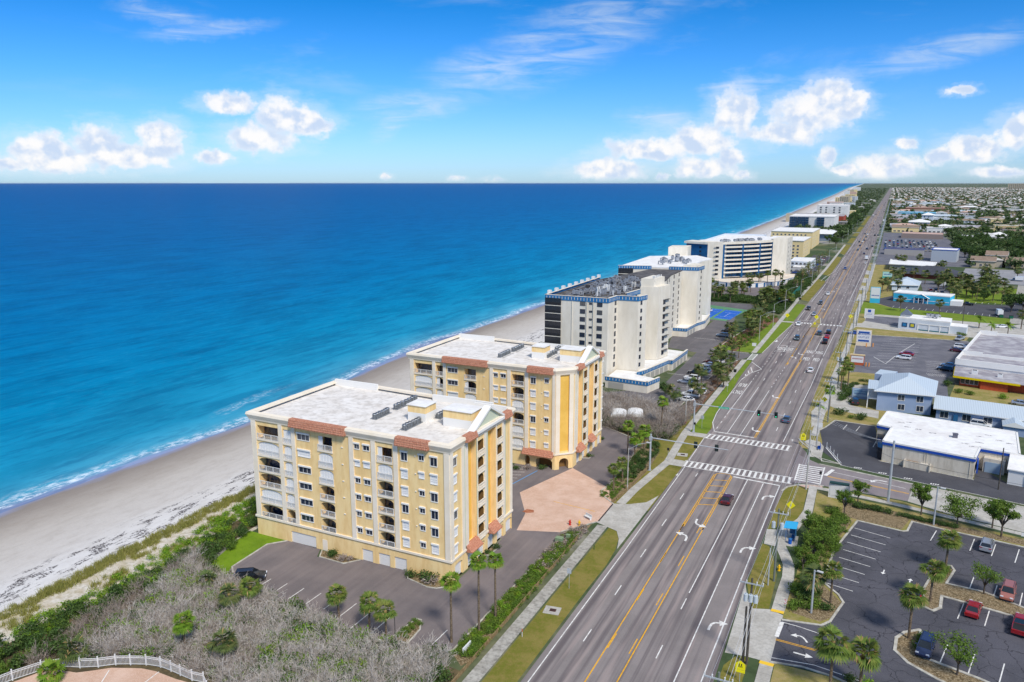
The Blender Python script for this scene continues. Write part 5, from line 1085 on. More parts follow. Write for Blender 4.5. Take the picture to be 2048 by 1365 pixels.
for k in range(8):
    z = 3.6 + 2.78 * k
    for u0_, u1_ in ((.035, .345), (.375, .685), (.715, .965)):
        mb = MB(); n_ = 6
        for i in range(n_):
            ua, ub = u0_ + (u1_ - u0_) * i / n_, u0_ + (u1_ - u0_) * (i + 1) / n_; (a, _), (b, _) = cpt(ua), cpt(ub); (a2, _), (b2, _) = cpt(ua, -2.2), cpt(ub, -2.2)
            if k: mb.face([(*a, z - .15), (*b, z - .15), (*b, z + .95), (*a, z + .95)]); mb.face([(*a, z + .95), (*b, z + .95), (*cpt(ub, -.12)[0], z + .95), (*cpt(ua, -.12)[0], z + .95)]); mb.face([(*cpt(ub, -.12)[0], z), (*cpt(ua, -.12)[0], z), (*cpt(ua, -.12)[0], z + .95), (*cpt(ub, -.12)[0], z + .95)][::-1])
            mb.face([(*a, z), (*b, z), (*b2, z), (*a2, z)]); mb.face([(*a, z - .15), (*b, z - .15), (*b2, z - .15), (*a2, z - .15)][::-1])
        bb = mb.build('balcony', WCON, t); mb = MB()
        for i in range(0, n_, 1):
            ua = u0_ + (u1_ - u0_) * (i + .2) / n_; ub = u0_ + (u1_ - u0_) * (i + .8) / n_; a, b = cpt(ua, -2.15)[0], cpt(ub, -2.15)[0]; mb.face([(*a, z + .1), (*b, z + .1), (*b, z + 2.2), (*a, z + 2.2)])
        mb.build('sliding_window', bpy.data.materials.get('blue_sliding') or M('blue_sliding', srgb('2c6a9c', .7), srgb('10304a', .6), .6, .25, .5), t)
for k in range(7): winrow(t, (-106.6, 515.6), dirv((-106.6, 515.6), (-97, 517)), [5.4], [5.2 + 2.9 * k], 1.9, 1.3, 2); winrow(t, (-122, 521), dirv((-122, 521), (-106.6, 515.7)), [2.2, 10.0], [6.2 + 2.7 * k], 1.6, 1.2, 2); winrow(t, (-62.3, 565), dirv((-62.3, 565), (-62.0, 593)), [8, 18], [5 + 3 * k], .9, 1.1, 1)
mb = MB()
for k in range(7): mb.obox((-100.6, 515.6, 6.55 + 2.9 * k), (2.6, .8, .12), .14)
mb.build('window_ledge', WCON, t)
pod = [(-108, 508), (-84, 496.5), (-72, 504), (-61, 519), (-54.5, 548), (-56, 566), (-64, 566), (-70, 552), (-80, 534), (-97, 518)]
mb = MB(); mb.prism(pod, 0, 2.8, 0, 1); mb.build('garage_podium', [BLD, M('tan_deck', srgb('eadfce', .85), srgb('dccbb6', .85), .2)], t)
for a, b, n_ in ((pod[0], pod[1], 4), (pod[1], pod[2], 3), (pod[2], pod[3], 3), (pod[3], pod[4], 5)):
    d_ = dirv(a, b); L = math.dist(a, b); ang = math.atan2(d_[1], d_[0])
    for i in range(n_): garage(t, ang, (a[0] + d_[1] * .24, a[1] - d_[0] * .24), d_, .8 + i * (L - .6) / n_, (L - .6) / n_ - 1.3, 2.5)
for i in range(30):
    u = rr.uniform(.03, .97); p_, a_ = cpt(u, -rr.uniform(5, 11)); o = inst('rooftop_unit', DU, None, (p_.x, p_.y, ZT4 - .6), a_, 1.1); tag(o, 'small dark rooftop unit in the line along the curved condominium roof', 'rooftop unit', 'rooftop units on the curved condominium')
# ---------------------------------------------------------------- generic block buildings (wall + roof + windows)
def block(name, label, cat, poly, h, wm, rm, eave=.0, zb=0, roofkind='flat', wins=None, par=.5, rh=2.2, fm=None, gm=None, extra=None, win_sides=None):
    cx = sum(p_[0] for p_ in poly) / len(poly); cy = sum(p_[1] for p_ in poly) / len(poly)
    if sum(poly[i][0] * poly[(i + 1) % len(poly)][1] - poly[(i + 1) % len(poly)][0] * poly[i][1] for i in range(len(poly))) < 0: poly = poly[::-1]
    t = thing(name, label, cat, (cx, cy, 0))
    mb = MB(); mb.prism(poly, zb, h); mb.build('wall', wm, t)
    mb = MB()
    if roofkind == 'flat':
        def off(k): return [(cx + (x - cx) * k, cy + (y - cy) * k) for x, y in poly]
        R_ = max(math.dist((cx, cy), p_) for p_ in poly)
        o_ = off(1 + eave / R_); i_ = off(1 - .5 / R_)
        n_ = len(poly)
        for a in range(n_):
            b = (a + 1) % n_
            mb.face([(*o_[a], h - .05), (*o_[b], h - .05), (*o_[b], h + par), (*o_[a], h + par)], 1); mb.face([(*o_[a], h + par), (*o_[b], h + par), (*i_[b], h + par), (*i_[a], h + par)], 1); mb.face([(*i_[b], h + .1), (*i_[a], h + .1), (*i_[a], h + par), (*i_[b], h + par)], 1)
            mb.face([(*poly[a], h - .05), (*poly[b], h - .05), (*o_[b], h - .05), (*o_[a], h - .05)][::-1], 1)
        mb.face([(*q, h + .12) for q in i_], 0); mb.build('roof', [rm, fm or wm], t)
    elif roofkind in ('hip', 'gable'):
        A, B, C, D_ = [Vector((*q, h)) for q in poly[:4]]
        if (B - A).length < (C - B).length: A, B, C, D_ = B, C, D_, A
        u = (B - A).normalized(); v = (D_ - A).normalized(); e = eave
        A2, B2, C2, D2 = A - u * e - v * e, B + u * e - v * e, C + u * e + v * e, D_ - u * e + v * e
        hw = (D2 - A2).length / 2; k = hw if roofkind == 'hip' else 0
        r0 = (A2 + D2) / 2 + u * min(k, (B2 - A2).length * .49) + Vector((0, 0, rh)); r1 = (B2 + C2) / 2 - u * min(k, (B2 - A2).length * .49) + Vector((0, 0, rh))
        for q in ([A2, B2, r1, r0], [C2, D2, r0, r1]): mb.face(q, 0)
        for q in ([B2, C2, r1], [D2, A2, r0]): mb.face(q, 0 if roofkind == 'hip' else 1)
        mb.face([A2, D2, C2, B2], 1)
        for q0, q1 in ((A2, B2), (B2, C2), (C2, D2), (D2, A2)): mb.face([q0 - Vector((0, 0, .25)), q1 - Vector((0, 0, .25)), q1, q0], 1)
        mb.build('roof', [rm, fm or TRIM], t)
    if wins:
        for side, us, zs, w_, h_ in wins:
            a, b = poly[side], poly[(side + 1) % len(poly)]; d_ = dirv(a, b)
            winrow(t, a, d_, us, zs, w_, h_, 2, gm, fm=TRIM, th=.088)
    return t
def metal(name, h, k=.8):
    m, s, p = base(name, .45, .5); pos = s.n('ShaderNodeNewGeometry').outputs['Position']
    wv_ = s.n('ShaderNodeTexWave', bands_direction='X'); s.set(wv_, 'Vector', pos); wv_.inputs['Scale'].default_value = .55
    s.set(p, 'Base Color', s.mix(s.m('MULTIPLY', s.ss(wv_.outputs[1], .86, .98), .35), srgb(h, k), srgb('7c8a96', k))); return m
BG = M('blue_grey_siding', srgb('a4b6d2', .8), srgb('9cafcd', .8), .4, .8, .2)
MROOF = metal('pale_blue_metal_roof', 'cfdbe3')
# two-storey blue-grey house
t = block('house', 'two-storey blue-grey office house with pale hipped metal roof beside the pavement palms', 'house', [(1.2, 241.0), (15.2, 241.8), (16.6, 259.5), (3.0, 262.5)], 6.0, BG, MROOF, .9, roofkind='hip', rh=3.2,
          wins=[(0, [5.4, 10.2], [3.6], 1.7, 1.6), (0, [5.6, 10.4], [.8], 1.7, 1.6), (3, [3, 8, 13], [3.7, .8], 1.2, 1.5)])
mb = MB(); mb.box(-1.4, 1.2, 242, 252, 2.9, 3.2); mb.box(-1.5, 1.2, 241.4, 252.6, 6.0, 6.2, 1)
for y in (242.2, 245.5, 248.7, 251.8): mb.box(-1.4, -1.15, y, y + .25, 0, 6.0)
for z in (.9, 4.1): mb.box(-1.42, -1.3, 242, 252, z, z + .1)
mb.build('porch', [TRIM, MROOF], t); mb = MB(); mb.prism([(0, 262), (4.5, 261), (6.5, 268), (1.5, 269)], 0, 6.1, 0, 1); mb.build('rear_wing', [BG, MROOF], t)
t = block('long_annex', 'long single-storey blue-grey annex with ribbed pale metal roof behind the blue-striped shop', 'building', [(16.4, 238.4), (60, 233.0), (62.0, 246.5), (17.4, 252.6)], 3.3, BG, MROOF, .8, roofkind='gable', rh=1.9, wins=[(0, [1.0, 6.4, 11.4, 24, 30], [.8], 2.0, 1.7)])
mb = MB(); mb.obox((21.2, 237.5, 0), (1.1, .1, 2.2), -.12); mb.build('door', M('blue_door', srgb('2f6f9f', .8)), t)
t = block('shed', 'small blue-grey gabled shed at the right end of the annex', 'shed', [(31.8, 231.0), (36.4, 230.4), (36.8, 235.4), (32.2, 236)], 2.6, BG, MROOF, .4, roofkind='gable', rh=1.1)
# blue-striped shop
TAN = M('beige_panel_wall', srgb('e3dac9', .84), srgb('d9cfbc', .84), .2, .85, .2, c3=srgb('a89c88', .84), s3=1.2, k3=.35, stretch=(1.4, 1.4, .3))
STB = M('blue_fascia', srgb('1f52b4', .8), rough=.5)
SHP = [(3.2, 195.3), (21.7, 191.2), (23.4, 199.8), (31.0, 198.4), (32.6, 216.5), (4.0, 222.5), (1.8, 208.6), (5.0, 207.4)]
t = thing('shop_building', 'beige flat-roofed shop with bright blue fascia stripe and white roof beside the side street', 'shop', (15, 206, 0))
mb = MB(); mb.prism(SHP, 0, 4.3); mb.build('wall', TAN, t)
mb = MB(); mb.prism(SHP, 4.3, 5.0); mb.build('roof', ROOFC, t)
mb = MB()
for a, b in zip(SHP, SHP[1:] + SHP[:1]):
    d_ = dirv(a, b); L = math.dist(a, b); mb.obox(((a[0] + b[0]) / 2 + d_[1] * .1, (a[1] + b[1]) / 2 - d_[0] * .1, 4.15), (L + .2, .2, .62), math.atan2(d_[1], d_[0]), 0); mb.obox(((a[0] + b[0]) / 2, (a[1] + b[1]) / 2, 4.78), (L + .3, .4, .36), math.atan2(d_[1], d_[0]), 1)
mb.build('blue_fascia', [STB, TRIM], t)
mb = MB(); d_ = dirv(SHP[0], SHP[1])
for u in (9.0, 9.5, 18.2): mb.obox((SHP[0][0] + d_[0] * u, SHP[0][1] + d_[1] * u - .06, 0), (.1, .1, 4.1), 0)
mb.build('downpipe', TAN, t)
mb = MB(); mb.obox((26.4, 198.4, 0), (4.2, 2.0, 3.3), -.2); mb.build('loading_canopy', TAN, t); mb = MB(); mb.obox((26.2, 197.3, 0), (3.4, .1, 2.5), -.2); mb.build('loading_door', M('blue_door_panel', srgb('9fb6c9', .8)), t)
mb = MB(); mb.prism([(1.9, 207.6), (5.0, 207.0), (3.3, 196), (2.2, 196.5)], 0, 2.9); mb.build('glass_front', BGLASS, t)
mb = MB(); mb.obox((22.8, 195.2, 1.0), (.3, 5, 2.2), -.1); mb.build('blue_side_panel', STB, t)
mb = MB(); mb.box(18.2, 19.2, 205, 206, 5.0, 5.9); mb.box(18.1, 19.3, 204.9, 206.1, 5.9, 6.0); tag(mb.build('roof_vent', M('vent_dark', (.12, .12, .15))), 'dark square vent hood standing alone on the white shop roof', 'roof vent')
mb = MB()
for i, (x, y) in enumerate([(7, 213), (9, 214), (8.5, 209.5), (11, 208.7), (20.5, 201.5), (22, 200), (24, 209), (26, 211), (28, 207.5), (30, 206), (23.5, 203.8), (14, 207)]):
    mb.face([(x + random.uniform(-.9, -.6), y - .5, 5.006), (x + random.uniform(.6, 1.1), y - .4, 5.006), (x + .8, y + random.uniform(.2, .6), 5.006), (x - .7, y + .4, 5.006)])
mb.build('roof_patch', M('grey_roof_patch', srgb('9a9599', .8), srgb('e8e4df', .85), 1.8, lo=.45, hi=.52), t)
mb = MB(); mb.obox((10.6, 192.5, 0), (5.4, .18, 1.7), -.2); mb.obox((8.05, 193.6, 0), (.18, 1.9, 1.7), -.2); mb.obox((13.3, 192.5, 0), (.18, 1.9, 1.7), -.2); tag(mb.build('bin_enclosure', TAN), 'beige walled bin enclosure standing against the shop side wall', 'bin enclosure')
mb = MB(); mb.obox((9.6, 193.6, 0), (2.4, 1.2, 1.5), -.2); tag(mb.build('dumpster', M('brown_bin', srgb('9a7a5a', .7))), 'brown skip inside the beige enclosure', 'dumpster'); mb = MB(); mb.obox((12.1, 193.1, 0), (1.5, 1.0, 1.45), -.2, 0, 1); tag(mb.build('dumpster', [M('blue_bin', srgb('3c6fb0', .7)), TRIM]), 'white-lidded blue skip at the right end of the beige enclosure', 'dumpster')
# white garage at the right edge
t = block('garage_building', 'white metal garage with pale blue door at the right edge beyond the side street', 'garage', [(28.3, 191.4), (42, 188.6), (44, 200), (30.3, 203)], 3.6, M('white_siding', srgb('e9e8e4', .84), rough=.7), ROOFC, .3, roofkind='gable', rh=1.5)
mb = MB(); mb.obox((34.2, 190.0, 0), (5.6, .12, 2.8), -.2); mb.build('roller_door', M('pale_blue_door', srgb('a9c6dc', .8)), t)
# plaza: white parapets, grey roof
t = thing('plaza_building', 'long white shopping plaza with grey stained flat roof and high parapets', 'shop', (45, 330, 0))
PL = [(24.2, 296.5), (90, 283), (104, 348), (36.8, 357.0), (26.4, 312)]
PL = [(24.6, 297.0), (90, 284), (104, 346), (36.9, 357.5)]
mb = MB(); mb.prism(PL, 0, 5.0); mb.build('wall', WHITE, t); mb = MB(); mb.prism(PL, 5.0, 5.1); mb.build('roof', ROOFG, t)
mb = MB()
for a, b in ((PL[0], PL[1]), (PL[3], PL[0]), (PL[2], PL[3])):
    d_ = dirv(a, b); L = math.dist(a, b); mb.obox(((a[0] + b[0]) / 2, (a[1] + b[1]) / 2, 4.2), (L + .5, .5, 2.0), math.atan2(d_[1], d_[0]))
a, b = (27.4, 310.5), (94, 299); d_ = dirv(a, b); mb.obox(((a[0] + b[0]) / 2, (a[1] + b[1]) / 2, 5.1), (math.dist(a, b), .4, 1.0), math.atan2(d_[1], d_[0]))
mb.obox((39.6, 356.4, 5.1), (6, .3, 1.7), -.13); mb.obox((30.5, 309.8, 5.1), (6, .3, 1.7), -.17); mb.build('parapet', TRIM, t)
t = thing('restaurant_building', 'low brick-red building with bright yellow roof edge in front of the plaza', 'shop', (32, 288, 0))
mb = MB(); mb.prism([(25.2, 283.6), (30.6, 282.4), (30.8, 281.2), (38.2, 279.8), (38.4, 281.5), (60, 277), (62, 292), (26.4, 297.0)], 0, 3.0); mb.build('wall', M('orange_brick', srgb('cf5f38', .8), srgb('c0522f', .8), 1.5), t)
mb = MB(); mb.prism([(23.2, 282.4), (41, 278.4), (63, 274), (66, 291.5), (24.6, 297.2)], 3.2, 3.45); mb.build('roof', ROOFG, t)
mb = MB()
for a, b in (((23.2, 282.4), (41, 278.4)), ((24.6, 297.2), (23.2, 282.4))): d_ = dirv(a, b); mb.obox(((a[0] + b[0]) / 2, (a[1] + b[1]) / 2, 2.75), (math.dist(a, b) + .3, .3, .6), math.atan2(d_[1], d_[0]))
mb.build('yellow_roof_edge', M('bright_yellow', srgb('f2d400', .85), rough=.6), t)
winrow(t, (25.2, 283.6), dirv((25.2, 283.6), (30.6, 282.4)), [.3, 1.6, 2.9, 4.1], [.9], 1.1, 1.8, 1, fm=TRIM)
mb = MB()
for x, y, s_ in ((29.5, 287.5, 1.2), (36.5, 286, 1.0)):
    o = MB(); o.obox((x, y, 3.45), (s_ * 1.4, s_, s_), -.2); o.obox((x, y, 3.45 + s_ + .003), (s_, s_ * .8, .12), -.2, 1); tag(o.build('rooftop_unit', [CABL, ACM]), 'white box unit %s on the yellow-edged roof' % ('nearer the car park' if s_ > 1.1 else 'smaller, in the middle'), 'rooftop unit')
# white building with arched side panels and grey spire
t = thing('thrift_store', 'low white building with arched wall panels and small dark pyramid roof above the door', 'shop', (20, 386, 0))
WB = [(7.6, 387.6), (27.8, 383.0), (29.2, 394), (9.0, 399.5)]
mb = MB(); mb.prism(WB, 0, 4.6); mb.prism([(27.9, 383.6), (34.2, 382.2), (35.4, 391), (29, 392.4)], 0, 3.2, 0); mb.build('wall', M('white_lap_siding', srgb('dfe5ea', .84), srgb('d3dae1', .84), .3), t)
mb = MB(); mb.prism(WB, 4.6, 5.2); mb.prism([(27.9, 383.6), (34.2, 382.2), (35.4, 391), (29, 392.4)], 3.2, 3.4); mb.build('roof', ROOFC, t)
d_ = dirv(WB[0], WB[1]); ang = math.atan2(d_[1], d_[0]); mb = MB()
for u in (8.1, 12.6, 16.9, 20.6): mb.obox((WB[0][0] + d_[0] * u, WB[0][1] + d_[1] * u - .12, 0), (.35, .2, 3.0), ang)
for u in (10.35, 14.75, 18.75): mb.obox((WB[0][0] + d_[0] * u, WB[0][1] + d_[1] * u - .12, 2.8), (4.0, .18, .3), ang)
mb.build('arched_panel_trim', TRIM, t)
mb = MB()
for u in (10.35, 14.75, 18.75): mb.obox((WB[0][0] + d_[0] * u, WB[0][1] + d_[1] * u - .1, 0), (3.8, .12, .5), ang)
mb.build('teal_base_band', M('teal_band', srgb('2f7c84', .7)), t)
for u, c_ in ((2.6, srgb('2b7fb5', .8)), (5.8, srgb('e0d23a', .8))):
    mb = MB(); mb.obox((WB[0][0] + d_[0] * u, WB[0][1] + d_[1] * u - .08, 1.0), (2.2, .12, 1.9), ang, 0); mb.obox((WB[0][0] + d_[0] * u, WB[0][1] + d_[1] * u - .12, 1.35), (1.4, .1, 1.2), ang, 1); mb.build('window_poster', [M('poster_dark', srgb('1f4f74', .8)), M('poster', c_)], t)
mb = MB(); c_ = (10.3, 392); mb.prism([(8.4, 390), (12.2, 389.2), (12.8, 393.6), (9, 394.6)], 5.2, 6.0)
a = [(7.9, 389.6, 6.0), (12.6, 388.6, 6.0), (13.4, 394.2, 6.0), (8.6, 395.2, 6.0)]
for i in range(4): mb.face([a[i], a[(i + 1) % 4], (10.6, 392, 8.6)], 1)
mb.face(a[::-1], 1); mb.build('spire', [TRIM, M('slate_roof', srgb('6c7686', .75))], t)
for i in range(3): o = inst('rooftop_unit', DU, None, (19.5 + i * 1.6, 391 - i * .3, 5.2), .3 * i, 1.2); tag(o, 'dark rooftop unit on the low white building', 'rooftop unit', 'units on the low white building roof')
# turquoise shop
CY = M('turquoise_wall', srgb('44c4e6', .82), srgb('3cbbe0', .82), .3); CYD = M('turquoise_trim', srgb('2fb0da', .82))
CB = [(5.6, 478.8), (32.8, 472.6), (35.8, 484.5), (8.8, 491.5)]
t = block('shop_building', 'turquoise single-storey shop with white flat roof and small gabled entrance', 'shop', CB, 4.6, CY, ROOFC, .15, roofkind='flat', par=.45, fm=TRIM)
d_ = dirv(CB[0], CB[1]); ang = math.atan2(d_[1], d_[0]); q = lambda u, o_=0: (CB[0][0] + d_[0] * u + d_[1] * o_, CB[0][1] + d_[1] * u - d_[0] * o_)
mb = MB(); mb.obox((*q(14, .05), 1.4), (27.6, .1, .25), ang); mb.build('white_wall_stripe', TRIM, t)
mb = MB(); a, b, c_ = q(10.4, 1.4), q(18.0, 1.4), q(14.2, 1.4)
mb.face([(*a, 3.0), (*b, 3.0), (*c_, 4.9)], 0); mb.face([(*q(10.1, 1.6), 2.95), (*q(10.1, -.1), 2.95), (*q(14.2, -.1), 5.15), (*q(14.2, 1.6), 5.15)], 1); mb.face([(*q(18.3, -.1), 2.95), (*q(18.3, 1.6), 2.95), (*q(14.2, 1.6), 5.15), (*q(14.2, -.1), 5.15)], 1)
for u in (10.8, 13, 15.4, 17.6): mb.obox((*q(u, 1.3), 0), (.28, .28, 3.0), ang, 1)
mb.build('entrance_gable', [CYD, TRIM], t)
winrow(t, q(0, .02), d_, [2.8, 5.6, 11.3, 15.9], [1.3], 1.3, 1.3, 1, fm=TRIM, th=.086); winrow(t, q(0, .02), d_, [13.1, 14.4], [.2], 1.0, 2.2, 1, fm=TRIM)
mb = MB(); mb.prism([(33.2, 473.2), (38.6, 472.6), (40, 480), (34.6, 481)], 0, 2.6); mb.build('white_side_screen', TRIM, t)
block('house', 'small white cottage with pale hipped roof between palms behind the turquoise shop', 'house', [(4.8, 528), (19.0, 531), (20.6, 552), (6.2, 554)], 3.4, M('cottage_white', srgb('d8e2ea', .84)), MROOF, 1.0, roofkind='hip', rh=3.4, wins=[(0, [3.4, 8.2], [1.2], 1.6, 1.3)])
block('restaurant_building', 'dark hip-roofed restaurant with red brick base behind the row of palms', 'restaurant', [(12.5, 604), (46, 598), (50, 622), (14, 630)], 3.0, M('red_brick', srgb('a0503c', .75)), M('charcoal_shingle', srgb('55565e', .75), srgb('484a52', .75), .6), 1.6, roofkind='hip', rh=5.0, fm=M('dark_fascia', (.05, .05, .055)))
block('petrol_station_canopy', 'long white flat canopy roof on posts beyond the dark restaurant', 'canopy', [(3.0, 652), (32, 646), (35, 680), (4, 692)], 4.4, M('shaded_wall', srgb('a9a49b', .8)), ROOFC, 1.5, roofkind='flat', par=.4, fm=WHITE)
block('storage_building', 'tall pale grey box building with white roof and blue pipework', 'building', [(34, 742), (52.6, 738), (56, 762), (37, 766)], 9.6, M('pale_grey_wall', srgb('bfc6cc', .82)), ROOFC, .3, roofkind='flat', par=.5, fm=STB, wins=[])
BRW = M('brown_shingle', srgb('a08a78', .8), srgb('8f7b6a', .8), .4); BEI = M('beige_wall', srgb('cdbd9f', .8))
for i, (x, y, w_, d2, h_, lb) in enumerate(((60, 700, 16, 14, 5.5, 'leftmost'), (72, 722, 14, 12, 8.5, 'tallest, set back'), (84, 706, 26, 16, 5.0, 'long right-hand'), (112, 710, 20, 18, 5.5, 'farthest right'))):
    block('townhouse', 'beige townhouse with brown shingle roof, %s, behind the grey car park' % lb, 'townhouse', [(x, y), (x + w_, y - 2), (x + w_ + 2, y + d2), (x + 2, y + d2 + 2)], h_, BEI, BRW, .8, roofkind='gable', rh=3.0, wins=[(0, [2, 6, 10], [1.4], 1.6, 1.6)])
# west-side buildings up the coast
CRM = M('cream_wall', srgb('f2d9a0', .86)); PALE = M('pale_blue_white_wall', srgb('dfe6ee', .84))
def coast(label, xr, y0, y1, h, wm, rm, **k): return block('apartment_building', label, 'apartment building', [(xr[0], y0), (xr[1], y0 - 3), (xr[1] + 1, y1), (xr[0], y1)], h, wm, rm, **k)
wins4 = lambda n_, L, h: [(0, [1.5 + i * (L - 3) / n_ for i in range(n_)], [1.3 + 2.9 * k for k in range(int(h / 2.95))], 1.6, 1.4)]
coast('long white and blue-roofed block behind the curved condominium', (-130, -96), 612, 700, 19.5, BLD, ROOFC, eave=.5, fm=PALE, par=1.6, wins=wins4(9, 34, 17))
coast('white low motel wing with white roof beside the curved condominium car park', (-66, -51), 622, 655, 6.2, PALE, ROOFC, wins=wins4(4, 15, 6))
coast('small white annex in front of the motel wing with flat roof', (-62, -52), 606, 618, 3.4, WHITE, ROOFC)
coast('cream condominium with white roof, nearer of the two cream blocks', (-98, -66), 722, 775, 15.0, CRM, ROOFC, eave=.6, fm=WHITE, wins=wins4(8, 32, 14) + [(1, [6, 16, 26, 36], [2, 5, 8, 11], 1.4, 1.4)])
coast('cream condominium, farther of the two cream blocks', (-108, -68), 830, 900, 16.5, CRM, ROOFC, eave=.6, fm=WHITE, wins=wins4(9, 38, 15) + [(1, [6, 16, 26, 36], [2, 5, 8, 11], 1.4, 1.4)])
coast('wide white pavilion with shallow white hipped roof on grey columns', (-122, -60), 955, 1010, 8.0, M('grey_blue_wall', srgb('9aa4b4', .8)), ROOFC, eave=3, roofkind='hip', rh=4.5)
t = coast('glass-fronted white condominium of five floors near the beach', (-130, -70), 1180, 1260, 17.5, WHITE, ROOFC, eave=.5, par=1.2)
for k in range(5):
    for i in range(9):
        mb = MB(); x = -129 + i * 5.2
        if i in (5, 6): continue
        mb.box(x, x + 4.6, 1177.2 - i * .26, 1179.6 - i * .26, 1.2 + 3.35 * k, 3.9 + 3.35 * k); mb.build('glazed_bay', M('blue_glass', (.02, .05, .10), rough=.15) if 'blue_glass' not in bpy.data.materials else bpy.data.materials['blue_glass'], t)
coast('red-brown block half hidden behind the glass-fronted condominium', (-84, -66), 1330, 1390, 13, M('red_wall', srgb('b4523c', .8)), ROOFG)
coast('plain white block with square windows beyond the red one', (-118, -68), 1480, 1540, 26, WHITE, ROOFC, wins=[(0, [5, 14, 27, 36], [13, 17, 21], 3, 2.4)])
coast('long low tan block behind the glass-fronted condominium', (-160, -95), 1400, 1440, 13, BEI, ROOFG)
_cm = [('white', WHITE), ('cream', CRM), ('pale blue', PALE), ('beige', BEI), ('grey-white', M('cloudy_white', srgb('d5dade', .8))), ('pink', M('pink_wall', srgb('dcb8a6', .82)))]
y = 1660; q_ = random.Random(8)
for i in range(26):
    y += q_.uniform(60, 130) * (1 + i * .12); w_ = q_.uniform(22, 52); h = q_.choice((7, 9, 14, 18, 24, 27)); nm, mt = q_.choice(_cm); xw = shore(y) + 58 + q_.uniform(0, 30)
    coast('small distant %s beachfront block in the hazy row up the coast' % nm, (xw, xw + w_), y, y + q_.uniform(18, 45), h, mt, q_.choice((ROOFC, ROOFG)), wins=[(0, [2 + 6 * j for j in range(int(w_ / 6.5))], [1.5 + 3.2 * j for j in range(int(h / 3.4))], 3.6, 1.7)] if y < 3600 else None)['group'] = 'distant %s beachfront blocks' % nm
block('hotel_building', 'very large beige hotel block on the far inland horizon', 'hotel', [(1040, 9300), (1250, 9240), (1260, 9300), (1050, 9360)], 58, BEI, ROOFG, eave=0, wins=[(0, [12 + i * 16 for i in range(12)], [6, 16, 26, 36, 46], 8, 5)])
block('motel_building', 'turquoise two-storey motel with white trim east of the far road', 'motel', [(12, 1690), (78, 1680), (80, 1730), (14, 1740)], 8.5, CY, CYD, eave=.8, fm=TRIM)
block('warehouse', 'long brown flat-roofed warehouse east of the far road', 'warehouse', [(30, 2010), (110, 2000), (112, 2080), (32, 2090)], 8, M('brown_wall', srgb('8f5f4a', .75)), M('tan_roof', srgb('b09080', .8)))
block('motel_building', 'pale two-storey motel with hipped roof and blue-framed windows', 'motel', [(26, 1300), (52, 1296), (55, 1340), (28, 1345)], 8, PALE, ROOFC, eave=1.5, roofkind='hip', rh=3.5, wins=[(0, [3, 9, 15, 21], [1.5, 4.8], 2.4, 1.8)])
block('tower_house', 'white square house with pyramid roof rising above the trees', 'house', [(46, 1425), (62, 1422), (64, 1440), (48, 1443)], 14, PALE, ROOFC, eave=1.2, roofkind='hip', rh=4, wins=[(0, [3, 9], [2, 6, 10], 2, 1.8)])
block('strip_mall', 'salmon-roofed long strip mall east of the car dealership', 'shop', [(14, 1045), (58, 1038), (60, 1075), (16, 1082)], 5, M('taupe_wall', srgb('a08f86', .8)), M('salmon_roof', srgb('d8b8a8', .82), srgb('cba795', .8), .1))
block('petrol_station', 'petrol station canopy with red and blue stripe beside the far road', 'petrol station', [(-2, 795), (30, 790), (31, 806), (-1, 811)], 5.2, M('grey_wall', srgb('b9b4ae', .8)), M('dark_roof', srgb('6d6668', .8)), fm=M('red_blue_stripe', srgb('2a55a8', .8)))
block('house', 'white hipped-roof house with blue eaves beyond the wood', 'house', [(104, 1060), (128, 1056), (130, 1080), (106, 1084)], 4.5, PALE, ROOFC, eave=1, roofkind='hip', rh=4, fm=STB)
q_ = random.Random(21); _rm = [('white', ROOFC), ('grey', ROOFG), ('salmon', bpy.data.materials['salmon_roof']), ('brown', BRW), ('pale blue', MROOF)]; y = 1120
while y < 3300:
    y += q_.uniform(34, 60) * (1 + (y - 1100) / 2500); x = q_.uniform(-2, 6)
    for k in range(4):
        w_ = q_.uniform(18, 40)
        if (1280 < y < 1365 or 1395 < y < 1460 or 1660 < y < 1760 or 1985 < y < 2100) and x < 115: x += 200; continue
        nm, rm = q_.choice(_rm); wn, wm = q_.choice(_cm); rk = q_.choice(('flat', 'hip', 'flat', 'gable')); h = q_.choice((4, 4.5, 7))
        block('roadside_building', 'distant %s building with %s %s roof in the strip east of the road' % (wn, nm, rk), 'building', [(x, y), (x + w_, y - 1), (x + w_, y + 20), (x, y + 21)], h, wm, rm, eave=.6, roofkind=rk, rh=2.6, wins=[(0, [2 + 5 * j for j in range(int(w_ / 5.5))], [1.2], 3, 1.6)] if y < 2000 else None)['group'] = 'distant %s buildings with %s %s roofs' % (wn, nm, rk)
        x += w_ + q_.uniform(6, 26)
# ================================================================ VEHICLES
def paint(name, c, metal=.3, rough=.25):
    m, s, p = base('paint_' + name, rough, .6); p.inputs['Base Color'].default_value = c4(c); p.inputs['Metallic'].default_value = metal
    p.inputs['Coat Weight'].default_value = .6; p.inputs['Coat Roughness'].default_value = .08; return m
PAINT = {'white': paint('white', (.78, .78, .77), 0), 'silver': paint('silver', (.48, .50, .53), .5), 'grey': paint('grey', (.16, .18, .21), .5), 'dark grey': paint('dark_grey', (.06, .07, .08), .4), 'black': paint('black', (.012, .012, .015), .2),
         'red': paint('red', (.34, .012, .018), .2), 'maroon': paint('maroon', (.10, .012, .02), .3), 'navy': paint('navy', (.015, .035, .11), .3), 'blue': paint('blue', (.03, .09, .36), .3), 'teal grey': paint('teal_grey', (.06, .11, .13), .4), 'slate blue': paint('slate_blue', (.11, .17, .26), .4), 'salmon': paint('salmon', (.45, .16, .12), .3), 'bright red': paint('bright_red', (.55, .01, .02), .1), 'tan': paint('tan', (.42, .36, .28), .2)}
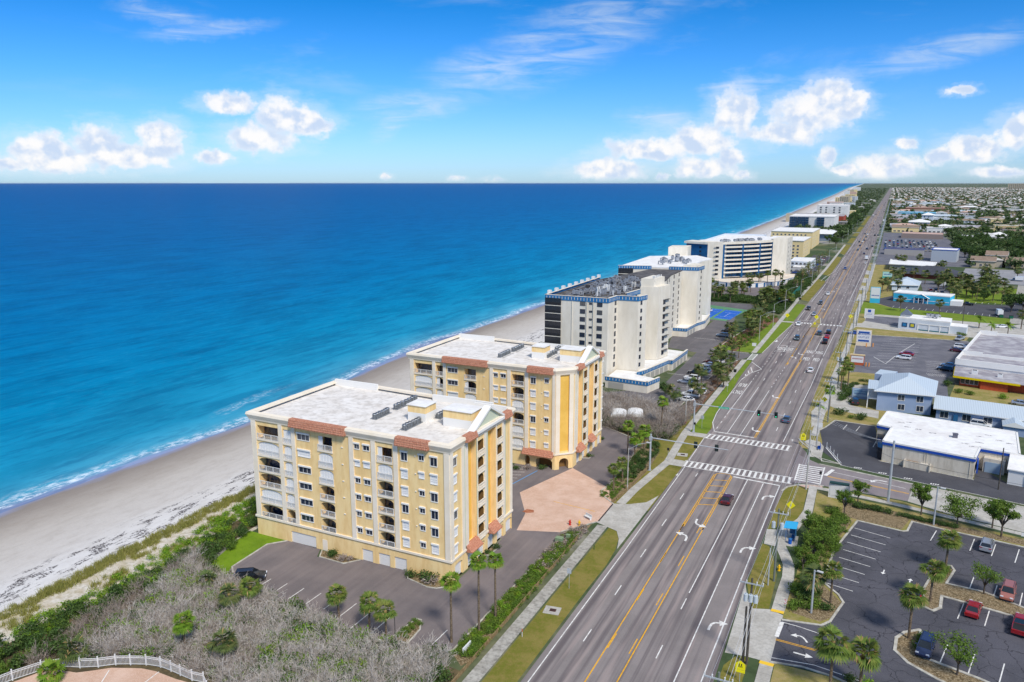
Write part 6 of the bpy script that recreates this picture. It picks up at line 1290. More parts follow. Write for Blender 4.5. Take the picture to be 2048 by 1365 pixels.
CGL = M('car_glass', (.012, .018, .026), rough=.05, spec=.7); TYRE = M('tyre_rubber', (.018, .018, .018), rough=.8); RIM = M('wheel_rim', (.35, .36, .38), rough=.3, metal=.8); HL = M('headlamp_lens', (.75, .77, .8), rough=.15); TL = M('tail_lamp_lens', (.35, .01, .01), rough=.2); TRUNKBED = M('truck_bed_liner', (.02, .02, .02), rough=.8)
def loft(mb, st, m=0):
    rings = []
    for y, w_, zb, zm, zt, k in st: rings.append([(-w_ * .94, y, zb), (-w_, y, zm), (-w_ * k, y, zt), (w_ * k, y, zt), (w_, y, zm), (w_ * .94, y, zb)])
    for a, b in zip(rings[:-1], rings[1:]):
        for i in range(6): j = (i + 1) % 6; mb.face([a[j], a[i], b[i], b[j]][::-1], m)
    mb.face(rings[0], m); mb.face(rings[-1][::-1], m)
CARS = {}
def car_proto(kind):
    if kind in CARS: return CARS[kind]
    b = MB(); g = MB(); W2 = .92
    if kind == 'sedan':
        L = 4.75; st = [(-2.37, .78, .38, .6, .86, .86), (-2.25, .88, .25, .6, .98, .86), (-1.5, .92, .22, .6, 1.0, .86), (-.2, .93, .2, .6, .96, .88), (1.0, .93, .2, .6, .93, .88), (1.9, .9, .22, .55, .80, .86), (2.3, .82, .28, .5, .66, .86), (2.38, .72, .36, .48, .58, .9)]
        cab = (-1.95, 1.15, -1.05, .35, .97, 1.44, .80, .62)
    elif kind == 'suv':
        L = 4.8; st = [(-2.4, .84, .42, .75, 1.05, .88), (-2.3, .93, .32, .7, 1.1, .88), (-1.0, .95, .3, .7, 1.08, .9), (.9, .95, .3, .7, 1.05, .9), (1.2, .95, .3, .7, 1.04, .88), (2.0, .92, .32, .65, .95, .86), (2.35, .86, .36, .6, .8, .86), (2.42, .76, .42, .58, .7, .9)]
        cab = (-2.3, 1.25, -1.95, .45, 1.06, 1.70, .83, .68)
    elif kind == 'pickup':
        L = 5.6; st = [(-2.8, .9, .5, .8, 1.05, .92), (-2.75, .96, .42, .8, 1.08, .92), (-.6, .97, .4, .8, 1.08, .92), (1.3, .97, .4, .8, 1.1, .9), (1.5, .97, .4, .8, 1.1, .88), (2.4, .95, .42, .75, 1.02, .88), (2.75, .88, .45, .7, .9, .88), (2.8, .8, .5, .66, .8, .9)]
        cab = (-.75, 1.55, -.55, .75, 1.08, 1.82, .84, .70)
    else:
        L = 6.4; st = [(-3.2, .95, .5, .8, 1.0, .95), (2.2, .97, .45, .8, 1.05, .95), (2.8, .97, .45, .8, 1.05, .9), (3.2, .9, .5, .8, .95, .9)]; cab = (1.2, 2.7, 1.25, 2.1, 1.04, 2.0, .88, .8)
    loft(b, st); b.box(-W2 + .06, W2 - .06, st[1][0] + .2, st[-2][0] - .2, .16, .34, 1)
    y0, y1, r0, r1, zb, zr, wb, wr = cab
    B = [(-wb, y0, zb - .02), (wb, y0, zb - .02), (wb, y1, zb - .02), (-wb, y1, zb - .02)]; T = [(-wr, r0, zr - .05), (wr, r0, zr - .05), (wr, r1, zr - .05), (-wr, r1, zr - .05)]
    for i in range(4): j = (i + 1) % 4; g.face([B[i], B[j], T[j], T[i]])
    for i in range(4): b.tube(B[i], T[i], .055, .05, 4, 0)
    for i in range(4): j = (i + 1) % 4; b.tube(T[i], T[j], .05, .05, 4, 0)
    for sx in (-1, 1):
        ym = (y0 + y1) / 2 - .1; rm = (r0 + r1) / 2 - .05; b.tube((sx * wb, ym, zb), (sx * wr, rm, zr - .05), .05, .045, 4, 0)
    b.face([(x, y, zr - .03) for x, y, _ in T], 0); b.box(-wr + .06, wr - .06, r0 + .1, r1 - .08, zr - .04, zr + .0, 0)
    for sx in (-1, 1): b.obox((sx * (W2 + .08), y1 - .35, zb), (.2, .12, .13), 0, 0)
    if kind == 'pickup': b.box(-.80, .80, -2.7, -.85, 1.075, 1.095, 1)
    if kind == 'boxtruck': b.box(-1.1, 1.1, -3.3, 1.1, .9, 3.1, 2)
    if kind == 'suv':
        for sx in (-1, 1): b.tube((sx * .6, r0 + .2, zr + .03), (sx * .6, r1 - .1, zr + .03), .025, n=4, m=1)
    whl = MB(); whl.tube((-.11, 0, 0), (.11, 0, 0), .34, .34, 14, 0); whl.tube((-.125, 0, 0), (.125, 0, 0), .2, .2, 10, 1)
    lmp = MB(); lmp.box(-.2, .2, -.06, .06, -.07, .07)
    wy = (st[1][0] + .75, st[-2][0] - .72)
    CARS[kind] = dict(body=b.mesh('body', [PAINT['grey'], BLACK, PAINT['white']]), glass=g.mesh('car_window', CGL), wheel=whl.mesh('wheel', [TYRE, RIM]), hl=lmp.mesh('headlight', HL), tl=lmp.mesh('tail_light', TL), wy=wy, yf=st[-1][0], yb=st[0][0], zl=.62 if kind in ('sedan',) else .85, wl=.6 if kind != 'boxtruck' else .75)
    return CARS[kind]
NCAR = {'sedan': 'parked_car', 'suv': 'parked_car', 'pickup': 'pickup_truck', 'boxtruck': 'box_truck'}
def car(kind, color, x, y, rot, label, group=None, far=False):
    pr = car_proto(kind); mv = group and 'road' in group
    t = thing({'sedan': 'sedan_car', 'suv': 'suv_car', 'pickup': 'pickup_truck', 'boxtruck': 'box_truck'}[kind], label, {'sedan': 'car', 'suv': 'car', 'pickup': 'pickup truck', 'boxtruck': 'truck'}[kind], (x, y, .03), rot, group)
    b = inst('body', pr['body'], t); b.material_slots[0].link = 'OBJECT'; b.material_slots[0].material = PAINT[color]
    inst('car_window', pr['glass'], t)
    for sx in (-1, 1):
        for wy in pr['wy']: inst('wheel', pr['wheel'], t, (sx * .82, wy, .34))
        if not far: inst('headlight', pr['hl'], t, (sx * pr['wl'], pr['yf'] - .04, pr['zl'] - .02)); inst('tail_light', pr['tl'], t, (sx * (pr['wl'] + .05), pr['yb'] + .03, pr['zl'] + .12))
    t.scale = (1.08, 1.08, 1.08)
    return t
pi = math.pi
for k, c, px, py, rt, lb in (
    ('sedan', 'maroon', 1454, 1004, 0, 'dark maroon sedan beside the yellow hatched median before the crossing'),
    ('sedan', 'slate blue', 1573, 843, 0, 'dark blue-grey sedan driving away just beyond the traffic signals'),
    ('sedan', 'white', 1621, 744, 0, 'white sedan beyond the PED XING lettering lane, driving away'),
    ('suv', 'teal grey', 1594, 680, pi, 'dark teal car coming towards the SCHOOL road box'),
    ('suv', 'teal grey', 1639, 670, 0, 'dark green-grey car stopped beside the yellow hatching at the far crossing'),
    ('suv', 'black', 1657, 668, 0, 'black car at the head of the queue near the far crossing'),
    ('sedan', 'bright red', 1654, 677, 0, 'bright red car between two black vehicles in the queue'),
    ('pickup', 'black', 1650, 687, 0, 'black pickup truck behind the bright red car'),
    ('sedan', 'white', 1597, 651, pi, 'white sedan crossing the far zebra stripes'),
    ('sedan', 'silver', 1628, 631, pi, 'silver-white car waiting behind the far crossing line'),
    ('pickup', 'black', 1617, 620, pi, 'black pickup in the outer lane before the far crossing'),
    ('suv', 'dark grey', 1641, 609, pi, 'dark grey SUV in the inner lane before the far crossing'),
    ('sedan', 'white', 1656, 590, pi, 'white car alone on the road beside the fenced courts'),
    ('suv', 'blue', 1690, 539, pi, 'blue SUV near the second bus bay up the road'),
    ('boxtruck', 'dark grey', 1733, 520, 0, 'grey box truck in the right lane with a white car behind it'),
    ('sedan', 'white', 1731, 528, 0, 'white car directly behind the grey box truck'),
    ('sedan', 'navy', 1728, 509, 0, 'navy car left of and beyond the grey box truck')):
    x, y = P(px, py); car(k, c, x, y, rt, lb, 'vehicles driving on the road')
far = [('suv', 'slate blue', 1715.3, 501.5, pi), ('suv', 'navy', 1733.7, 499.5, 0), ('suv', 'dark grey', 1744.6, 494.5, 0), ('sedan', 'navy', 1720, 492.5, pi), ('suv', 'white', 1725, 485, pi), ('sedan', 'black', 1718.4, 485, pi), ('sedan', 'black', 1753, 488, 0), ('sedan', 'navy', 1728, 482, pi), ('sedan', 'teal grey', 1732.4, 475.4, pi), ('suv', 'white', 1735, 470.5, pi), ('sedan', 'dark grey', 1730, 469, pi), ('pickup', 'black', 1749.5, 472.3, 0), ('suv', 'dark grey', 1756, 472, 0), ('sedan', 'silver', 1763.6, 459.5, 0), ('suv', 'navy', 1765.4, 454, 0), ('suv', 'black', 1760, 451.5, 0), ('pickup', 'navy', 1760.4, 455, 0), ('boxtruck', 'white', 1767, 443.5, 0), ('suv', 'silver', 1744, 459, pi), ('sedan', 'navy', 1747, 451.5, pi), ('sedan', 'white', 1749, 445.3, pi), ('boxtruck', 'silver', 1746.5, 433.3, pi), ('sedan', 'dark grey', 1752, 429.4, pi), ('suv', 'black', 1771, 406.6, 0), ('suv', 'navy', 1769, 409.5, 0), ('suv', 'black', 1768, 412.5, 0), ('sedan', 'silver', 1769, 420, 0), ('suv', 'teal grey', 1768, 424, 0), ('sedan', 'white', 1759, 422, pi), ('sedan', 'white', 1757, 415, pi), ('sedan', 'dark grey', 1775, 401, 0), ('sedan', 'white', 1773, 397, 0), ('suv', 'silver', 1765, 402, pi), ('suv', 'white', 1768, 395, pi)]
for k, c, px, py, rt in far:
    x, y = P(px, py); car(k, c, x, y, rt, '%s %s in the distant traffic %s' % (c, {'boxtruck': 'box truck', 'suv': 'SUV', 'sedan': 'car', 'pickup': 'pickup'}[k], 'coming towards the camera' if rt else 'driving away'), 'vehicles in the distant traffic', True)
for k, c, px, py, rt, lb in (
    ('suv', 'black', 501, 1160, -.95, 'black hatchback parked by the green lawn at the near condominium'),
    ('sedan', 'white', 1372, 803, 1.35, 'white saloon parked nearest in the long row, facing the near hedge'),
    ('pickup', 'white', 1381, 794, 1.35, 'white pickup truck parked between two white cars'),
    ('suv', 'white', 1396, 787, 1.35, 'white SUV parked just beyond the white pickup'),
    ('sedan', 'silver', 1371, 767, 1.4, 'silver car parked by the white podium near the dry hedge'),
    ('suv', 'white', 1384, 760, 1.4, 'white car parked next to the silver one'),
    ('pickup', 'black', 1393, 750, 1.4, 'black pickup truck in the middle of the long parked row'),
    ('sedan', 'slate blue', 1407, 746, 1.4, 'blue-grey car beside the black parked pickup'),
    ('sedan', 'white', 1411, 739, 1.4, 'white car just beyond the blue-grey parked one'),
    ('sedan', 'white', 1418, 733, 1.4, 'white coupe in the row under the palms'), ('sedan', 'maroon', 1421, 727, 1.4, 'dark red car in the row under the palms'),
    ('suv', 'white', 1434, 726, 1.4, 'white SUV third from the far end of the row'), ('sedan', 'white', 1437, 718, 1.4, 'white car at the far end of the parked row'),
    ('suv', 'slate blue', 1445, 674, 1.5, 'blue-grey SUV parked by the mulch bed'), ('pickup', 'black', 1457, 665, 1.5, 'black pickup parked beyond the blue-grey SUV'),
    ('suv', 'white', 1414, 623, 1.4, 'white SUV parked beside the tennis court fence'),
    ('suv', 'silver', 1973, 1097, -.2, 'silver estate car in the near black car park, top row'),
    ('suv', 'salmon', 2015, 1192, pi - .2, 'faded salmon-pink car parked under the small tree'),
    ('sedan', 'red', 1946, 1225, -.2, 'red saloon parked below the salmon car'),
    ('pickup', 'red', 2040, 1258, -.2, 'red pickup at the right edge of the near car park'),
    ('suv', 'navy', 1850, 1302, pi - .2, 'navy blue SUV parked beside the grassy island'),
    ('suv', 'black', 1710, 808, .05, 'black SUV on the driveway in front of the blue-grey house'),
    ('suv', 'white', 1961, 854, -1.75, 'white SUV squeezed between annex and shop'),
    ('sedan', 'silver', 2042, 811, -1.75, 'silver car at the right end of the strip of grass'),
    ('sedan', 'red', 1813, 711, 1.35, 'red car in the middle of the plaza car park'), ('suv', 'white', 1807, 719, 1.35, 'white SUV next to the red car in the plaza car park'),
    ('suv', 'black', 1890, 742, 1.35, 'black SUV by the plaza corner'), ('sedan', 'slate blue', 1897, 734, 1.35, 'blue-grey car tucked behind the black SUV by the plaza'),
    ('suv', 'white', 1922, 697, -1.75, 'white car against the plaza side wall'), ('sedan', 'maroon', 1914, 704, -1.75, 'dark red car against the plaza side wall'),
    ('pickup', 'silver', 1919, 681, pi - .4, 'silver pickup on the dry grass behind the plaza'),
    ('sedan', 'white', 2003, 656, 1.9, 'white police-style car on the concrete behind the plaza'),
    ('sedan', 'blue', 1708, 669, 1.5, 'blue car on the driveway apron behind the big sign'),
    ('pickup', 'black', 1934, 611, 1.4, 'large black pickup beside the turquoise shop'), ('boxtruck', 'slate blue', 1997, 632, .1, 'dark blue truck by green bins at the end of the lot'),
    ('boxtruck', 'white', 1887, 574, 1.4, 'white trailer van behind the white cottage'), ('suv', 'slate blue', 1976, 575, 1.4, 'grey-blue car by the trees at the field edge'),
    ('boxtruck', 'slate blue', 2034, 563, 1.4, 'turquoise-grey camper at the right edge of the field')):
    x, y = P(px, py); car(k, c, x, y, rt, lb)
rr = random.Random(11)
def fill_cars(n_, fx, fy, rt, lb, gp, kinds=('sedan', 'suv', 'suv', 'pickup'), cols=('white', 'white', 'silver', 'grey', 'black', 'dark grey', 'red', 'blue', 'navy', 'tan')):
    for i in range(n_): c = rr.choice(cols); k = rr.choice(kinds); car(k, c, fx(i), fy(i), rt + rr.uniform(-.05, .05), lb % (c + ' ' + {'suv': 'SUV', 'sedan': 'car', 'pickup': 'pickup'}[k]), gp, True)
fill_cars(11, lambda i: -58.5, lambda i: 596 + i * 3.4, 1.5, '%s in the car park beside the motel wing', 'cars beside the motel wing')
fill_cars(14, lambda i: -50, lambda i: 660 + i * 6, 1.5, '%s in the car park in front of the cream condominiums', 'cars at the cream condominiums')
for r_ in range(6): fill_cars(13, lambda i: -2 + i * 4.0, lambda i, r_=r_: 850 + r_ * 26 + rr.uniform(-2, 2), 0 if r_ % 2 else pi, '%s on the crowded car dealership forecourt', 'cars on the dealership forecourt')
fill_cars(9, lambda i: 30 + i * 4, lambda i: 1165, 0, '%s in front of the salmon strip mall', 'cars at the strip mall')
fill_cars(5, lambda i: 26 + (i % 3) * 2.9, lambda i: 521 + 12 * (i // 3), .1, '%s in the car park behind the white cottage', 'cars behind the cottage')
# ================================================================ POLES, SIGNALS, SIGNS
GALV = M('galvanised_pole', (.50, .53, .55), (.42, .45, .47), 1.2, .5, .4, metal=.3); CPOLE = M('concrete_pole', srgb('c9c7c0', .8), srgb('b2afa8', .8), .8, .8); WOOD = M('weathered_wood_pole', srgb('6d675f', .7), srgb('55504a', .7), 1.5, .9, .1); GREEN_S = M('street_sign_green', srgb('1fc3a0', .75), rough=.4); SIGY = M('sign_yellow', srgb('f6ea1c', .9), rough=.5); SIGW = M('sign_white', srgb('e8e8e6', .85), rough=.5); SBK = M('sign_black', (.02, .02, .02)); GRN_ON = M('green_lamp', (.05, .9, .5), emit=(.05, 1.0, .5)); LAMPM = M('lamp_lens', (.6, .6, .58), rough=.2)
SIGB = M('signal_housing', srgb('2c3a38', .8), rough=.6)
def signal_head(mb, x, y, z, front=1, m=1, mg=2):
    mb.box(x - .22, x + .22, y - .16, y + .16, z - 1.25, z, m)
    for k in range(3): mb.tube((x, y - front * .17, z - .22 - .4 * k), (x, y - front * .34, z - .22 - .4 * k), .16, .17, 8, m, caps=False)
    mb.box(x - .4, x + .4, y - .02, y + .02, z - 1.4, z + .15, m)
def mast(x, y, z, L, label, sig, sign, facing, dx=0):
    t = thing('traffic_signal_mast', label, 'traffic light', (x, y, 0))
    mb = MB(); mb.tube((x, y, 0), (x, y, z + .9), .24, .19, 12); mb.obox((x, y, .0), (.7, .7, .15)); mb.box(x - .3, x + .35, y - .25, y + .25, z - .55, z + .3); mb.build('pole', GALV, t)
    mb = MB(); mb.tube((x, y, z), (x + L, y + dx, z - .25), .15, .08, 10); mb.build('mast_arm', GALV, t)
    for u in sig:
        mb = MB(); yy = y + dx * u / L; signal_head(mb, x + u, yy - facing * .25, z + .35, facing)
        so = mb.build('signal_head', [GALV, SIGB, SIGB], t)
        if facing > 0: k = MB(); k.tube((x + u, yy - .43, z - .67), (x + u, yy - .46, z - .67), .13, .13, 10); k.build('green_light', GRN_ON, so)
    if sign is not None:
        mb = MB(); mb.box(x + sign - 1.3, x + sign + 1.3, y - .27, y - .22, z - .35, z + .2); mb.build('street_name_sign', GREEN_S, t)
        w_ = words('Jackson Ave', x + sign, y - .28, .42, 0, SIGW, z=z - .08, rx=pi / 2, name='lettering'); w_.parent = t; w_.location = (sign, -.28, z - .08)
    return t
mast(-44.8, 165.0, 7.9, 17.4, 'nearer traffic signal mast with two heads seen from behind, over the near crossing', [10.2, 14.8], None, -1)
mast(-42.1, 197.3, 7.8, 22.6, 'farther traffic signal mast with two green lights and teal street sign', [16.4, 20.6], 7.6, 1)
def lightpole(name, label, x, y, h, arm, adx, ady, mat=CPOLE, r=.13, cat='street lamp', group=None, ah=1.9):
    t = thing(name, label, cat, (x, y, 0), 0, group)
    mb = MB(); mb.tube((x, y, 0), (x, y, h), r, r * .7, 8); mb.build('pole', mat, t)
    if arm:
        mb = MB(); mb.path([(x, y, h - .3), (x + adx * .5, y + ady * .5, h + ah * .62), (x + adx, y + ady, h + ah)], .06, 5); mb.build('arm', GALV, t)
        mb = MB(); mb.obox((x + adx, y + ady, h + ah - .08), (.9, .32, .16), math.atan2(ady, adx)); mb.build('lamp_head', [LAMPM], t)
    return t
lightpole('street_lamp', 'tall pale street lamp beside the nearer signal mast', -45.9, 151.6, 9.5, 1, 4.3, 0, ah=1.9)
lightpole('street_lamp', 'white street lamp with a red base behind the farther signal mast', -45.8, 203.8, 11.3, 0, 0, 0)
lb_ = ['beside the mulch bed', 'before the far crossing', 'beside the tennis courts']
for i, (x, y, h) in enumerate(((-44.9, 329.6, 10.8), (-44.0, 365, 10.9), (-45, 418, 10.5))): lightpole('street_lamp', 'street lamp with raised arm %s' % lb_[i], x, y, h, 1, 5.2, 0, ah=2.2)
for i, y in enumerate((470, 540, 610, 690, 780, 880, 990, 1110, 1250, 1400)): lightpole('street_lamp', 'distant street lamp in the row along the seaward pavement', -42.6, y, 10.5, 1, 5, 0, ah=2.1, group='distant lamps along the seaward pavement')
for i, (y, lb) in enumerate(((318, 'street lamp reaching over the road by the black pickup'), (391, 'street lamp reaching over the road by the far crossing'), (448, 'street lamp over the junction before the turquoise shop'))): lightpole('street_lamp', lb, -9.6, y, 9.8, 1, -4.6, 0, ah=1.2)
mb = MB(); mb.box(-46.1, -45.6, 203.5, 204.1, 0, .5); tag(mb.build('red_box', M('red_paint_box', srgb('b03028', .8))), 'small red box at the foot of the white street lamp', 'utility box')
lightpole('car_park_lamp', 'pale lamp post among the cycads at the near car park edge', -5.6, 117.2, 7.2, 1, .8, -.2, GALV, .17, 'lamp post', ah=.0)
lightpole('car_park_lamp', 'pale lamp post at the top edge of the near black car park', 12.8, 160.8, 7.8, 1, .9, -.2, GALV, .17, 'lamp post', ah=.0)
lightpole('light_pole', 'thick white pole beside the side street with a slanting bracket', 4.8, 169.3, 13.3, 0, 0, 0, GALV, .28, 'pole')
lightpole('light_pole', 'thin black lamp post by the small kerbed island at the near condominium', -58.7, 82.5, 4.2, 0, 0, 0, SBK, .06, 'lamp post')
lightpole('light_pole', 'grey wooden pole behind the trees at the right', 26.2, 186.8, 9.5, 0, 0, 0, WOOD, .15, 'pole')
lightpole('light_pole', 'tall thin wooden pole beside the turquoise shop lot', 34.8, 410.4, 12.5, 0, 0, 0, WOOD, .15, 'pole')
# utility poles and wires on the landward pavement
def upole(x, y, h, label, cross=True, mat=WOOD, trans=0, arm=1.55, group=None, r=.19, ang=0.0):
    t = thing('utility_pole', label, 'utility pole', (x, y, 0), 0, group)
    mb = MB(); mb.tube((x, y, 0), (x, y, h), r, r * .72, 9); mb.build('pole', mat, t)
    if cross:
        mb = MB(); mb.obox((x, y - .2, h - .8), (arm * 2, .14, .16), ang); mb.build('crossarm', GALV, t)
        for k in (-1, -.45, .45, 1): mb = MB(); mb.tube((x + arm * .95 * k, y - .2, h - .64), (x + arm * .95 * k, y - .2, h - .3), .06, .09, 6); mb.build('insulator', SIGW, t)
    for k in range(trans):
        mb = MB(); a = (-.65, .65, 0)[k]; mb.tube((x + a, y - .3, h - 3.3), (x + a, y - .3, h - 2.3), .3, .3, 10); mb.tube((x + a, y - .3, h - 2.3), (x + a, y - .3, h - 2.1), .06, .06, 5); mb.build('transformer', M('transformer_grey', (.5, .55, .58), rough=.4) if 'transformer_grey' not in bpy.data.materials else bpy.data.materials['transformer_grey'], t)
    return t
UP = [(-12.2, 76.0, 13.6), (-12.4, 99.6, 12.9), (-12.1, 124.8, 12.9), (-11.2, 168.8, 13.4), (-11.6, 198.9, 12.6), (-10.6, 222, 12.4), (-10.4, 262, 12.6), (-10.2, 302, 12.4), (-9.8, 345, 12.6), (-9.7, 385.4, 12.6), (-9.4, 428, 12.6), (-8.6, 470, 12.6)]
for i, (x, y, h) in enumerate(UP):
    lb = ['utility pole at the bottom edge with only its crossarm in view', 'dark wooden utility pole with three transformers on the concrete drive', 'utility pole with crossarm beside the bus shelter', 'pale utility pole at the street corner by the near crossing', 'pale utility pole at the corner beyond the junction',
          'utility pole beside the black shop car park', 'utility pole in front of the blue-grey house palms', 'utility pole beside the small brick sign', 'utility pole beside the large plaza sign', 'utility pole at the far crossing', 'utility pole before the junction of the white low building', 'utility pole beside the turquoise sign'][i]
    upole(x, y, h, lb, i not in (3,), WOOD if i in (1,) else CPOLE if i in (3, 4) else M('grey_green_pole', srgb('7e857c', .75)) if i == 0 else bpy.data.materials.get('grey_green_pole', GALV), 3 if i == 1 else (2 if i in (2, 6) else 0))
upole(-12.95, 99.9, 8.4, 'shorter second wooden pole standing beside the transformer pole', False)
upole(-12.8, 123.0, 6.6, 'short grey pole beside the yellow hydrant', False, GALV, r=.12)
UPF = [(-8.4 + .002 * (y - 500), y, 12.6) for y in list(range(515, 1500, 45)) + list(range(1500, 3000, 90))]
for x, y, h in UPF: upole(x, y, h, 'distant utility pole in the line along the landward pavement', True, GALV, group='distant utility poles along the road')
def wire(pts_a, pts_b, sag, r, n=8):
    A, B = Vector(pts_a), Vector(pts_b); mb = []
    return [tuple(A.lerp(B, i / n) - Vector((0, 0, sag * 4 * (i / n) * (1 - i / n)))) for i in range(n + 1)]
WIRE = M('aluminium_wire', (.62, .64, .66), rough=.5)
for k, off in enumerate((-1.47, -.7, .7, 1.47)):
    mb = MB(); AL = [(-12.1, 40, 13.4)] + UP + UPF[:22]
    for a, b in zip(AL[:-1], AL[1:]): mb.path(wire((a[0] + off, a[1] - .2, a[2] - .3), (b[0] + off, b[1] - .2, b[2] - .3), .5, .02), .016 if a[1] < 260 else .028, 3)
    tag(mb.build('overhead_wire', WIRE), '%s overhead wire along the landward side of the road' % ['outermost, road-side', 'inner road-side', 'inner shop-side', 'outermost, shop-side'][k], 'wire')
mb = MB()
for a, b in zip(AL[:-1], AL[1:]): mb.path(wire((a[0] + .15, a[1], a[2] - 4.6), (b[0] + .15, b[1], b[2] - 4.6), .7, .02), .03, 3)
tag(mb.build('overhead_cable', WIRE), 'single thicker cable slung lower on the poles along the road', 'cable')
mb = MB(); mb.path(wire((4.8, 169.3, 9.6), (60, 166, 9), 1.2, .02), .03, 3); mb.path(wire((4.8, 169.3, 9.6), (-11.6, 198.9, 9.2), .8, .02), .025, 3); tag(mb.build('overhead_cable', SBK), 'black cable crossing above the side street trees', 'cable')
mb = MB()
for i in range(3): mb.path(wire((3.3, 197.5, 4.4), (-11.6, 198.9, 8.2 + i * .6), 1.0, .02), .014, 3)
tag(mb.build('service_wires', WIRE), 'thin service wires from the corner pole to the blue-striped shop', 'wire')
# pedestrian signals
for x, y, h, lb in ((-42.6, 172.9, 2.8, 'pedestrian signal post on the seaward side of the near crossing'), (-8.7, 171.6, 3.1, 'black pedestrian signal post at the landward street corner'), (-41.6, 196.2, 2.6, 'small pedestrian push-button post beside the farther mast')):
    t = thing('pedestrian_signal', lb, 'pedestrian signal', (x, y, 0)); mb = MB(); mb.tube((x, y, 0), (x, y, h), .06, .05, 6); mb.build('post', GALV, t); mb = MB(); mb.box(x - .25, x + .25, y - .2, y + .12, h - .1, h + .45); mb.build('signal_box', SBK, t)
# signs on posts
def post_sign(x, y, h, kind, label, cat='road sign', mat=SIGW, w_=.75, hh=.9, ang=0.0, txt=None):
    t = thing('road_sign', label, cat, (x, y, 0), ang); mb = MB(); mb.tube((0, 0, 0), (0, 0, h), .045, .045, 5); mb.build('post', GALV, t, local=True)
    mb = MB(); z = h - hh / 2
    if kind == 'diamond': q = [(0, z - w_ * .7), (w_ * .7, z), (0, z + w_ * .7), (-w_ * .7, z)]
    elif kind == 'school': q = [(-w_ / 2, z - hh / 2), (w_ / 2, z - hh / 2), (w_ / 2, z + hh * .15), (0, z + hh / 2), (-w_ / 2, z + hh * .15)]
    else: q = [(-w_ / 2, z - hh / 2), (w_ / 2, z - hh / 2), (w_ / 2, z + hh / 2), (-w_ / 2, z + hh / 2)]
    mb.face([(a, -.06, b) for a, b in q], 0); mb.face([(a, -.03, b) for a, b in q[::-1]], 1)
    if kind == 'school': mb.box(-w_ / 2, w_ / 2, -.06, -.03, z - hh / 2 - .42, z - hh / 2 - .06, 0)
    mb.build('sign_panel', [mat, GALV], t, local=True)
    if kind in ('school', 'diamond'):
        mb = MB(); s_ = 1 if kind == 'school' else 1.1
        for dx in ((-.15, .15) if kind == 'school' else (0,)):
            mb.tube((dx, -.065, z + .16), (dx, -.075, z + .16), .07 * s_, .07 * s_, 8); mb.box(dx - .06, dx + .06, -.075, -.065, z - .12, z + .08); mb.box(dx - .12, dx - .05, -.075, -.065, z - .32, z - .12); mb.box(dx + .04, dx + .11, -.075, -.065, z - .32, z - .12)
        mb.build('walking_figure', SBK, t, local=True)
    if txt:
        w2 = words(txt, 0, -.075, w_ * .28, 0, SBK, z=z, rx=pi / 2, name='lettering'); w2.parent = t; w2.location = (0, -.075, z)
    return t
post_sign(-12.6, 95.2, 3.2, 'school', 'yellow school crossing sign at the bottom edge of the road', mat=SIGY, w_=1.25, hh=1.35)
post_sign(-12.7, 152.8, 3.1, 'diamond', 'yellow diamond warning sign on the grass by the bus shelter', mat=SIGY, w_=1.25, hh=1.3)
post_sign(-14.8, 198.6, 3.4, 'school', 'yellow school crossing sign at the corner beyond the junction', mat=SIGY, w_=1.3, hh=1.5)
post_sign(-12.6, 236, 3.4, 'diamond', 'yellow diamond pedestrian sign among the palms beyond the driveway', mat=SIGY, w_=1.2, hh=1.3)
post_sign(-12.8, 396, 3.4, 'diamond', 'yellow diamond sign at the landward end of the far crossing', mat=SIGY, w_=1.5, hh=1.5)
post_sign(-40.2, 385, 3.6, 'diamond', 'yellow diamond sign at the seaward end of the far crossing', mat=SIGY, w_=1.5, hh=1.5)
post_sign(-27.2, 386, 3.6, 'diamond', 'yellow diamond sign on the far median island, beyond the stripes', mat=SIGY, w_=1.5, hh=1.5)
post_sign(-27.2, 378.6, 1.4, 'diamond', 'small yellow diamond on the near tip of the median island', mat=SIGY, w_=1.0, hh=1.0)
post_sign(-41.9, 107.7, 3.6, 'rect', 'grey sign seen edge-on on the near verge beside the pavement', w_=.7, hh=.9, mat=M('sign_back', (.45, .48, .5), rough=.5))
post_sign(-40.8, 201.5, 3.6, 'rect', 'white sign on the lush verge by the farther signal mast', w_=.9, hh=1.0, ang=pi); post_sign(-41.6, 242, 2.6, 'rect', 'small sign on the lush verge by the bus bay', w_=.5, hh=.6)
post_sign(-43.8, 309, 3.2, 'rect', 'white framed notice beside the mulch bed', w_=1.6, hh=1.3); post_sign(-42.2, 258, 3.9, 'rect', 'black-backed sign on the verge before the side entrance', mat=SBK, w_=1.0, hh=1.1)
post_sign(-42.0, 318, 2.8, 'rect', 'small white sign close to the pavement by the mulch bed', w_=.8, hh=.9); post_sign(-40.6, 446, 3.2, 'rect', 'dark sign beside the pavement before the fenced court', mat=SBK, w_=1.2, hh=1.2)
post_sign(-11.6, 207.5, 3.9, 'rect', 'white sign with yellow top edge between the corner poles', w_=1.2, hh=1.3, mat=SIGW); post_sign(-9.35, 116.6, 1.7, 'rect', 'red and white striped marker beside the curved pavement', mat=M('red_white', srgb('c74a44', .8), srgb('eeeeee', .85), 8, lo=.48, hi=.52), w_=.35, hh=.8)
post_sign(27.6, 160.6, 1.5, 'rect', 'small white notice at the top right edge of the near car park', w_=1.1, hh=.7)
t = thing('marker_post', 'white marker post with orange top on the near verge', 'marker post', (-43.0, 92.0, 0)); mb = MB(); mb.tube((0, 0, 0), (0, 0, .8), .05, n=6); mb.build('post', SIGW, t, local=True); mb = MB(); mb.tube((0, 0, .8), (0, 0, 1.25), .055, n=6); mb.build('cap', M('orange_plastic', srgb('e0662c', .85)), t, local=True)
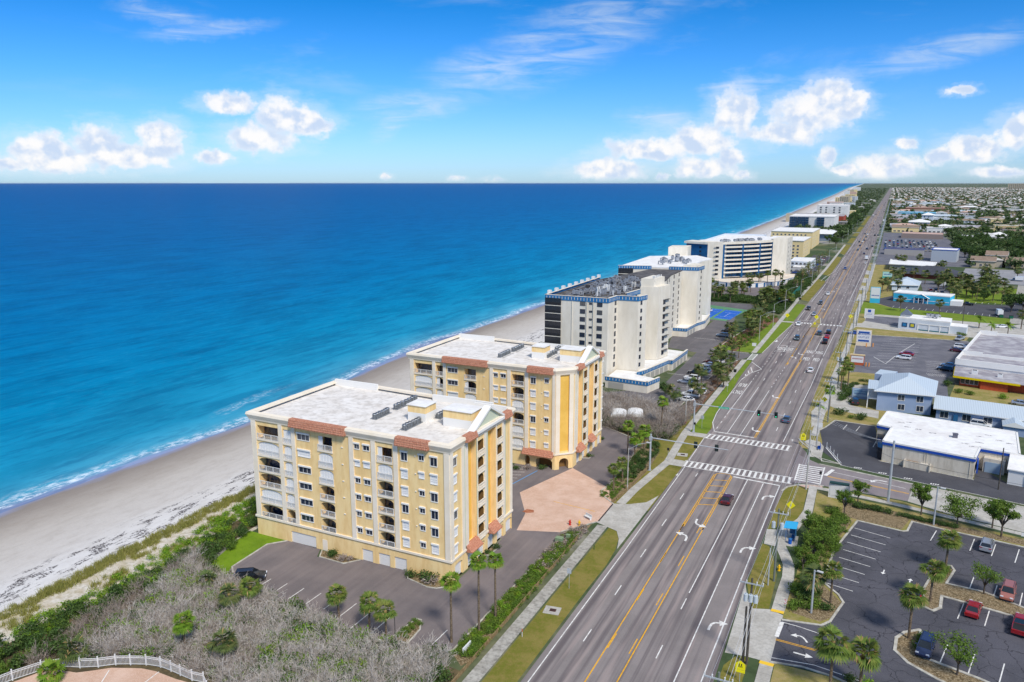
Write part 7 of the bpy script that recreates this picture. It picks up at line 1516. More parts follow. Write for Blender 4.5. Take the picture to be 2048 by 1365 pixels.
mb = MB(); mb.tube((-42.9, 122.4, 0), (-42.9, 122.4, .9), .07, n=6); tag(mb.build('marker_post', M('green_plastic', srgb('1f5a35', .8))), 'short dark green post on the near verge below the driveway', 'marker post')
for i, (x, y, lb) in enumerate(((-41.8, 100.4, 'square storm drain in the near verge'), (-40.5, 178.6, 'storm drain in the small verge between the crossings'))):
    t = thing('storm_drain', lb, 'drain', (x, y, 0)); mb = MB(); mb.obox((0, 0, 0), (2.5, 2.2, .07), .15); mb.build('concrete_collar', CONC, t, local=True); mb = MB(); mb.obox((.1, .05, .07), (1.0, .8, .03), .15); [mb.obox((.1, .05 + .14 * k - .28, .1), (.9, .04, .02), .15, 1) for k in range(5)]; mb.build('grate', [M('rusty_iron', (.10, .04, .035), rough=.8) if not i else bpy.data.materials['rusty_iron'], SBK], t, local=True)
# hydrants
def hydrant(x, y, c, label):
    t = thing('fire_hydrant', label, 'fire hydrant', (x, y, 0)); mb = MB(); mb.tube((0, 0, 0), (0, 0, .08), .2, n=10); mb.tube((0, 0, .08), (0, 0, .7), .14, .13, 10); mb.tube((0, 0, .7), (0, 0, .86), .16, .07, 10); mb.tube((-.24, 0, .5), (.24, 0, .5), .07, n=8); mb.tube((0, -.22, .48), (0, 0, .48), .08, n=8); mb.tube((0, 0, .86), (0, 0, .93), .04, n=6); o = mb.build('hydrant_body', c, t, local=True); t.scale = (1.25,) * 3
HY = M('hydrant_yellow', srgb('f2c01f', .9), rough=.5); HR = M('hydrant_red', srgb('c92a22', .85), rough=.5)
hydrant(-11.8, 128.9, HY, 'yellow fire hydrant beside the curved pavement'); hydrant(-48.9, 130.6, HY, 'yellow fire hydrant in the planting by the brick forecourt'); hydrant(-50.6, 130.0, HR, 'red fire hydrant in the planting by the brick forecourt'); hydrant(-49.0, 157.6, HR, 'red fire hydrant beside the palms north of the driveway'); hydrant(9.6, 128.2, HR, 'small red hydrant on the car park island')
# bus shelter
t = thing('bus_shelter', 'blue bus shelter with bright blue roof on the concrete pad', 'bus shelter', (-11.5, 142.6, .06)); BSB = M('shelter_blue', srgb('2f6fae', .8), rough=.4); BSR = M('shelter_roof_blue', srgb('3cb6ea', .85), rough=.35)
mb = MB(); mb.face([(-1.2, -1.7, 2.55), (1.1, -1.7, 2.75), (1.1, 1.7, 2.75), (-1.2, 1.7, 2.55)]); mb.face([(-1.2, 1.7, 2.5), (1.1, 1.7, 2.7), (1.1, -1.7, 2.7), (-1.2, -1.7, 2.5)]); mb.face([(-1.2, -1.7, 2.5), (1.1, -1.7, 2.7), (1.1, -1.7, 2.75), (-1.2, -1.7, 2.55)]); mb.face([(-1.2, 1.7, 2.55), (-1.2, -1.7, 2.55), (-1.2, -1.7, 2.5), (-1.2, 1.7, 2.5)]); mb.build('roof', BSR, t, local=True)
for x in (-.7, .9):
    for y in (-1.4, 1.4): mb = MB(); mb.tube((x, y, 0), (x, y, 2.6), .05, n=6); mb.build('post', BSB, t, local=True)
mb = MB(); mb.box(.9, .94, -1.4, 1.4, .3, 2.4); mb.box(-.3, .9, 1.4, 1.44, .3, 2.4); mb.build('side_panel', M('tinted_panel', srgb('4f86b0', .7), rough=.2), t, local=True); mb = MB(); mb.box(.2, .7, -1.1, .9, .42, .48); [mb.box(.3, .6, y, y + .06, 0, .42) for y in (-1.0, .8)]; mb.build('bench', BSB, t, local=True)
t = thing('litter_bin', 'blue litter bin in front of the bus shelter', 'litter bin', (-11.3, 140.2, .06)); mb = MB(); mb.tube((0, 0, 0), (0, 0, .95), .3, .34, 12); mb.build('bin_body', M('bin_blue', srgb('1c64c8', .8)), t, local=True); mb = MB(); mb.tube((0, 0, .95), (0, 0, 1.08), .36, .2, 12); mb.build('lid', BSB, t, local=True)
t = thing('bus_bench', 'bright blue advertising bench at the corner beyond the junction', 'bench', (-10.9, 197.6, .03), .1); mb = MB(); mb.box(-.3, .3, -1.2, 1.2, .4, .48); mb.build('seat', M('bench_blue', srgb('1c62c4', .8)), t, local=True); mb = MB(); mb.box(.26, .34, -1.3, 1.3, .3, 1.3); mb.build('backrest', bpy.data.materials['bench_blue'], t, local=True)
for y in (-1, 1): mb = MB(); mb.box(-.25, .25, y - .08, y + .08, 0, .4); mb.build('leg', CONC, t, local=True)
t = thing('garden_bench', 'white bench beside the yellow line on the brick forecourt', 'bench', (-48.4, 134.2, .03), -.5)
mb = MB(); mb.box(-.9, .9, -.35, .1, .42, .5); mb.build('seat', SIGW, t, local=True); mb = MB(); mb.box(-.9, .9, .1, .18, .45, 1.0); mb.build('backrest', SIGW, t, local=True)
for x in (-.8, .8): mb = MB(); mb.box(x - .05, x + .05, -.3, .1, 0, .42); mb.build('leg', SIGW, t, local=True)
for x, y, w_, lb in ((-49.6, 122.2, 1.3, 'green utility cabinet in the planting beside the driveway'), (-48.6, 124.0, .7, 'smaller green utility box next to the cabinet')):
    t = thing('utility_cabinet', lb, 'utility box', (x, y, 0)); mb = MB(); mb.obox((0, 0, 0), (w_ + .2, w_ * .8 + .2, .1)); mb.build('base_slab', CONC, t, local=True); mb = MB(); mb.obox((0, 0, .1), (w_, w_ * .8, .9)); mb.obox((0, 0, 1.0), (w_ + .06, w_ * .8 + .06, .05)); mb.build('cabinet', M('cabinet_green', srgb('8ba07c', .8)) if 'cabinet_green' not in bpy.data.materials else bpy.data.materials['cabinet_green'], t, local=True)
# large signs
def panel_sign(x, y, ang, w_, h_, zb, fm, pm, label, lines=(), legm=None, tcol=None, depth=.6, cap=None, frame=.25):
    t = thing('monument_sign', label, 'sign', (x, y, 0), ang)
    mb = MB(); mb.box(-w_ / 2, w_ / 2, -depth / 2, depth / 2, 0, zb + h_); mb.build('frame', fm, t, local=True)
    mb = MB(); mb.box(-w_ / 2 + frame, w_ / 2 - frame, -depth / 2 - .05, -depth / 2 + .0, zb, zb + h_ - frame); mb.build('sign_panel', pm, t, local=True)
    if cap: mb = MB(); mb.box(-w_ / 2 - .2, w_ / 2 + .2, -depth / 2 - .2, depth / 2 + .2, zb + h_, zb + h_ + .35); mb.build('cap', cap, t, local=True)
    for txt, z, sz, mt in lines:
        if not txt:                            # lettering too small to read in the photograph
            mb = MB(); x = -w_ * .36
            while x < w_ * .33: k = random.uniform(.12, .3) * sz; mb.box(x, x + k, -depth / 2 - .08, -depth / 2 - .06, z - sz * .35, z + sz * .3); x += k + .1 * sz + .06
            mb.build('lettering', mt, t, local=True); continue
        o = words(txt, 0, 0, sz, 0, mt, z=z, rx=pi / 2, name='lettering'); o.parent = t; o.location = (0, -depth / 2 - .07, z)
    return t
BT = M('sign_text_blue', srgb('2356a6', .85)); WT = SIGW; RT = M('sign_text_red', srgb('b04038', .85))
panel_sign(-5.3, 338, .0, 5.6, 5.0, 1.6, M('tan_frame', srgb('efdcc0', .85)), SIGW, 'large tan-framed plaza sign with blue and white panels by the road', [('MODERN', 4.9, 1.1, BT), ('OUTLET', 3.6, 1.1, BT)], cap=None)
mb = MB(); mb.box(-7.3, -3.3, 337.58, 337.63, 5.3, 6.0); mb.box(-7.3, -3.3, 337.58, 337.63, 1.9, 2.6); mb.build('sign_stripe', BT, [q for q in bpy.data.objects if q.get('label', '').startswith('large tan-framed')][0])
for dx, lb in ((1.2, 'orange bollard in front of the large plaza sign'), (3.6, 'orange bollard right of the large plaza sign')): mb = MB(); mb.tube((-5.3 + dx, 335.6 + dx * .6, 0), (-5.3 + dx, 335.6 + dx * .6, 1.5), .22, n=8); tag(mb.build('bollard', M('bollard_orange', srgb('f0a050', .85)) if 'bollard_orange' not in bpy.data.materials else bpy.data.materials['bollard_orange']), lb, 'bollard')
panel_sign(-6.2, 300.5, .0, 4.6, 2.6, 1.0, M('brick_sign', srgb('c7603c', .8)), SIGW, 'brick-framed white sign with orange bollards beside the palms', [('', 2.4, .7, RT)], cap=M('tan_cap', srgb('e2c79a', .85)))
for dx, lb in ((3.0, 'orange bollard beside the brick-framed sign'), (4.0, 'pale bollard right of the brick-framed sign')): mb = MB(); mb.tube((-6.2 + dx, 299.5, 0), (-6.2 + dx, 299.5, 1.4), .2, n=8); tag(mb.build('bollard', bpy.data.materials['bollard_orange']), lb, 'bollard')
panel_sign(-3.4, 252, .0, 4.8, 2.4, .8, BG, M('sign_pale_blue', srgb('c8dcec', .82), srgb('8fb8d0', .8), .6), 'blue-grey business sign behind the parked black SUV', [('', 2.5, .42, BT), ('', 1.7, .5, BT)])
panel_sign(-5.0, 411, .0, 4.4, 3.4, 1.2, SIGW, SIGW, 'white charity shop sign with a blue square emblem', [('goodwill', 2.1, .7, BT)], frame=.1)
mb = MB(); mb.box(-5.7, -4.3, 410.6, 410.66, 3.0, 4.3); mb.build('emblem', BT, [q for q in bpy.data.objects if q.get('label', '').startswith('white charity')][0])
panel_sign(-3.6, 466, .0, 5.0, 6.2, 2.6, CY, SIGW, 'turquoise pylon sign with white panel beside the turquoise shop', [('', 4.2, 1.0, BT)])
panel_sign(2.0, 594, .0, 6.5, 3.2, 1.2, M('teal_sign', srgb('3fb9b2', .8)), M('teal_pale', srgb('bfe8e4', .85)), 'teal monument sign in front of the dark restaurant', [('', 2.7, 1.2, BT)])
panel_sign(-4.6, 166.6, -.1, 4.0, 2.6, .6, SIGW, SIGW, 'white monument sign with dark top at the corner behind the young tree', []); mb = MB(); mb.box(-6.5, -2.7, 166.1, 167.1, 3.2, 3.5); tag(mb.build('sign_cap', M('dark_teal_cap', (.02, .06, .06))), 'dark top slab of the white corner monument sign', 'sign')
# white railing with posts near the corner of the black car park
t = thing('handrail', 'white slanted rail with three uprights at the corner of the black shop lot', 'rail', (-7.0, 193, 0)); mb = MB(); mb.path([(-9.2, 199.0, .5), (-5.3, 188.2, .5)], .07, 5)
for k in range(4): u = k / 3; mb.tube((-9.2 + 2.9 * u, 199 - 8 * u, 0), (-9.2 + 2.9 * u, 199 - 8 * u, 1.6), .06, n=5)
mb.build('rail', SIGW, t)
# two white shade canopies behind the dry hedge
for i, (x, y, lb) in enumerate(((-63.4, 199.0, 'nearer white domed canopy tent behind the dry hedge'), (-59.4, 201.6, 'farther white domed canopy tent behind the dry hedge'))):
    t = thing('canopy_tent', lb, 'tent', (x, y, -1.0 * 0), .3); t.scale = (1.1, 1.1, .74); mb = MB(); n_ = 8
    for a in range(n_):
        t0, t1 = pi * a / n_, pi * (a + 1) / n_; mb.face([(-2 * math.cos(t0), -2.6, 2.4 + 1.1 * math.sin(t0)), (-2 * math.cos(t1), -2.6, 2.4 + 1.1 * math.sin(t1)), (-2 * math.cos(t1), 2.6, 2.4 + 1.1 * math.sin(t1)), (-2 * math.cos(t0), 2.6, 2.4 + 1.1 * math.sin(t0))])
    mb.face([(-2 * math.cos(pi * a / n_), -2.6, 2.4 + 1.1 * math.sin(pi * a / n_)) for a in range(n_ + 1)][::-1] + [(-2, -2.6, 2.0), (2, -2.6, 2.0)][::1]); mb.box(-2.02, -1.98, -2.6, 2.6, 1.2, 2.4); mb.build('canopy', CABL, t, local=True)
    for a in (-1.95, 1.95):
        for b in (-2.5, 2.5): mb = MB(); mb.tube((a, b, 0), (a, b, 2.4), .05, n=5); mb.build('leg', SIGW, t, local=True)
# low timber fence between pavement and hedge
TIM = M('weathered_timber', srgb('a88f68', .8), srgb('8a7350', .8), 2, .9, .1)
def low_fence(pts, label, h=.8):
    t = thing('retaining_fence', label, 'fence', (pts[0][0], pts[0][1], 0)); pm = MB(); pm.box(-.06, .06, -.06, .06, 0, h + .05); pme = pm.mesh('post', TIM); bm_ = MB(); bm_.box(-1.18, 1.18, -.035, .035, 0, .2); bme = bm_.mesh('board', TIM)
    for a, b in zip(pts[:-1], pts[1:]):
        d = Vector((b[0] - a[0], b[1] - a[1], 0)); n_ = int(d.length / 2.4); an = math.atan2(d.y, d.x)
        for i in range(n_):
            c = Vector((*a, 0)) + d * ((i + .5) / n_) - t.location; inst('post', pme, t, (c.x - d.x / n_ / 2, c.y - d.y / n_ / 2, 0), an)
            for k in range(3): inst('board', bme, t, (c.x, c.y, .05 + k * .24), an, (d.length / n_ / 2.4, 1, 1))
low_fence([(-46.5, 60), (-46.65, 92), (-46.9, 115.5), (-47.1, 125.4)], 'low weathered timber fence beside the near pavement'); low_fence([(-46.6, 143.6), (-45.9, 150), (-45.4, 166)], 'low timber edging beside the pavement north of the driveway', .5)
mb = MB(); mb.box(-48.6, -48.4, 84.2, 86.4, 0, 1.1); tag(mb.build('fence_panel', SIGW), 'small white gate panel at the end of the near hedge', 'gate')
# white curved picket fence
t = thing('picket_fence', 'white aluminium picket fence curving round the brick turning circle', 'fence', (-88.6, 62.6, 0)); FP = [(-101.2, 49.0), (-99.8, 53.2), (-98.3, 56.2), (-96.4, 58.0), (-94.2, 58.9), (-92.1, 60.1), (-90.4, 61.5), (-88.6, 62.4), (-86.6, 63.3), (-84.4, 63.8), (-82.4, 63.8), (-80.5, 63.7), (-78.2, 63.6), (-76.4, 63.9), (-74.6, 62.8), (-73.2, 61.4), (-72.2, 59.4)]
pk = MB(); pk.box(-.022, .022, -.015, .015, .1, 1.42); pkm = pk.mesh('picket', SIGW); po = MB(); po.box(-.07, .07, -.07, .07, 0, 1.62); po.box(-.09, .09, -.09, .09, 1.62, 1.68); pom = po.mesh('post', SIGW); ra = MB(); ra.box(-.5, .5, -.03, .03, 0, .06); ram = ra.mesh('rail', SIGW)
for a, b in zip(FP[:-1], FP[1:]):
    d = Vector((b[0] - a[0], b[1] - a[1], 0)); an = math.atan2(d.y, d.x); c0 = Vector((*a, 0)) - t.location; inst('post', pom, t, tuple(c0), an); n_ = int(d.length / .155)
    for k in range(1, n_): c = c0 + d * (k / n_); inst('picket', pkm, t, tuple(c), an)
    for z in (.15, 1.1, 1.36): c = c0 + d * .5; inst('rail', ram, t, (c.x, c.y, z), an, (d.length, 1, 1))
# tennis court fences
CF = M('court_fence_mesh', (.02, .025, .03), rough=.8); GF = M('green_windscreen', srgb('2f7f6b', .75), rough=.8)
for lb, pts, mt, hh in (('black chain-link fence with white ties beside the tennis court', [(-76, 372), (-86.5, 378), (-87, 420)], CF, 2.6), ('green windscreened fence beside the pavement', [(-46.5, 452), (-46.0, 500)], GF, 3.4), ('green fence on the near side of the far blue court', [(-56, 455), (-46.5, 452)], GF, 3.4)):
    t = thing('court_fence', lb, 'fence', (*pts[0], 0))
    for a, b in zip(pts[:-1], pts[1:]):
        L = math.dist(a, b); n_ = int(L / 3); an = math.atan2(b[1] - a[1], b[0] - a[0])
        mb = MB()
        for i in range(n_ + 1): u = i / n_; x, y = a[0] + (b[0] - a[0]) * u, a[1] + (b[1] - a[1]) * u; mb.tube((x, y, 0), (x, y, hh), .05, n=5)
        mb.build('post_row', CF, t)['kind'] = 'stuff'; mb = MB()
        if mt is GF: mb.obox(((a[0] + b[0]) / 2, (a[1] + b[1]) / 2, .1), (L, .05, hh - .2), an)
        else:
            for k in range(int(L / .35)): u = k / int(L / .35); x, y = a[0] + (b[0] - a[0]) * u, a[1] + (b[1] - a[1]) * u; mb.tube((x, y, 0), (x, y, hh), .018, n=3)
            for z in (.1, hh / 2, hh - .1): mb.tube((*a, z), (*b, z), .03, n=4)
        mb.build('windscreen' if mt is GF else 'wire_mesh', mt, t)['kind'] = 'stuff'
sheet('court_surface', [(-58, 456), (-47, 454), (-46.6, 500), (-58, 503)], .036, bpy.data.materials['court_blue'])
for x, y, lb in ((53.5, 441, 'green wheeled bin beside the dark blue truck'), (57.5, 440, 'green bin at the end of the lot near the side road')):
    t = thing('wheeled_bin', lb, 'bin', (x, y, 0)); mb = MB(); mb.obox((0, 0, .1), (1.6, 1.3, 1.3)); mb.build('bin_body', M('bin_green', srgb('1d6a50', .8)), t, local=True); mb = MB(); mb.obox((0, 0, 1.4), (1.7, 1.4, .12)); mb.build('lid', SBK, t, local=True)
# ================================================================ VEGETATION
def leafmat(name, a, b2, c, k=.9):
    m, s, p = base(name, .7, .25)
    oi = s.n('ShaderNodeObjectInfo').outputs['Random']; ge = s.n('ShaderNodeNewGeometry'); pos = ge.outputs['Position']
    rn = ge.outputs['Random Per Island']
    g = s.mix(s.ss(rn, .1, .9), srgb(a, k), srgb(b2, k)); g = s.mix(s.m('MULTIPLY', s.ss(s.noise(pos, .7, 3, .6), .45, .7), .5), g, srgb(c, k))
    g = s.mix(s.m('MULTIPLY', oi, .35), g, srgb(b2, k * .7)); s.set(p, 'Base Color', g)
    tr = s.n('ShaderNodeBsdfTranslucent'); s.set(tr, 0, g); mx = s.n('ShaderNodeMixShader'); mx.inputs[0].default_value = .18
    s.t.links.new(p.outputs[0], mx.inputs[1]); s.t.links.new(tr.outputs[0], mx.inputs[2]); o = [n for n in s.t.nodes if n.type == 'OUTPUT_MATERIAL'][0]; s.t.links.new(mx.outputs[0], o.inputs[0])
    return m
LEAF = leafmat('broad_leaf', '4f6b22', '6d8a33', '86953c'); LEAFD = leafmat('dark_leaf', '3a5226', '506c32', '6a7c3a'); PALM = leafmat('palm_frond', '516d2a', '768a3a', '9a9148'); PALMB = leafmat('bright_palm_frond', '628a24', '7fa232', 'a3a540')
PALMD = leafmat('dull_palm_frond', '4a6132', '66753f', '8c8650'); GRAPE = leafmat('sea_grape_leaf', '5b8a1e', '86a82e', 'a9a838'); TWIG = leafmat('grey_twig', 'c4bab0', 'e0d8ce', '9a8e80', .88); TWIGB = leafmat('brown_twig', 'a3958a', 'bdaea2', '7a6c60', .85)
OATS = leafmat('dune_grass', '8f9148', 'aba45c', '77803a'); FLEAF = leafmat('far_leaf', '4c6138', '647848', '85855c', .85); DEADF = leafmat('dead_frond', 'a08556', 'b79c6a', '87703f'); BARK = M('bark', srgb('7d7164', .8), srgb('5d5248', .8), 3, .95, .1, bump=.5); PBARK = M('palm_bark', srgb('93826c', .8), srgb('6c5c4b', .8), 4, .95, .1, bump=.6); RBARK = M('red_palm_bark', srgb('85573c', .8), srgb('6a4a38', .8), 3, .95, .1)
def quads_mesh(name, V, mats, mi=None):
    n_ = len(V) // 4; return np_obj('_' + name, V, np.arange(4 * n_).reshape(n_, 4), mats, mi)
def leaf_cloud(rs, blobs, n_, size, flat=.75, shell=.55):
    """n leaf quads in ellipsoid blobs (x,y,z,rx,ry,rz)"""
    wts = np.array([b[3] * b[4] * b[5] for b in blobs]) ** .67; wts /= wts.sum(); ib = rs.choice(len(blobs), n_, p=wts); B = np.array(blobs)[ib]
    d = rs.normal(size=(n_, 3)); d /= np.linalg.norm(d, axis=1)[:, None]; r = (shell + (1 - shell) * rs.random((n_, 1))) * (1 + .12 * rs.normal(size=(n_, 1)))
    C = B[:, :3] + d * B[:, 3:] * r
    u = rs.normal(size=(n_, 3)); u[:, 2] *= flat; u /= np.linalg.norm(u, axis=1)[:, None]; v = np.cross(u, d + .6 * rs.normal(size=(n_, 3))); v /= np.linalg.norm(v, axis=1)[:, None] + 1e-9
    s_ = size * (.6 + .8 * rs.random((n_, 1))); u *= s_; v *= s_ * .6
    return np.stack([C - u * .5, C + v * .5, C + u * .6, C - v * .5], 1).reshape(-1, 3)
def palm_crown(seed, nf=44, r=2.4, fan=1.2, dead=9, nb=11, droop=1.0, feather=False):
    rs = np.random.RandomState(seed); Q = []; MI = []
    for i in range(nf + dead):
        dd = i >= nf; az_ = rs.random() * 6.283; e = (1.15 - 1.75 * (i / nf) ** .8) if not dd else -1.15 - .3 * rs.random(); e += rs.normal() * .1
        L = r * (.46 if not dd else .3) * (.85 + .3 * rs.random()); dr = np.array([math.cos(az_) * math.cos(e), math.sin(az_) * math.cos(e), math.sin(e)]); sd = np.array([-math.sin(az_), math.cos(az_), 0]); up = np.cross(dr, sd)
        a = np.zeros(3) + dr * .1; b = dr * L - np.array([0, 0, .12 * L * droop]); Q += [a - sd * .03, a + sd * .03, b + sd * .02, b - sd * .02]; MI.append(1 if dd else 0)
        if feather:
            p0 = a; n2 = 7
            for k in range(n2):
                t = (k + 1) / n2; p1 = dr * r * t + np.array([0, 0, -.38 * r * t * t]); 
                for sg in (-1, 1):
                    l_ = .75 * math.sin(math.pi * min(.95, .25 + .7 * t)); tip = (p0 + p1) / 2 + sd * sg * l_ + np.array([0, 0, -.25 * l_]) + (p1 - p0) * .5; Q += [p0, p1, tip + (p1 - p0) * .15, tip - (p1 - p0) * .15]; MI.append(0)
                p0 = p1
            continue
        fdir = dr + np.array([0, 0, -.25 * droop * (1 if e < .4 else .3)]); fdir /= np.linalg.norm(fdir); fs = fan * (.8 + .35 * rs.random()) * (.75 if dd else 1)
        for k in range(nb):
            t = (k / (nb - 1) - .5) * 2.6; dv = fdir * math.cos(t) + sd * math.sin(t); tip = b + dv * fs + np.array([0, 0, -.34 * fs * droop * (.4 + abs(t) / 1.5)]) + rs.normal(size=3) * .05; md = b + dv * fs * .5; wv_ = np.cross(dv, up); pw = (sd * math.cos(t) - fdir * math.sin(t)) * .085 * fs
            Q += [b, md - pw, tip, md + pw]; MI.append(1 if (dd or rs.random() < .05) else 0)
    return np.array(Q), np.array(MI)
def trunk_mesh(h, r0, r1, mat, seed=0, n_=8, seg=7, lean=.03, boots=True):
    rs = random.Random(seed); mb = MB(); pts = [(lean * h * (i / seg) ** 2 * rs.uniform(.8, 1.2), lean * .6 * h * (i / seg) ** 2, h * i / seg) for i in range(seg + 1)]
    for i in range(seg): ra = r0 + (r1 - r0) * i / seg; mb.tube(pts[i], pts[i + 1], ra * 1.06, ra * .97, n_, 0, caps=False)
    if boots: mb.tube((pts[-1][0], pts[-1][1], h * .86), (pts[-1][0], pts[-1][1], h + .1), r1 * 1.0, r1 * 1.9, n_, 1)
    return mb.mesh('trunk', mat, smooth=True), pts[-1]
CR = {}
for key, pm, seeds, kw in (('sabal', PALM, (1, 2, 3, 4), dict()), ('dull', PALMD, (5, 6, 7), dict(nf=30, dead=10)), ('wash', PALMB, (8, 9), dict(nf=44, r=1.7, fan=.9, dead=5, droop=.9)), ('bright', PALMB, (10, 11), dict(nf=40, r=2.2, dead=6)), ('coco', PALMB, (12,), dict(nf=15, r=3.0, dead=0, feather=True)), ('far', PALMD, (13, 14), dict(nf=16, nb=5, dead=3))):
    CR[key] = []
    for s_ in seeds: V, mi = palm_crown(s_, **kw); CR[key].append(quads_mesh('crown', V, [pm, DEADF], mi))
TKS = {k: [trunk_mesh(1.0 * 6, .2, .15, [PBARK, DEADF], i, lean=.02 * i) for i in range(3)] for k in ('sabal', 'dull', 'bright', 'coco', 'far')}
TKS['wash'] = [trunk_mesh(9, .19, .13, [PBARK, RBARK], i, lean=.004) for i in range(2)]
_pr = random.Random(5)
def palm(x, y, h, kind, sc, label, group=None, name='palm_tree', z=0):
    t = thing(name, label, 'palm tree', (x, y, z), _pr.uniform(0, 6.28), group)
    me, top = _pr.choice(TKS[kind]); H0 = 9 if kind == 'wash' else 6
    inst('trunk', me, t, (0, 0, 0), 0, (sc ** .5, sc ** .5, h / H0)); inst('crown', _pr.choice(CR[kind]), t, (top[0] * sc ** .5, top[1] * sc ** .5, h), _pr.uniform(0, 6.28), sc); return t
def palm_c(px, py, h, kind, sc, label, group=None): x, y = P(px, py, h); return palm(x, y, h, kind, sc, label, group)
for b_, c_y, kd, sc, lb in (((678, 1236), 1193, 'sabal', .8, 'cabbage palm at the left end of the car park palm row'), ((739, 1264), 1212, 'sabal', .85, 'cabbage palm in the middle of the car park palm row'), ((773, 1289), 1232, 'sabal', .85, 'cabbage palm right of the middle, beside the black lamp post'),
    ((903, 1285), 1180, 'wash', 1.0, 'tall slender palm nearest the condominium corner with reddish upper trunk'), ((958, 1267), 1143, 'wash', .95, 'tall slender palm at the near hedge, left of a pair'), ((991, 1239), 1136, 'wash', .95, 'tall slender palm at the near hedge, right of a pair')):
    x, y = P(*b_); d_ = math.hypot(math.hypot(x, y), HC); h = (b_[1] - c_y) / (1540 / d_ * math.hypot(x, y) / d_); palm(x, y, h, kd, sc, lb)
for px, py, h, kd, sc, lb in ((366, 1243, 5.2, 'bright', .85, 'lone yellow-green palm rising from the grey scrub'), (447, 1282, 4.2, 'dull', 1.0, 'dark green palm in the scrub right of the lone palm'), (458, 1188, 3.6, 'dull', .9, 'scrub palm left of a close pair below the black hatchback'), (497, 1172, 3.8, 'sabal', .85, 'scrub palm right of a close pair below the black hatchback'), (413, 1160, 2.2, 'dull', .9, 'low palm at the lawn edge'), (150, 1298, 2.0, 'dull', 1.1, 'low spreading palm near the left of the white fence'), (100, 1345, 1.6, 'bright', .9, 'low pale palm outside the left part of the white fence'),
    (1228, 937, 5.0, 'sabal', .72, 'small palm in the planting bed left of the pale street lamp'), (1246, 925, 4.6, 'sabal', .72, 'small palm close to the pale street lamp'), (1257, 850, 7.5, 'bright', .75, 'tall bright palm behind the pale street lamp'), (1270, 876, 5.0, 'bright', .95, 'bright palm left of a pair beside the car park corner'), (1289, 861, 5.2, 'bright', 1.0, 'brightest yellow-green palm by the car park corner'), (1325, 803, 8.5, 'bright', .85, 'tall leaning palm in the dry hedge before the parked cars'),
    (1348, 783, 3.4, 'dull', 1.3, 'shaggy palm among the dark shrubs at the near end of the parked row'), (1402, 776, 4.5, 'dull', 1.0, 'palm at the right side of the white pickup'), (1427, 708, 6.5, 'dull', 1.15, 'tall palm at the left of the palms beside the parked row'), (1437, 738, 5.5, 'dull', 1.15, 'palm over the parked white cars, nearer one'), (1448, 752, 4, 'dull', 1.1, 'low palm at the near end of the roadside palm bed'), (1461, 714, 6.0, 'dull', 1.1, 'palm at the far right of the roadside palm bed'), (1455, 735, 5, 'dull', 1.1, 'palm in the middle of the roadside palm bed'), (1446, 694, 5.5, 'dull', 1.0, 'palm on the green tip by the side entrance'), (1465, 690, 5.5, 'dull', 1.0, 'palm by the side entrance, second from the tip'), (1479, 688, 5.5, 'sabal', .9, 'palm by the side entrance, third from the tip'),
    (1898, 1078, 5.8, 'sabal', .95, 'cabbage palm at the top of the kerbed island in the black car park'), (1868, 1138, 5.6, 'sabal', .95, 'cabbage palm in the middle of the kerbed island'), (1827, 1190, 7.0, 'sabal', 1.0, 'taller cabbage palm at the near grassy island by the navy SUV'), (1668, 1285, 7.2, 'sabal', 1.15, 'largest palm, left of the pair at the bottom of the car park exit'), (1727, 1303, 6.2, 'sabal', 1.1, 'palm right of the pair at the bottom of the car park exit'), (1667, 1140, 5.8, 'sabal', .85, 'palm on the cycad island near the stalls'), (1628, 1152, 4.2, 'dull', 1.0, 'short palm behind the cycad island lamp post'),
    (1690, 722, 7.2, 'sabal', .95, 'shaggy palm left of three by the brick-framed sign'), (1699, 733, 6.8, 'sabal', .9, 'shaggy palm in the middle of three by the brick-framed sign'), (1685, 742, 6.4, 'sabal', .85, 'shaggy palm nearest of three by the brick-framed sign'), (1662, 780, 6.0, 'bright', .95, 'bright palm beside the utility poles before the house driveway'), (1640, 812, 3.6, 'coco', .6, 'feathery low palm behind the yellow-topped sign'),
    (1803, 598, 6.5, 'dull', 1.2, 'palm on the green strip in front of the turquoise shop, left one'), (1881, 606, 6.5, 'dull', 1.2, 'palm on the green strip in front of the turquoise shop, right one'), (1960, 637, 4.6, 'coco', 1.1, 'feathery palm left of three behind the plaza roof'), (1984, 648, 5.0, 'coco', .95, 'feathery palm in the middle of three behind the plaza roof'), (2018, 650, 6.2, 'coco', .95, 'feathery palm right of three behind the plaza roof'), (2046, 628, 7, 'dull', 1.4, 'palm at the right edge beside the side road')):
    palm_c(px, py, h, kd, sc, lb)
for i, (px, py) in enumerate(((1786, 540), (1795, 550), (1777, 561), (1766, 563), (1797, 561), (1806, 541), (1829, 542), (1852, 547), (1878, 549), (1896, 545), (1878, 563), (1889, 556), (1901, 574), (1915, 579), (1932, 557), (1941, 557), (1797, 514), (1809, 516), (1839, 514), (1887, 527), (1879, 532), (2036, 541), (1975, 534), (1968, 545), (1990, 548))): palm_c(px, py, 7, 'dull', 1.5, 'cabbage palm in the loose groves around the dark-roofed restaurant', 'palms around the dark-roofed restaurant')
def region_palms(n_, xr, yr, label, group, h=(4.5, 7), sc=(.9, 1.3), kinds=('dull', 'dull', 'sabal'), far=False):
    for i in range(n_): palm(_pr.uniform(*xr), _pr.uniform(*yr), _pr.uniform(*h), 'far' if far else _pr.choice(kinds), _pr.uniform(*sc), label, group)
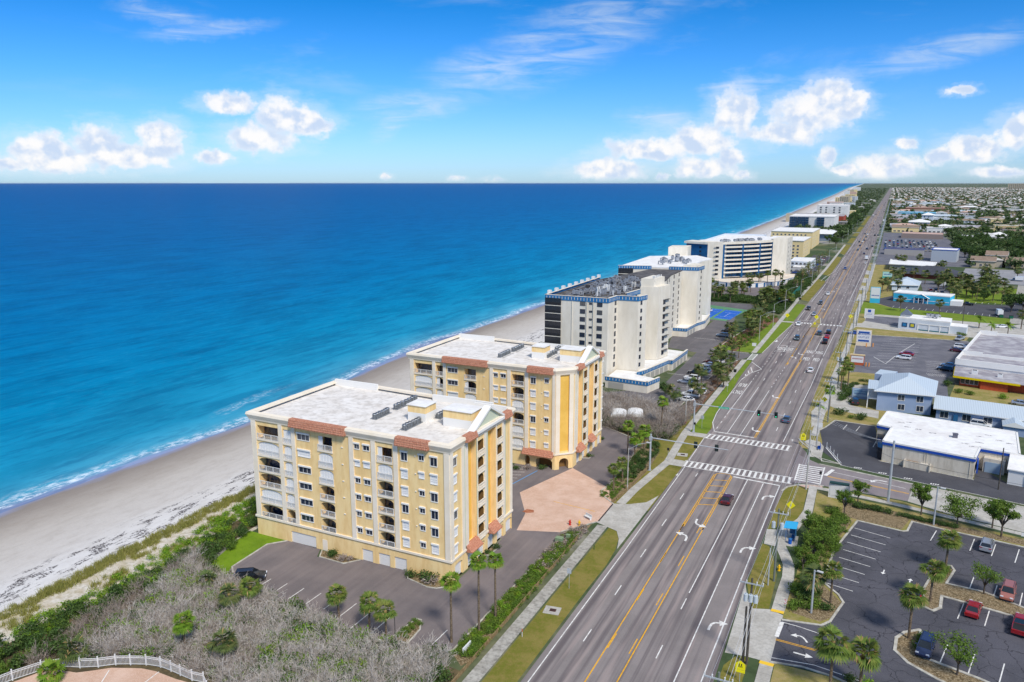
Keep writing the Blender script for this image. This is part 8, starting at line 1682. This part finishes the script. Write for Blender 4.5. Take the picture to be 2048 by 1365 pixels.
region_palms(16, (-57, -46), (318, 400), 'cabbage palm in the mulch beds beside the seaward pavement', 'palms in the mulch beds'); region_palms(7, (-52, -46.5), (226, 284), 'cabbage palm in the bed between parked cars and pavement', 'palms between parked cars and pavement'); region_palms(24, (-96, -66), (432, 486), 'palm in the dense grove before the curved condominium', 'palms before the curved condominium'); region_palms(22, (-62, -43.5), (425, 452), 'palm in the grove beside the courts and the pavement', 'palms beside the courts'); region_palms(8, (-80, -58), (505, 512), 'palm standing before the garages of the curved condominium', 'palms at the curved condominium garages', (7, 10)); region_palms(26, (-52, -42), (505, 760), 'palm in the green belt along the seaward pavement', 'palms in the seaward green belt', far=True)
# broad-leaved trees
def tree_mesh(seed, h, w_, nleaf=2600, lsize=.30, vase=True, mat=None, nb=8, th=.35):
    rs = np.random.RandomState(seed); rr_ = random.Random(seed); mb = MB(); bl = []; base_h = h * th * rr_.uniform(.8, 1.1); mb.tube((0, 0, 0), (0, 0, base_h), .055 * h * .5, .045 * h * .5, 8, 0, caps=False)
    for i in range(nb):
        a = 6.283 * i / nb + rr_.uniform(-.4, .4); rad = w_ / 2 * rr_.uniform(.35, .95); zt = h * rr_.uniform(.62, .95) if vase else h * rr_.uniform(.5, .85)
        p1 = (rad * .4 * math.cos(a), rad * .4 * math.sin(a), base_h + (zt - base_h) * .45); p2 = (rad * math.cos(a), rad * math.sin(a), zt); mb.path([(0, 0, base_h * .9), p1, p2], .022 * h, 5, 0, .007 * h)
        q = rr_.uniform(.13, .22) * w_; bl.append((*p2, q * 1.15, q * 1.15, q * .8)); bl.append((*[(u_ + v_) / 2 + rr_.uniform(-.3, .3) for u_, v_ in zip(p1, p2)], q * .8, q * .8, q * .65))
    bl.append((0, 0, h * .88, w_ * .2, w_ * .2, h * .12)); V = leaf_cloud(rs, bl, nleaf, lsize, shell=.35); return mb.mesh('trunk', BARK, smooth=True), quads_mesh('crown', V, mat or LEAF)
TRM = {'vase': [tree_mesh(i, 6, 4.6) for i in (21, 22, 23)], 'wide': [tree_mesh(i, 5.4, 7.4, 3000, .3, False, nb=10) for i in (31, 32)], 'open': [tree_mesh(i, 5.2, 6.0, 1500, .26, True, nb=7) for i in (41, 42)], 'dark': [tree_mesh(i, 7, 7.5, 1500, .55, False, LEAFD, 9, .25) for i in (51, 52, 53)], 'pine': []}
for s_ in (61, 62):
    rs = np.random.RandomState(s_); bl = [(rs.normal() * .3, rs.normal() * .3, 2 + k * 1.0, 2.3 * (1 - k / 12.5), 2.3 * (1 - k / 12.5), .55) for k in range(12)]; mb = MB(); mb.tube((0, 0, 0), (0, 0, 12.5), .3, .06, 7); TRM['pine'].append((mb.mesh('trunk', BARK), quads_mesh('crown', leaf_cloud(rs, bl, 1500, .6, 1.0, .3), LEAFD)))
def tree(x, y, kind, sc, label, group=None, cat='tree', name='tree', szz=None):
    t = thing(name, label, cat, (x, y, 0), _pr.uniform(0, 6.28), group); a, b = _pr.choice(TRM[kind]); s3_ = (sc, sc, szz or sc); inst('trunk', a, t, (0, 0, 0), 0, s3_); inst('crown', b, t, (0, 0, 0), 0, s3_); return t
for px, py, kd, sc, lb in ((1842, 1030, 'vase', 1.0, 'upright young tree between the white pole and the lamp post'), (1914, 1049, 'wide', 1.0, 'broad spreading tree on the strip above the black car park'), (1984, 1057, 'vase', .9, 'dense upright tree second from the right on the strip'), (2002, 1074, 'vase', 1.1, 'tree nearest the right edge on the strip above the car park'), (1914, 1351, 'open', 1.05, 'open low tree at the bottom beside the navy SUV'), (1967, 1189, 'open', .95, 'small tree on the strip beside the salmon car'), (1715, 1010, 'vase', .85, 'young tree in front of the white corner sign'), (1688, 1030, 'vase', .8, 'bushy young tree left of the corner sign'), (1640, 1100, 'wide', .85, 'dense green tree beside the bus shelter'), (1618, 1080, 'vase', .85, 'green tree overhanging the pavement behind the shelter'), (1655, 1075, 'wide', .75, 'low green tree above the first stalls'), (1605, 1145, 'vase', .75, 'slim tree beside the curved pavement'), (1625, 1125, 'vase', .8, 'slim tree behind the curved pavement, near the stalls'), (1330, 792, 'dark', .62, 'dark green tree at the near end of the parked row')):
    x, y = P(px, py); tree(x, y, kd, sc, lb)
for px, py, sc, lb in ((1562, 600, 1.1, 'dark conifer between the courts and the curved condominium garages'), (1577, 470, 1.0, 'tall pointed pine left of the white pavilion'), (1554, 476, .9, 'pointed pine leftmost before the beach'), (1590, 468, .85, 'slim pointed pine by the pavilion roof'), (1596, 470, .8, 'slimmer pine right of the others'), (1697, 455, 1.4, 'dark pine mass beside the far pavement'), (1700, 470, 1.3, 'second dark pine beside the far pavement')): x, y = P(px, py); tree(x, y, 'pine', sc, lb, name='pine_tree')
# shrubs: single ones
SHM = []
for s_ in range(3): rs = np.random.RandomState(70 + s_); SHM.append(leaf_cloud(rs, [(rs.normal() * .35, rs.normal() * .35, .45 + .2 * rs.random(), .7, .7, .5) for _ in range(5)], 420, .2, shell=.5))
SHV = {m_.name: [quads_mesh('foliage', V, m_) for V in SHM] for m_ in (LEAF, LEAFD, GRAPE, TWIGB)}
def shrub(x, y, sc, label, mat=LEAF, group=None, z=0): o = inst('shrub', _pr.choice(SHV[mat.name]), None, (x, y, z), _pr.uniform(0, 6.28), (sc, sc, sc * .9)); return tag(o, label, 'shrub', group)
for x, y, sc, lb, mt in ((-83.6, 99.6, 1.3, 'green shrub in the kerbed bed beside the side door', LEAFD), (-81.4, 99.4, 1.1, 'brownish shrub in the kerbed bed beside the side door', TWIGB), (-80.0, 99.8, .8, 'small brown shrub at the right of the same bed', TWIGB), (-66.8, 99.8, 1.2, 'dark clipped shrub left in the corner bed', LEAFD), (-64.4, 99.6, 1.8, 'large shrub in the corner bed with bare twigs', LEAFD), (-63.2, 100.0, 1.3, 'pale twiggy shrub at the condominium corner', TWIGB), (-59.6, 112.6, .8, 'round dark shrub at the east wall, nearer', LEAFD), (-59.4, 114.8, .9, 'round dark shrub at the east wall, farther', LEAFD), (-60.6, 167.4, .9, 'low shrub in the bed by the farther east wall', LEAFD), (-62.4, 180.8, .8, 'low shrub at the far corner of the farther condominium', LEAFD), (-70.6, 153.6, 1.2, 'low shrub left of the arched entrance', TWIGB), (-67.6, 154.4, 1.1, 'grey-green shrub in front of the arched entrance', LEAFD), (-72.6, 152.2, 1.0, 'shrub in shade between the two condominiums', LEAFD),
    (-8.4, 230.5, 2.0, 'large round bush at the upper edge of the black shop lot', LEAFD), (-2.4, 229.2, 2.0, 'second large round bush at the upper edge of the black shop lot', LEAFD), (-5.2, 228.8, 1.0, 'small bush between two large round ones', LEAF), (24.5, 272.5, 1.5, 'clipped hedge bush left, on the grass before the orange building', LEAF), (27, 271.6, 1.5, 'clipped hedge bush second, on the grass before the orange building', LEAF), (36.4, 270.6, 1.5, 'round bright bush on the grass before the orange building', GRAPE), (21.8, 281, 2.0, 'bushy shrub at the corner of the yellow-edged building', LEAFD), (31.4, 381, 1.5, 'bush behind the low white building annex', LEAF), (33.6, 380.4, 1.2, 'second bush behind the low white building annex', LEAF), (-3.4, 119.2, 1.2, 'cycad-like shrub at the car park island', LEAFD), (-6.6, 120.6, 1.6, 'large dark cycad shrub behind the lamp post', LEAFD), (-7.2, 123.5, 1.3, 'dark cycad shrub left of the lamp post', LEAFD), (.8, 101.6, 1.1, 'dark clipped shrub at the bottom right planting', LEAFD), (3.6, 100.8, 1.4, 'light green shrub at the bottom right planting', GRAPE)):
    shrub(x, y, sc, lb, mt)
for i in range(8): shrub(-1.6 + i * .9, 163.8 + i * -.12, 1.1, 'clipped hedge shrub in the short dark hedge left of the white pole', LEAFD, 'hedge left of the white pole')
for i in range(12): shrub(7.2 + i * .85, 162.6 - i * .16, .85, 'clipped hedge shrub in the low hedge below the pavement', LEAFD, 'hedge below the side street pavement')
for i in range(7): shrub(8.8 + .4 * i / 2, 113.2 + i * .75, .9, 'green shrub on the near kerbed island', LEAF, 'shrubs on the near island')
for i in range(6): shrub(12.8 + .2 * i, 138 + i * .8, .95, 'green shrub on the upper kerbed island', LEAF, 'shrubs on the upper island')
for i in range(9): shrub(-59.3 + (i % 2) * .9, 84 + i * .55, .6, 'small ground shrub on the narrow kerbed island', LEAF, 'shrubs on the narrow island')
sheet('planting_bed', [(-60, 83), (-57.1, 83.2), (-57.4, 87), (-59, 89.4), (-59.8, 86)], .04, LITTER); kerb([(-60, 83), (-57.1, 83.2), (-57.4, 87), (-58.6, 89.2), (-59.4, 89.2), (-59.8, 86)], .22, .13, True)
for pts in ([(-86.9, 100.6), (-85.7, 98.5), (-80.4, 98.3), (-78.5, 100.7)], [(-68.7, 100.8), (-67.4, 98.9), (-63, 97.9), (-61.4, 98.2), (-60.0, 99.6), (-60.2, 100.8)], [(-60, 111.4), (-58.9, 112.2), (-58.8, 115), (-60, 115.8)], [(-61.8, 165.6), (-60, 166.4), (-60.2, 168.8), (-61.8, 169)]): sheet('planting_bed', pts, .045, LITTER); kerb(pts, .2, .14)
# ---------------------------------------------------------------- vegetation nobody could count
def twig_bush(rs, n_=46, h=2.6, w_=1.6, th=.03):
    Q = []
    def seg(a, b, r):
        d = b - a; u = np.cross(d, rs.normal(size=3)); u /= np.linalg.norm(u) + 1e-9; Q.extend([a - u * r, a + u * r, b + u * r * .6, b - u * r * .6])
    for i in range(n_):
        a = rs.normal(size=3) * .25; a[2] = 0; d = rs.normal(size=3) * .55; d[2] = 1 + .3 * rs.random(); d /= np.linalg.norm(d); L = h * (.5 + .5 * rs.random()); p0 = a
        for k in range(3):
            d = d + rs.normal(size=3) * .22; d /= np.linalg.norm(d); p1 = p0 + d * L / 3 * np.array([w_ / 1.6, w_ / 1.6, 1]); seg(p0, p1, th * (1 - k * .25))
            if k: 
                for _ in range(2): e = d + rs.normal(size=3) * .6; seg(p1, p1 + e * L * .17, th * .5)
            p0 = p1
    return np.array(Q)
def scatter(name, variants, pts, mat, rs, smin=.7, smax=1.3, zmin=None, zs=None, label=None):
    out = []
    for i, (x, y, z) in enumerate(pts):
        V = variants[rs.randint(len(variants))]; s_ = smin + (smax - smin) * rs.random(); a = rs.random() * 6.283; ca, sa = math.cos(a) * s_, math.sin(a) * s_
        X = V[:, 0] * ca - V[:, 1] * sa + x; Y = V[:, 0] * sa + V[:, 1] * ca + y; Z = V[:, 2] * s_ * (zs or 1) + z; out.append(np.stack([X, Y, Z], 1))
    if not out: return None
    V = np.concatenate(out); o = np_obj(name, V, np.arange(len(V)).reshape(-1, 4), mat); o['kind'] = 'stuff'
    if label: o['label'] = label
    return o
def inpoly(x, y, poly):
    c = False; j = len(poly) - 1
    for i in range(len(poly)):
        if (poly[i][1] > y) != (poly[j][1] > y) and x < (poly[j][0] - poly[i][0]) * (y - poly[i][1]) / (poly[j][1] - poly[i][1] + 1e-12) + poly[i][0]: c = not c
        j = i
    return c
def rpts(rs, poly, n_, z=0, no=()):
    xs = [p_[0] for p_ in poly]; ys_ = [p_[1] for p_ in poly]; out = []; k = 0
    while len(out) < n_ and k < n_ * 12:
        k += 1; x = rs.uniform(min(xs), max(xs)); y = rs.uniform(min(ys_), max(ys_))
        if inpoly(x, y, poly) and not any(inpoly(x, y, q) for q in no): out.append((x, y, z))
    return out
rs = np.random.RandomState(99)
TB = [twig_bush(rs) for _ in range(6)]; LC = [leaf_cloud(rs, [(rs.normal() * .4, rs.normal() * .4, .5 + .3 * rs.random(), .8, .8, .6) for _ in range(4)], 230, .24, shell=.45) for _ in range(5)]
LCS = [leaf_cloud(rs, [(rs.normal() * .3, rs.normal() * .3, .3, .5, .5, .32) for _ in range(3)], 90, .2, shell=.4) for _ in range(4)]
GT = []
for _ in range(4):
    Q = []
    for i in range(46): a = rs.normal(size=3) * .28; a[2] = 0; d = rs.normal(size=3) * .4; d[2] = 1; d /= np.linalg.norm(d); L = .35 + .4 * rs.random(); u = np.cross(d, rs.normal(size=3)); u /= np.linalg.norm(u); b = a + d * L; Q += [a - u * .03, a + u * .03, b + u * .008, b - u * .008]
    GT.append(np.array(Q))
CULX = [(x - (1.2 if x < -85 else -1.2), y + 1.2) for x, y in FP] + [(-66, 50), (-62, 30), (-104, 30)]
SCR = [(-106, 88), (-104.5, 101), (-101.5, 93), (-100.5, 86), (-95, 85), (-80, 83.2), (-63, 81.5), (-55, 81.5), (-50.5, 83.8), (-47.6, 80.5), (-47.4, 40), (-112, 40), (-109, 66)]
scatter('twiggy_scrub', TB, rpts(rs, [(-104, 88), (-98, 84), (-80, 82.4), (-63, 80.6), (-49.5, 82), (-47.6, 40), (-92, 40), (-98, 70)], 1350, 0, [CULX]), TWIG, rs, .6, 1.3)
scatter('twiggy_scrub', TB, rpts(rs, [(-106, 90), (-101, 86), (-84, 82.4), (-66, 60), (-96, 40), (-104, 66)], 380, 0, [CULX]), TWIGB, rs, .6, 1.1)
scatter('green_scrub', LC, rpts(rs, SCR, 520, 0, [CULX]), LEAFD, rs, .7, 1.35, zs=1.35); scatter('green_scrub', LC, rpts(rs, SCR, 300, 0, [CULX]), LEAF, rs, .5, 1.25, zs=1.4)
scatter('green_scrub', LC, [(x + rs.normal() * 2.2, y + rs.normal() * 1.6, 0) for x, y in ((-99, 79), (-97, 74), (-101, 82), (-94, 67), (-88, 68), (-80, 70), (-73, 72), (-66, 70), (-60, 74), (-62, 79), (-55, 70), (-70, 77), (-84, 74), (-92, 78)) for _ in range(16)], GRAPE, rs, .5, 1.2, zs=1.7)
GRP = [(-110.4, 45), (-111.0, 62), (-111.2, 80), (-113.4, 100), (-115.2, 112), (-114.5, 160), (-115.5, 235), (-104.5, 235), (-104.3, 101), (-105.5, 93), (-103.2, 84), (-105, 70), (-104, 45)]
scatter('sea_grape_thicket', LC, rpts(rs, [(x + (0 if x < -108 else -1.6), y) for x, y in GRP], 900), GRAPE, rs, .5, 1.0); scatter('green_scrub', LC, rpts(rs, [(x + (3.4 if x < -108 else 0), y) for x, y in GRP], 420), LEAFD, rs, .6, 1.1, zs=1.2)
scatter('dune_grass', GT, rpts(rs, [(-119.4, 40), (-118.4, 62), (-119.4, 92), (-120.5, 120), (-122, 240), (-118, 240), (-117.6, 120), (-116.2, 92), (-115.6, 62), (-116, 40)], 1500), OATS, rs, .8, 1.5); scatter('dune_grass', GT, [q for q in rpts(rs, [(-118, 40), (-118, 100), (-119, 235), (-114, 235), (-110, 70), (-109, 40)], 1500) if math.sin(q[0] * .9 + q[1] * .35) + math.sin(q[1] * .5 - q[0] * .4) > .5], OATS, rs, .7, 1.5)
far_dune = []
for y in np.arange(235, 2500, 6): far_dune += [(shore(y) + beach_w(y) + rs.uniform(-3, 8), y + rs.uniform(-3, 3), 0) for _ in range(4)]
scatter('dune_thicket', LC, far_dune, LEAFD, rs, 1.0, 2.0)
# planting between car parks and pavements
scatter('hedge_planting', LC, rpts(rs, [(-50.0, 84), (-50.0, 125), (-47.4, 127.5), (-46.9, 115), (-46.8, 84)], 230), LEAF, rs, .4, .8); scatter('hedge_planting', LC, rpts(rs, [(-50.0, 84), (-50.0, 118), (-47.2, 118), (-47.0, 84)], 90), GRAPE, rs, .35, .7); scatter('dry_planting', LCS, rpts(rs, [(-50.0, 112), (-50.4, 126), (-46.9, 132), (-46.9, 112)], 90), TWIGB, rs, .7, 1.3)
sheet('planting_bed', [(-50.1, 84), (-50.1, 126), (-46.9, 132.4), (-46.8, 84), (-47.6, 82)], .02, LITTER); sheet('planting_bed', [(-50.6, 145.4), (-46.4, 143.8), (-45.6, 152), (-45.2, 165), (-46, 178), (-50, 188), (-52.4, 182), (-50.8, 170)], .02, LITTER); sheet('planting_bed', [(-50.4, 214), (-45.4, 214), (-45.6, 290), (-46.6, 288), (-50.2, 268)], .02, MULCH)
scatter('hedge_planting', LC, rpts(rs, [(-50.2, 158), (-46.6, 156), (-46, 178), (-50, 188)], 90), LEAFD, rs, .5, 1.0); scatter('hedge_planting', LCS, rpts(rs, [(-50.2, 146), (-46.8, 145), (-46.4, 160), (-50.4, 160)], 70), LEAF, rs, .6, 1.1)
MIDP = [(-101, 186), (-66, 191.5), (-53, 185.5), (-46.8, 188), (-45.8, 210), (-50, 213), (-58, 213), (-66, 217), (-79, 220), (-101, 222)]
TENTS = [(-65, 197.6), (-55.6, 199), (-55.6, 204.5), (-65, 202.5)]
sheet('planting_bed', MIDP, .016, LITTER); scatter('twiggy_scrub', TB, rpts(rs, MIDP, 620, 0, [TENTS]), TWIGB, rs, .9, 1.5); scatter('twiggy_scrub', TB, rpts(rs, [(-100, 205), (-60, 196), (-47, 196), (-50, 214), (-80, 219)], 240, 0, [TENTS]), TWIG, rs, .9, 1.5); scatter('green_scrub', LC, rpts(rs, [(-100, 186), (-66, 192), (-53, 186), (-46, 188), (-46, 204), (-56, 196), (-80, 200), (-100, 205)], 420, 0, [TENTS]), LEAFD, rs, .8, 1.4, zs=1.2)
scatter('dry_planting', LC, rpts(rs, [(-50, 214), (-46, 214), (-46, 288), (-50, 268)], 130), TWIGB, rs, .6, 1.1); scatter('dry_planting', LC, rpts(rs, [(-58, 312), (-47, 312), (-46, 395), (-52, 398)], 110), LEAF, rs, .5, 1.1)
scatter('green_scrub', LC, rpts(rs, [(-104, 430), (-64, 434), (-46, 400), (-44, 452), (-60, 455), (-92, 455), (-108, 500)], 420), LEAFD, rs, 1.0, 2.2); scatter('roadside_shrubs', LC, rpts(rs, [(-56, 500), (-43, 462), (-42, 570), (-56, 600)], 150), LEAFD, rs, 1, 2.2)
scatter('palm_bed_shrubs', LC, rpts(rs, [(-8.6, 117), (-4, 118), (-4.8, 132), (-1.6, 152), (-5, 163), (-8.4, 150)], 130), LEAF, rs, .5, 1.2); scatter('hedge_planting', LCS, rpts(rs, [(-9.2, 246), (-6.4, 246), (-6.4, 268), (-1.6, 270), (-9, 272)], 60), LEAFD, rs, 1, 2); scatter('hedge_planting', LC, [(-4 + i * .9, 275.2, 0) for i in range(9)], LEAFD, rs, .7, .9)
# ---------------------------------------------------------------- the far land: trees and houses
FT = [tree_mesh(80 + i, 7, 8.0, 240, 1.15, False, FLEAF, 6, .2)[1] for i in range(3)]; DK = TRM['dark']
def wedge(y): return 20 + .19 * y
LOTS = [[(-14, 60), (66, 60), (66, 300), (106, 300), (106, 358), (58, 370), (66, 440), (38, 515), (36, 596), (110, 590), (108, 690), (60, 700), (72, 860), (62, 1160), (-14, 1160)]]
nt = 0
for i in range(900):
    y = rs.uniform(420, 1900); x = rs.uniform(-5, wedge(y))
    if inpoly(x, y, LOTS[0]) or nt >= 200: continue
    if 60 < x and 500 < y < 590 and rs.random() < .7: continue
    nt += 1
    if rs.random() < .6: tree(x, y, 'dark', rs.uniform(.9, 1.6), 'dark broad tree in the inland suburb beyond the shops', 'trees of the inland suburb')
    else: palm(x, y, rs.uniform(6, 10), 'far', rs.uniform(1.4, 2), 'palm standing in the inland suburb beyond the shops', 'palms of the inland suburb')
for i in range(42): x, y = rs.uniform(56, 150), rs.uniform(735, 1000); tree(x, y, 'dark', rs.uniform(1.2, 1.9), 'dark tree in the dense wood behind the brown townhouses', 'trees of the dense wood')
for i in range(14): x, y = rs.uniform(36, 66), rs.uniform(496, 592); tree(x, y, 'dark', rs.uniform(.5, .9), 'dark tree in the clump at the edge of the green field', 'trees at the green field')
region_palms(26, (34, 66), (498, 590), 'cabbage palm in the clump at the edge of the green field', 'palms at the green field', (6, 8), (1.2, 1.6))
for i in range(36): y = rs.uniform(800, 1900); x = rs.uniform(-66, -43); tree(x, y, 'dark', rs.uniform(.9, 1.5), 'dark tree in the green belt between coast road and towers', 'trees of the seaward green belt')
FV = [np.array([v.co[:] for v in me.vertices]) for me in FT]
pts = []
for i in range(12500):
    y = 600 + 11500 * rs.random() ** 1.7; x = rs.uniform(-4, wedge(y))
    if not inpoly(x, y, LOTS[0]) and not (y < 1900 and rs.random() < .45): pts.append((x, y, 0))
for i in range(1500): y = 1000 + 9000 * rs.random() ** 1.8; x = rs.uniform(shore(y) + 62, -44); pts.append((x, y, 0))
SMALL = [leaf_cloud(np.random.RandomState(200 + i), [(0, 0, 4.2, 3.6, 3.6, 3), (2, 1, 3.6, 2.6, 2.6, 2.4), (-2, -1, 4, 2.4, 2.6, 2.6)], 46, 2.9, shell=.4) for i in range(4)]
scatter('distant_woodland', SMALL, pts, FLEAF, rs, .55, 1.25)
mb = MB()
for x0_ in (40, 190, 340, 520, 760): ln(mb, [(x0_, max(720, x0_ * 5.2)), (x0_ + 12, 6000)], 8, .012)
for y0_ in range(1170, 5200, 114): ln(mb, [(-8, y0_), (wedge(y0_), y0_ - 8)], 7, .012)
struct('suburban_streets', mb, CONCD)
HR_ = [M('far_roof_' + n_, srgb(h_, .80)) for n_, h_ in (('white', 'e4e2de'), ('pale', 'c6c2bb'), ('grey', '969390'), ('tan', 'b8a387'), ('brown', '7d6b5f'), ('red', '9a6a56'))]; HW = M('far_house_wall', srgb('c4beb3', .75), srgb('a79e90', .75), .02)
DKW = M('far_window', (.03, .04, .05))
def house_mesh(seed):
    r_ = random.Random(seed); L, Wd_, h = r_.uniform(15, 27), r_.uniform(10, 14), r_.choice((2.9, 2.9, 3.0, 5.6)); mb = MB(); mb.box(-L / 2, L / 2, -Wd_ / 2, Wd_ / 2, 0, h, 0); e = .7; z = h; q = [(-L / 2 - e, -Wd_ / 2 - e), (L / 2 + e, -Wd_ / 2 - e), (L / 2 + e, Wd_ / 2 + e), (-L / 2 - e, Wd_ / 2 + e)]
    if r_.random() < .25: mb.box(-L / 2 - .2, L / 2 + .2, -Wd_ / 2 - .2, Wd_ / 2 + .2, h, h + .5, 1)
    else:
        rh = r_.uniform(1.6, 2.6); k = Wd_ / 2 if r_.random() < .7 else 0; a, b = (-L / 2 + k, 0, z + rh), (L / 2 - k, 0, z + rh); Q = [(x, y, z) for x, y in q]; mb.face([Q[0], Q[1], b, a], 1); mb.face([Q[2], Q[3], a, b], 1); mb.face([Q[1], Q[2], b], 1); mb.face([Q[3], Q[0], a], 1); mb.face(Q[::-1], 0)
    for i in range(4): u = -L / 2 + L * (i + .5) / 4; mb.box(u - .8, u + .8, -Wd_ / 2 - .04, -Wd_ / 2, h - 2.0, h - .8, 2)
    for s_ in (-1, 1): mb.box(s_ * L / 2 - .04, s_ * L / 2 + .04, -1.2, 1.2, h - 2.0, h - .8, 2)
    return mb.mesh('house', [HW, HR_[0], DKW])
HM = [house_mesh(i) for i in range(8)]; hp = []
for y in np.arange(720, 12000, 38):
    stp = 24 if y < 4000 else 30
    for x in np.arange(4, wedge(y), stp):
        if rs.random() < .36 or (x < 130 and 1100 < y < 3300) or inpoly(x, y, LOTS[0]): continue
        if 50 < x < 155 and 730 < y < 1010: continue
        if x < 115 and any(abs(y - b) < 60 for b in (1310, 1435, 1700, 2040)) and x < 90: continue
        hp.append((x + rs.uniform(-4, 4), y + rs.uniform(-4, 4)))
for y in np.arange(1000, 3200, 60): hp.append((rs.uniform(-75, -60), y)) if rs.random() < .3 else None
RN = ['white', 'pale', 'grey', 'tan', 'brown', 'reddish']
hp.sort(key=lambda q: q[1])
for i, (x, y) in enumerate(hp[:280]):
    k = rs.choice(6, p=[.40, .22, .16, .10, .07, .05]); o = inst('suburban_house', HM[rs.randint(8)], None, (x, y, 0), rs.choice([0, 0, pi / 2]) + rs.uniform(-.1, .1)); o.material_slots[1].link = 'OBJECT'; o.material_slots[1].material = HR_[k]
    tag(o, 'low house with %s roof among the trees of the inland suburb' % RN[k], 'house', 'houses with %s roofs in the inland suburb' % RN[k])
rest = hp[280:]
for k in range(6):
    Vs = []; Fs = []; MIs = []; off = 0
    for i, (x, y) in enumerate(rest):
        if (i * 7) % 12 not in ((0, 1, 2, 3, 4), (5, 6, 7), (8,), (9,), (10,), (11,))[k]: continue
        r_ = random.Random(i); L, Wd_, h, rh = r_.uniform(7.5, 14), r_.uniform(5, 7.5), 3.2, 2.0; a = r_.choice((0, pi / 2)); ca, sa = math.cos(a), math.sin(a)
        vv = [(-L, -Wd_, 0), (L, -Wd_, 0), (L, Wd_, 0), (-L, Wd_, 0), (-L, -Wd_, h), (L, -Wd_, h), (L, Wd_, h), (-L, Wd_, h), (-L + Wd_, 0, h + rh), (L - Wd_, 0, h + rh)]
        Vs += [(x + p_[0] * ca - p_[1] * sa, y + p_[0] * sa + p_[1] * ca, p_[2]) for p_ in vv]
        for f_, m_ in (((0, 1, 5, 4), 0), ((1, 2, 6, 5), 0), ((2, 3, 7, 6), 0), ((3, 0, 4, 7), 0), ((4, 5, 9, 8), 1), ((6, 7, 8, 9), 1), ((5, 6, 9), 1), ((7, 4, 8), 1)): Fs.append(tuple(off + q for q in f_)); MIs.append(m_)
        off += 10
    me = bpy.data.meshes.new('distant_houses'); me.from_pydata(Vs, [], Fs); me.materials.append(HW); me.materials.append(HR_[k]); me.polygons.foreach_set('material_index', MIs); inst('distant_houses', me)['kind'] = 'stuff'
bpy.context.view_layer.update()
# ---------------------------------------------------------------- the air
mb = MB(); mb.box(-100000, 60000, -3000, 95000, -2.6, 84)
hm = bpy.data.materials.new('haze_air'); hm.use_nodes = True; ht = NT(hm.node_tree); hm.node_tree.nodes.clear()
vo = ht.n('ShaderNodeVolumePrincipled'); vo.inputs['Color'].default_value = (.9, .95, 1.0, 1); vo.inputs['Density'].default_value = 4e-6; vo.inputs['Anisotropy'].default_value = .2
ho = ht.n('ShaderNodeOutputMaterial'); hm.node_tree.links.new(vo.outputs[0], ho.inputs['Volume'])
struct('haze', mb, hm, 'stuff')
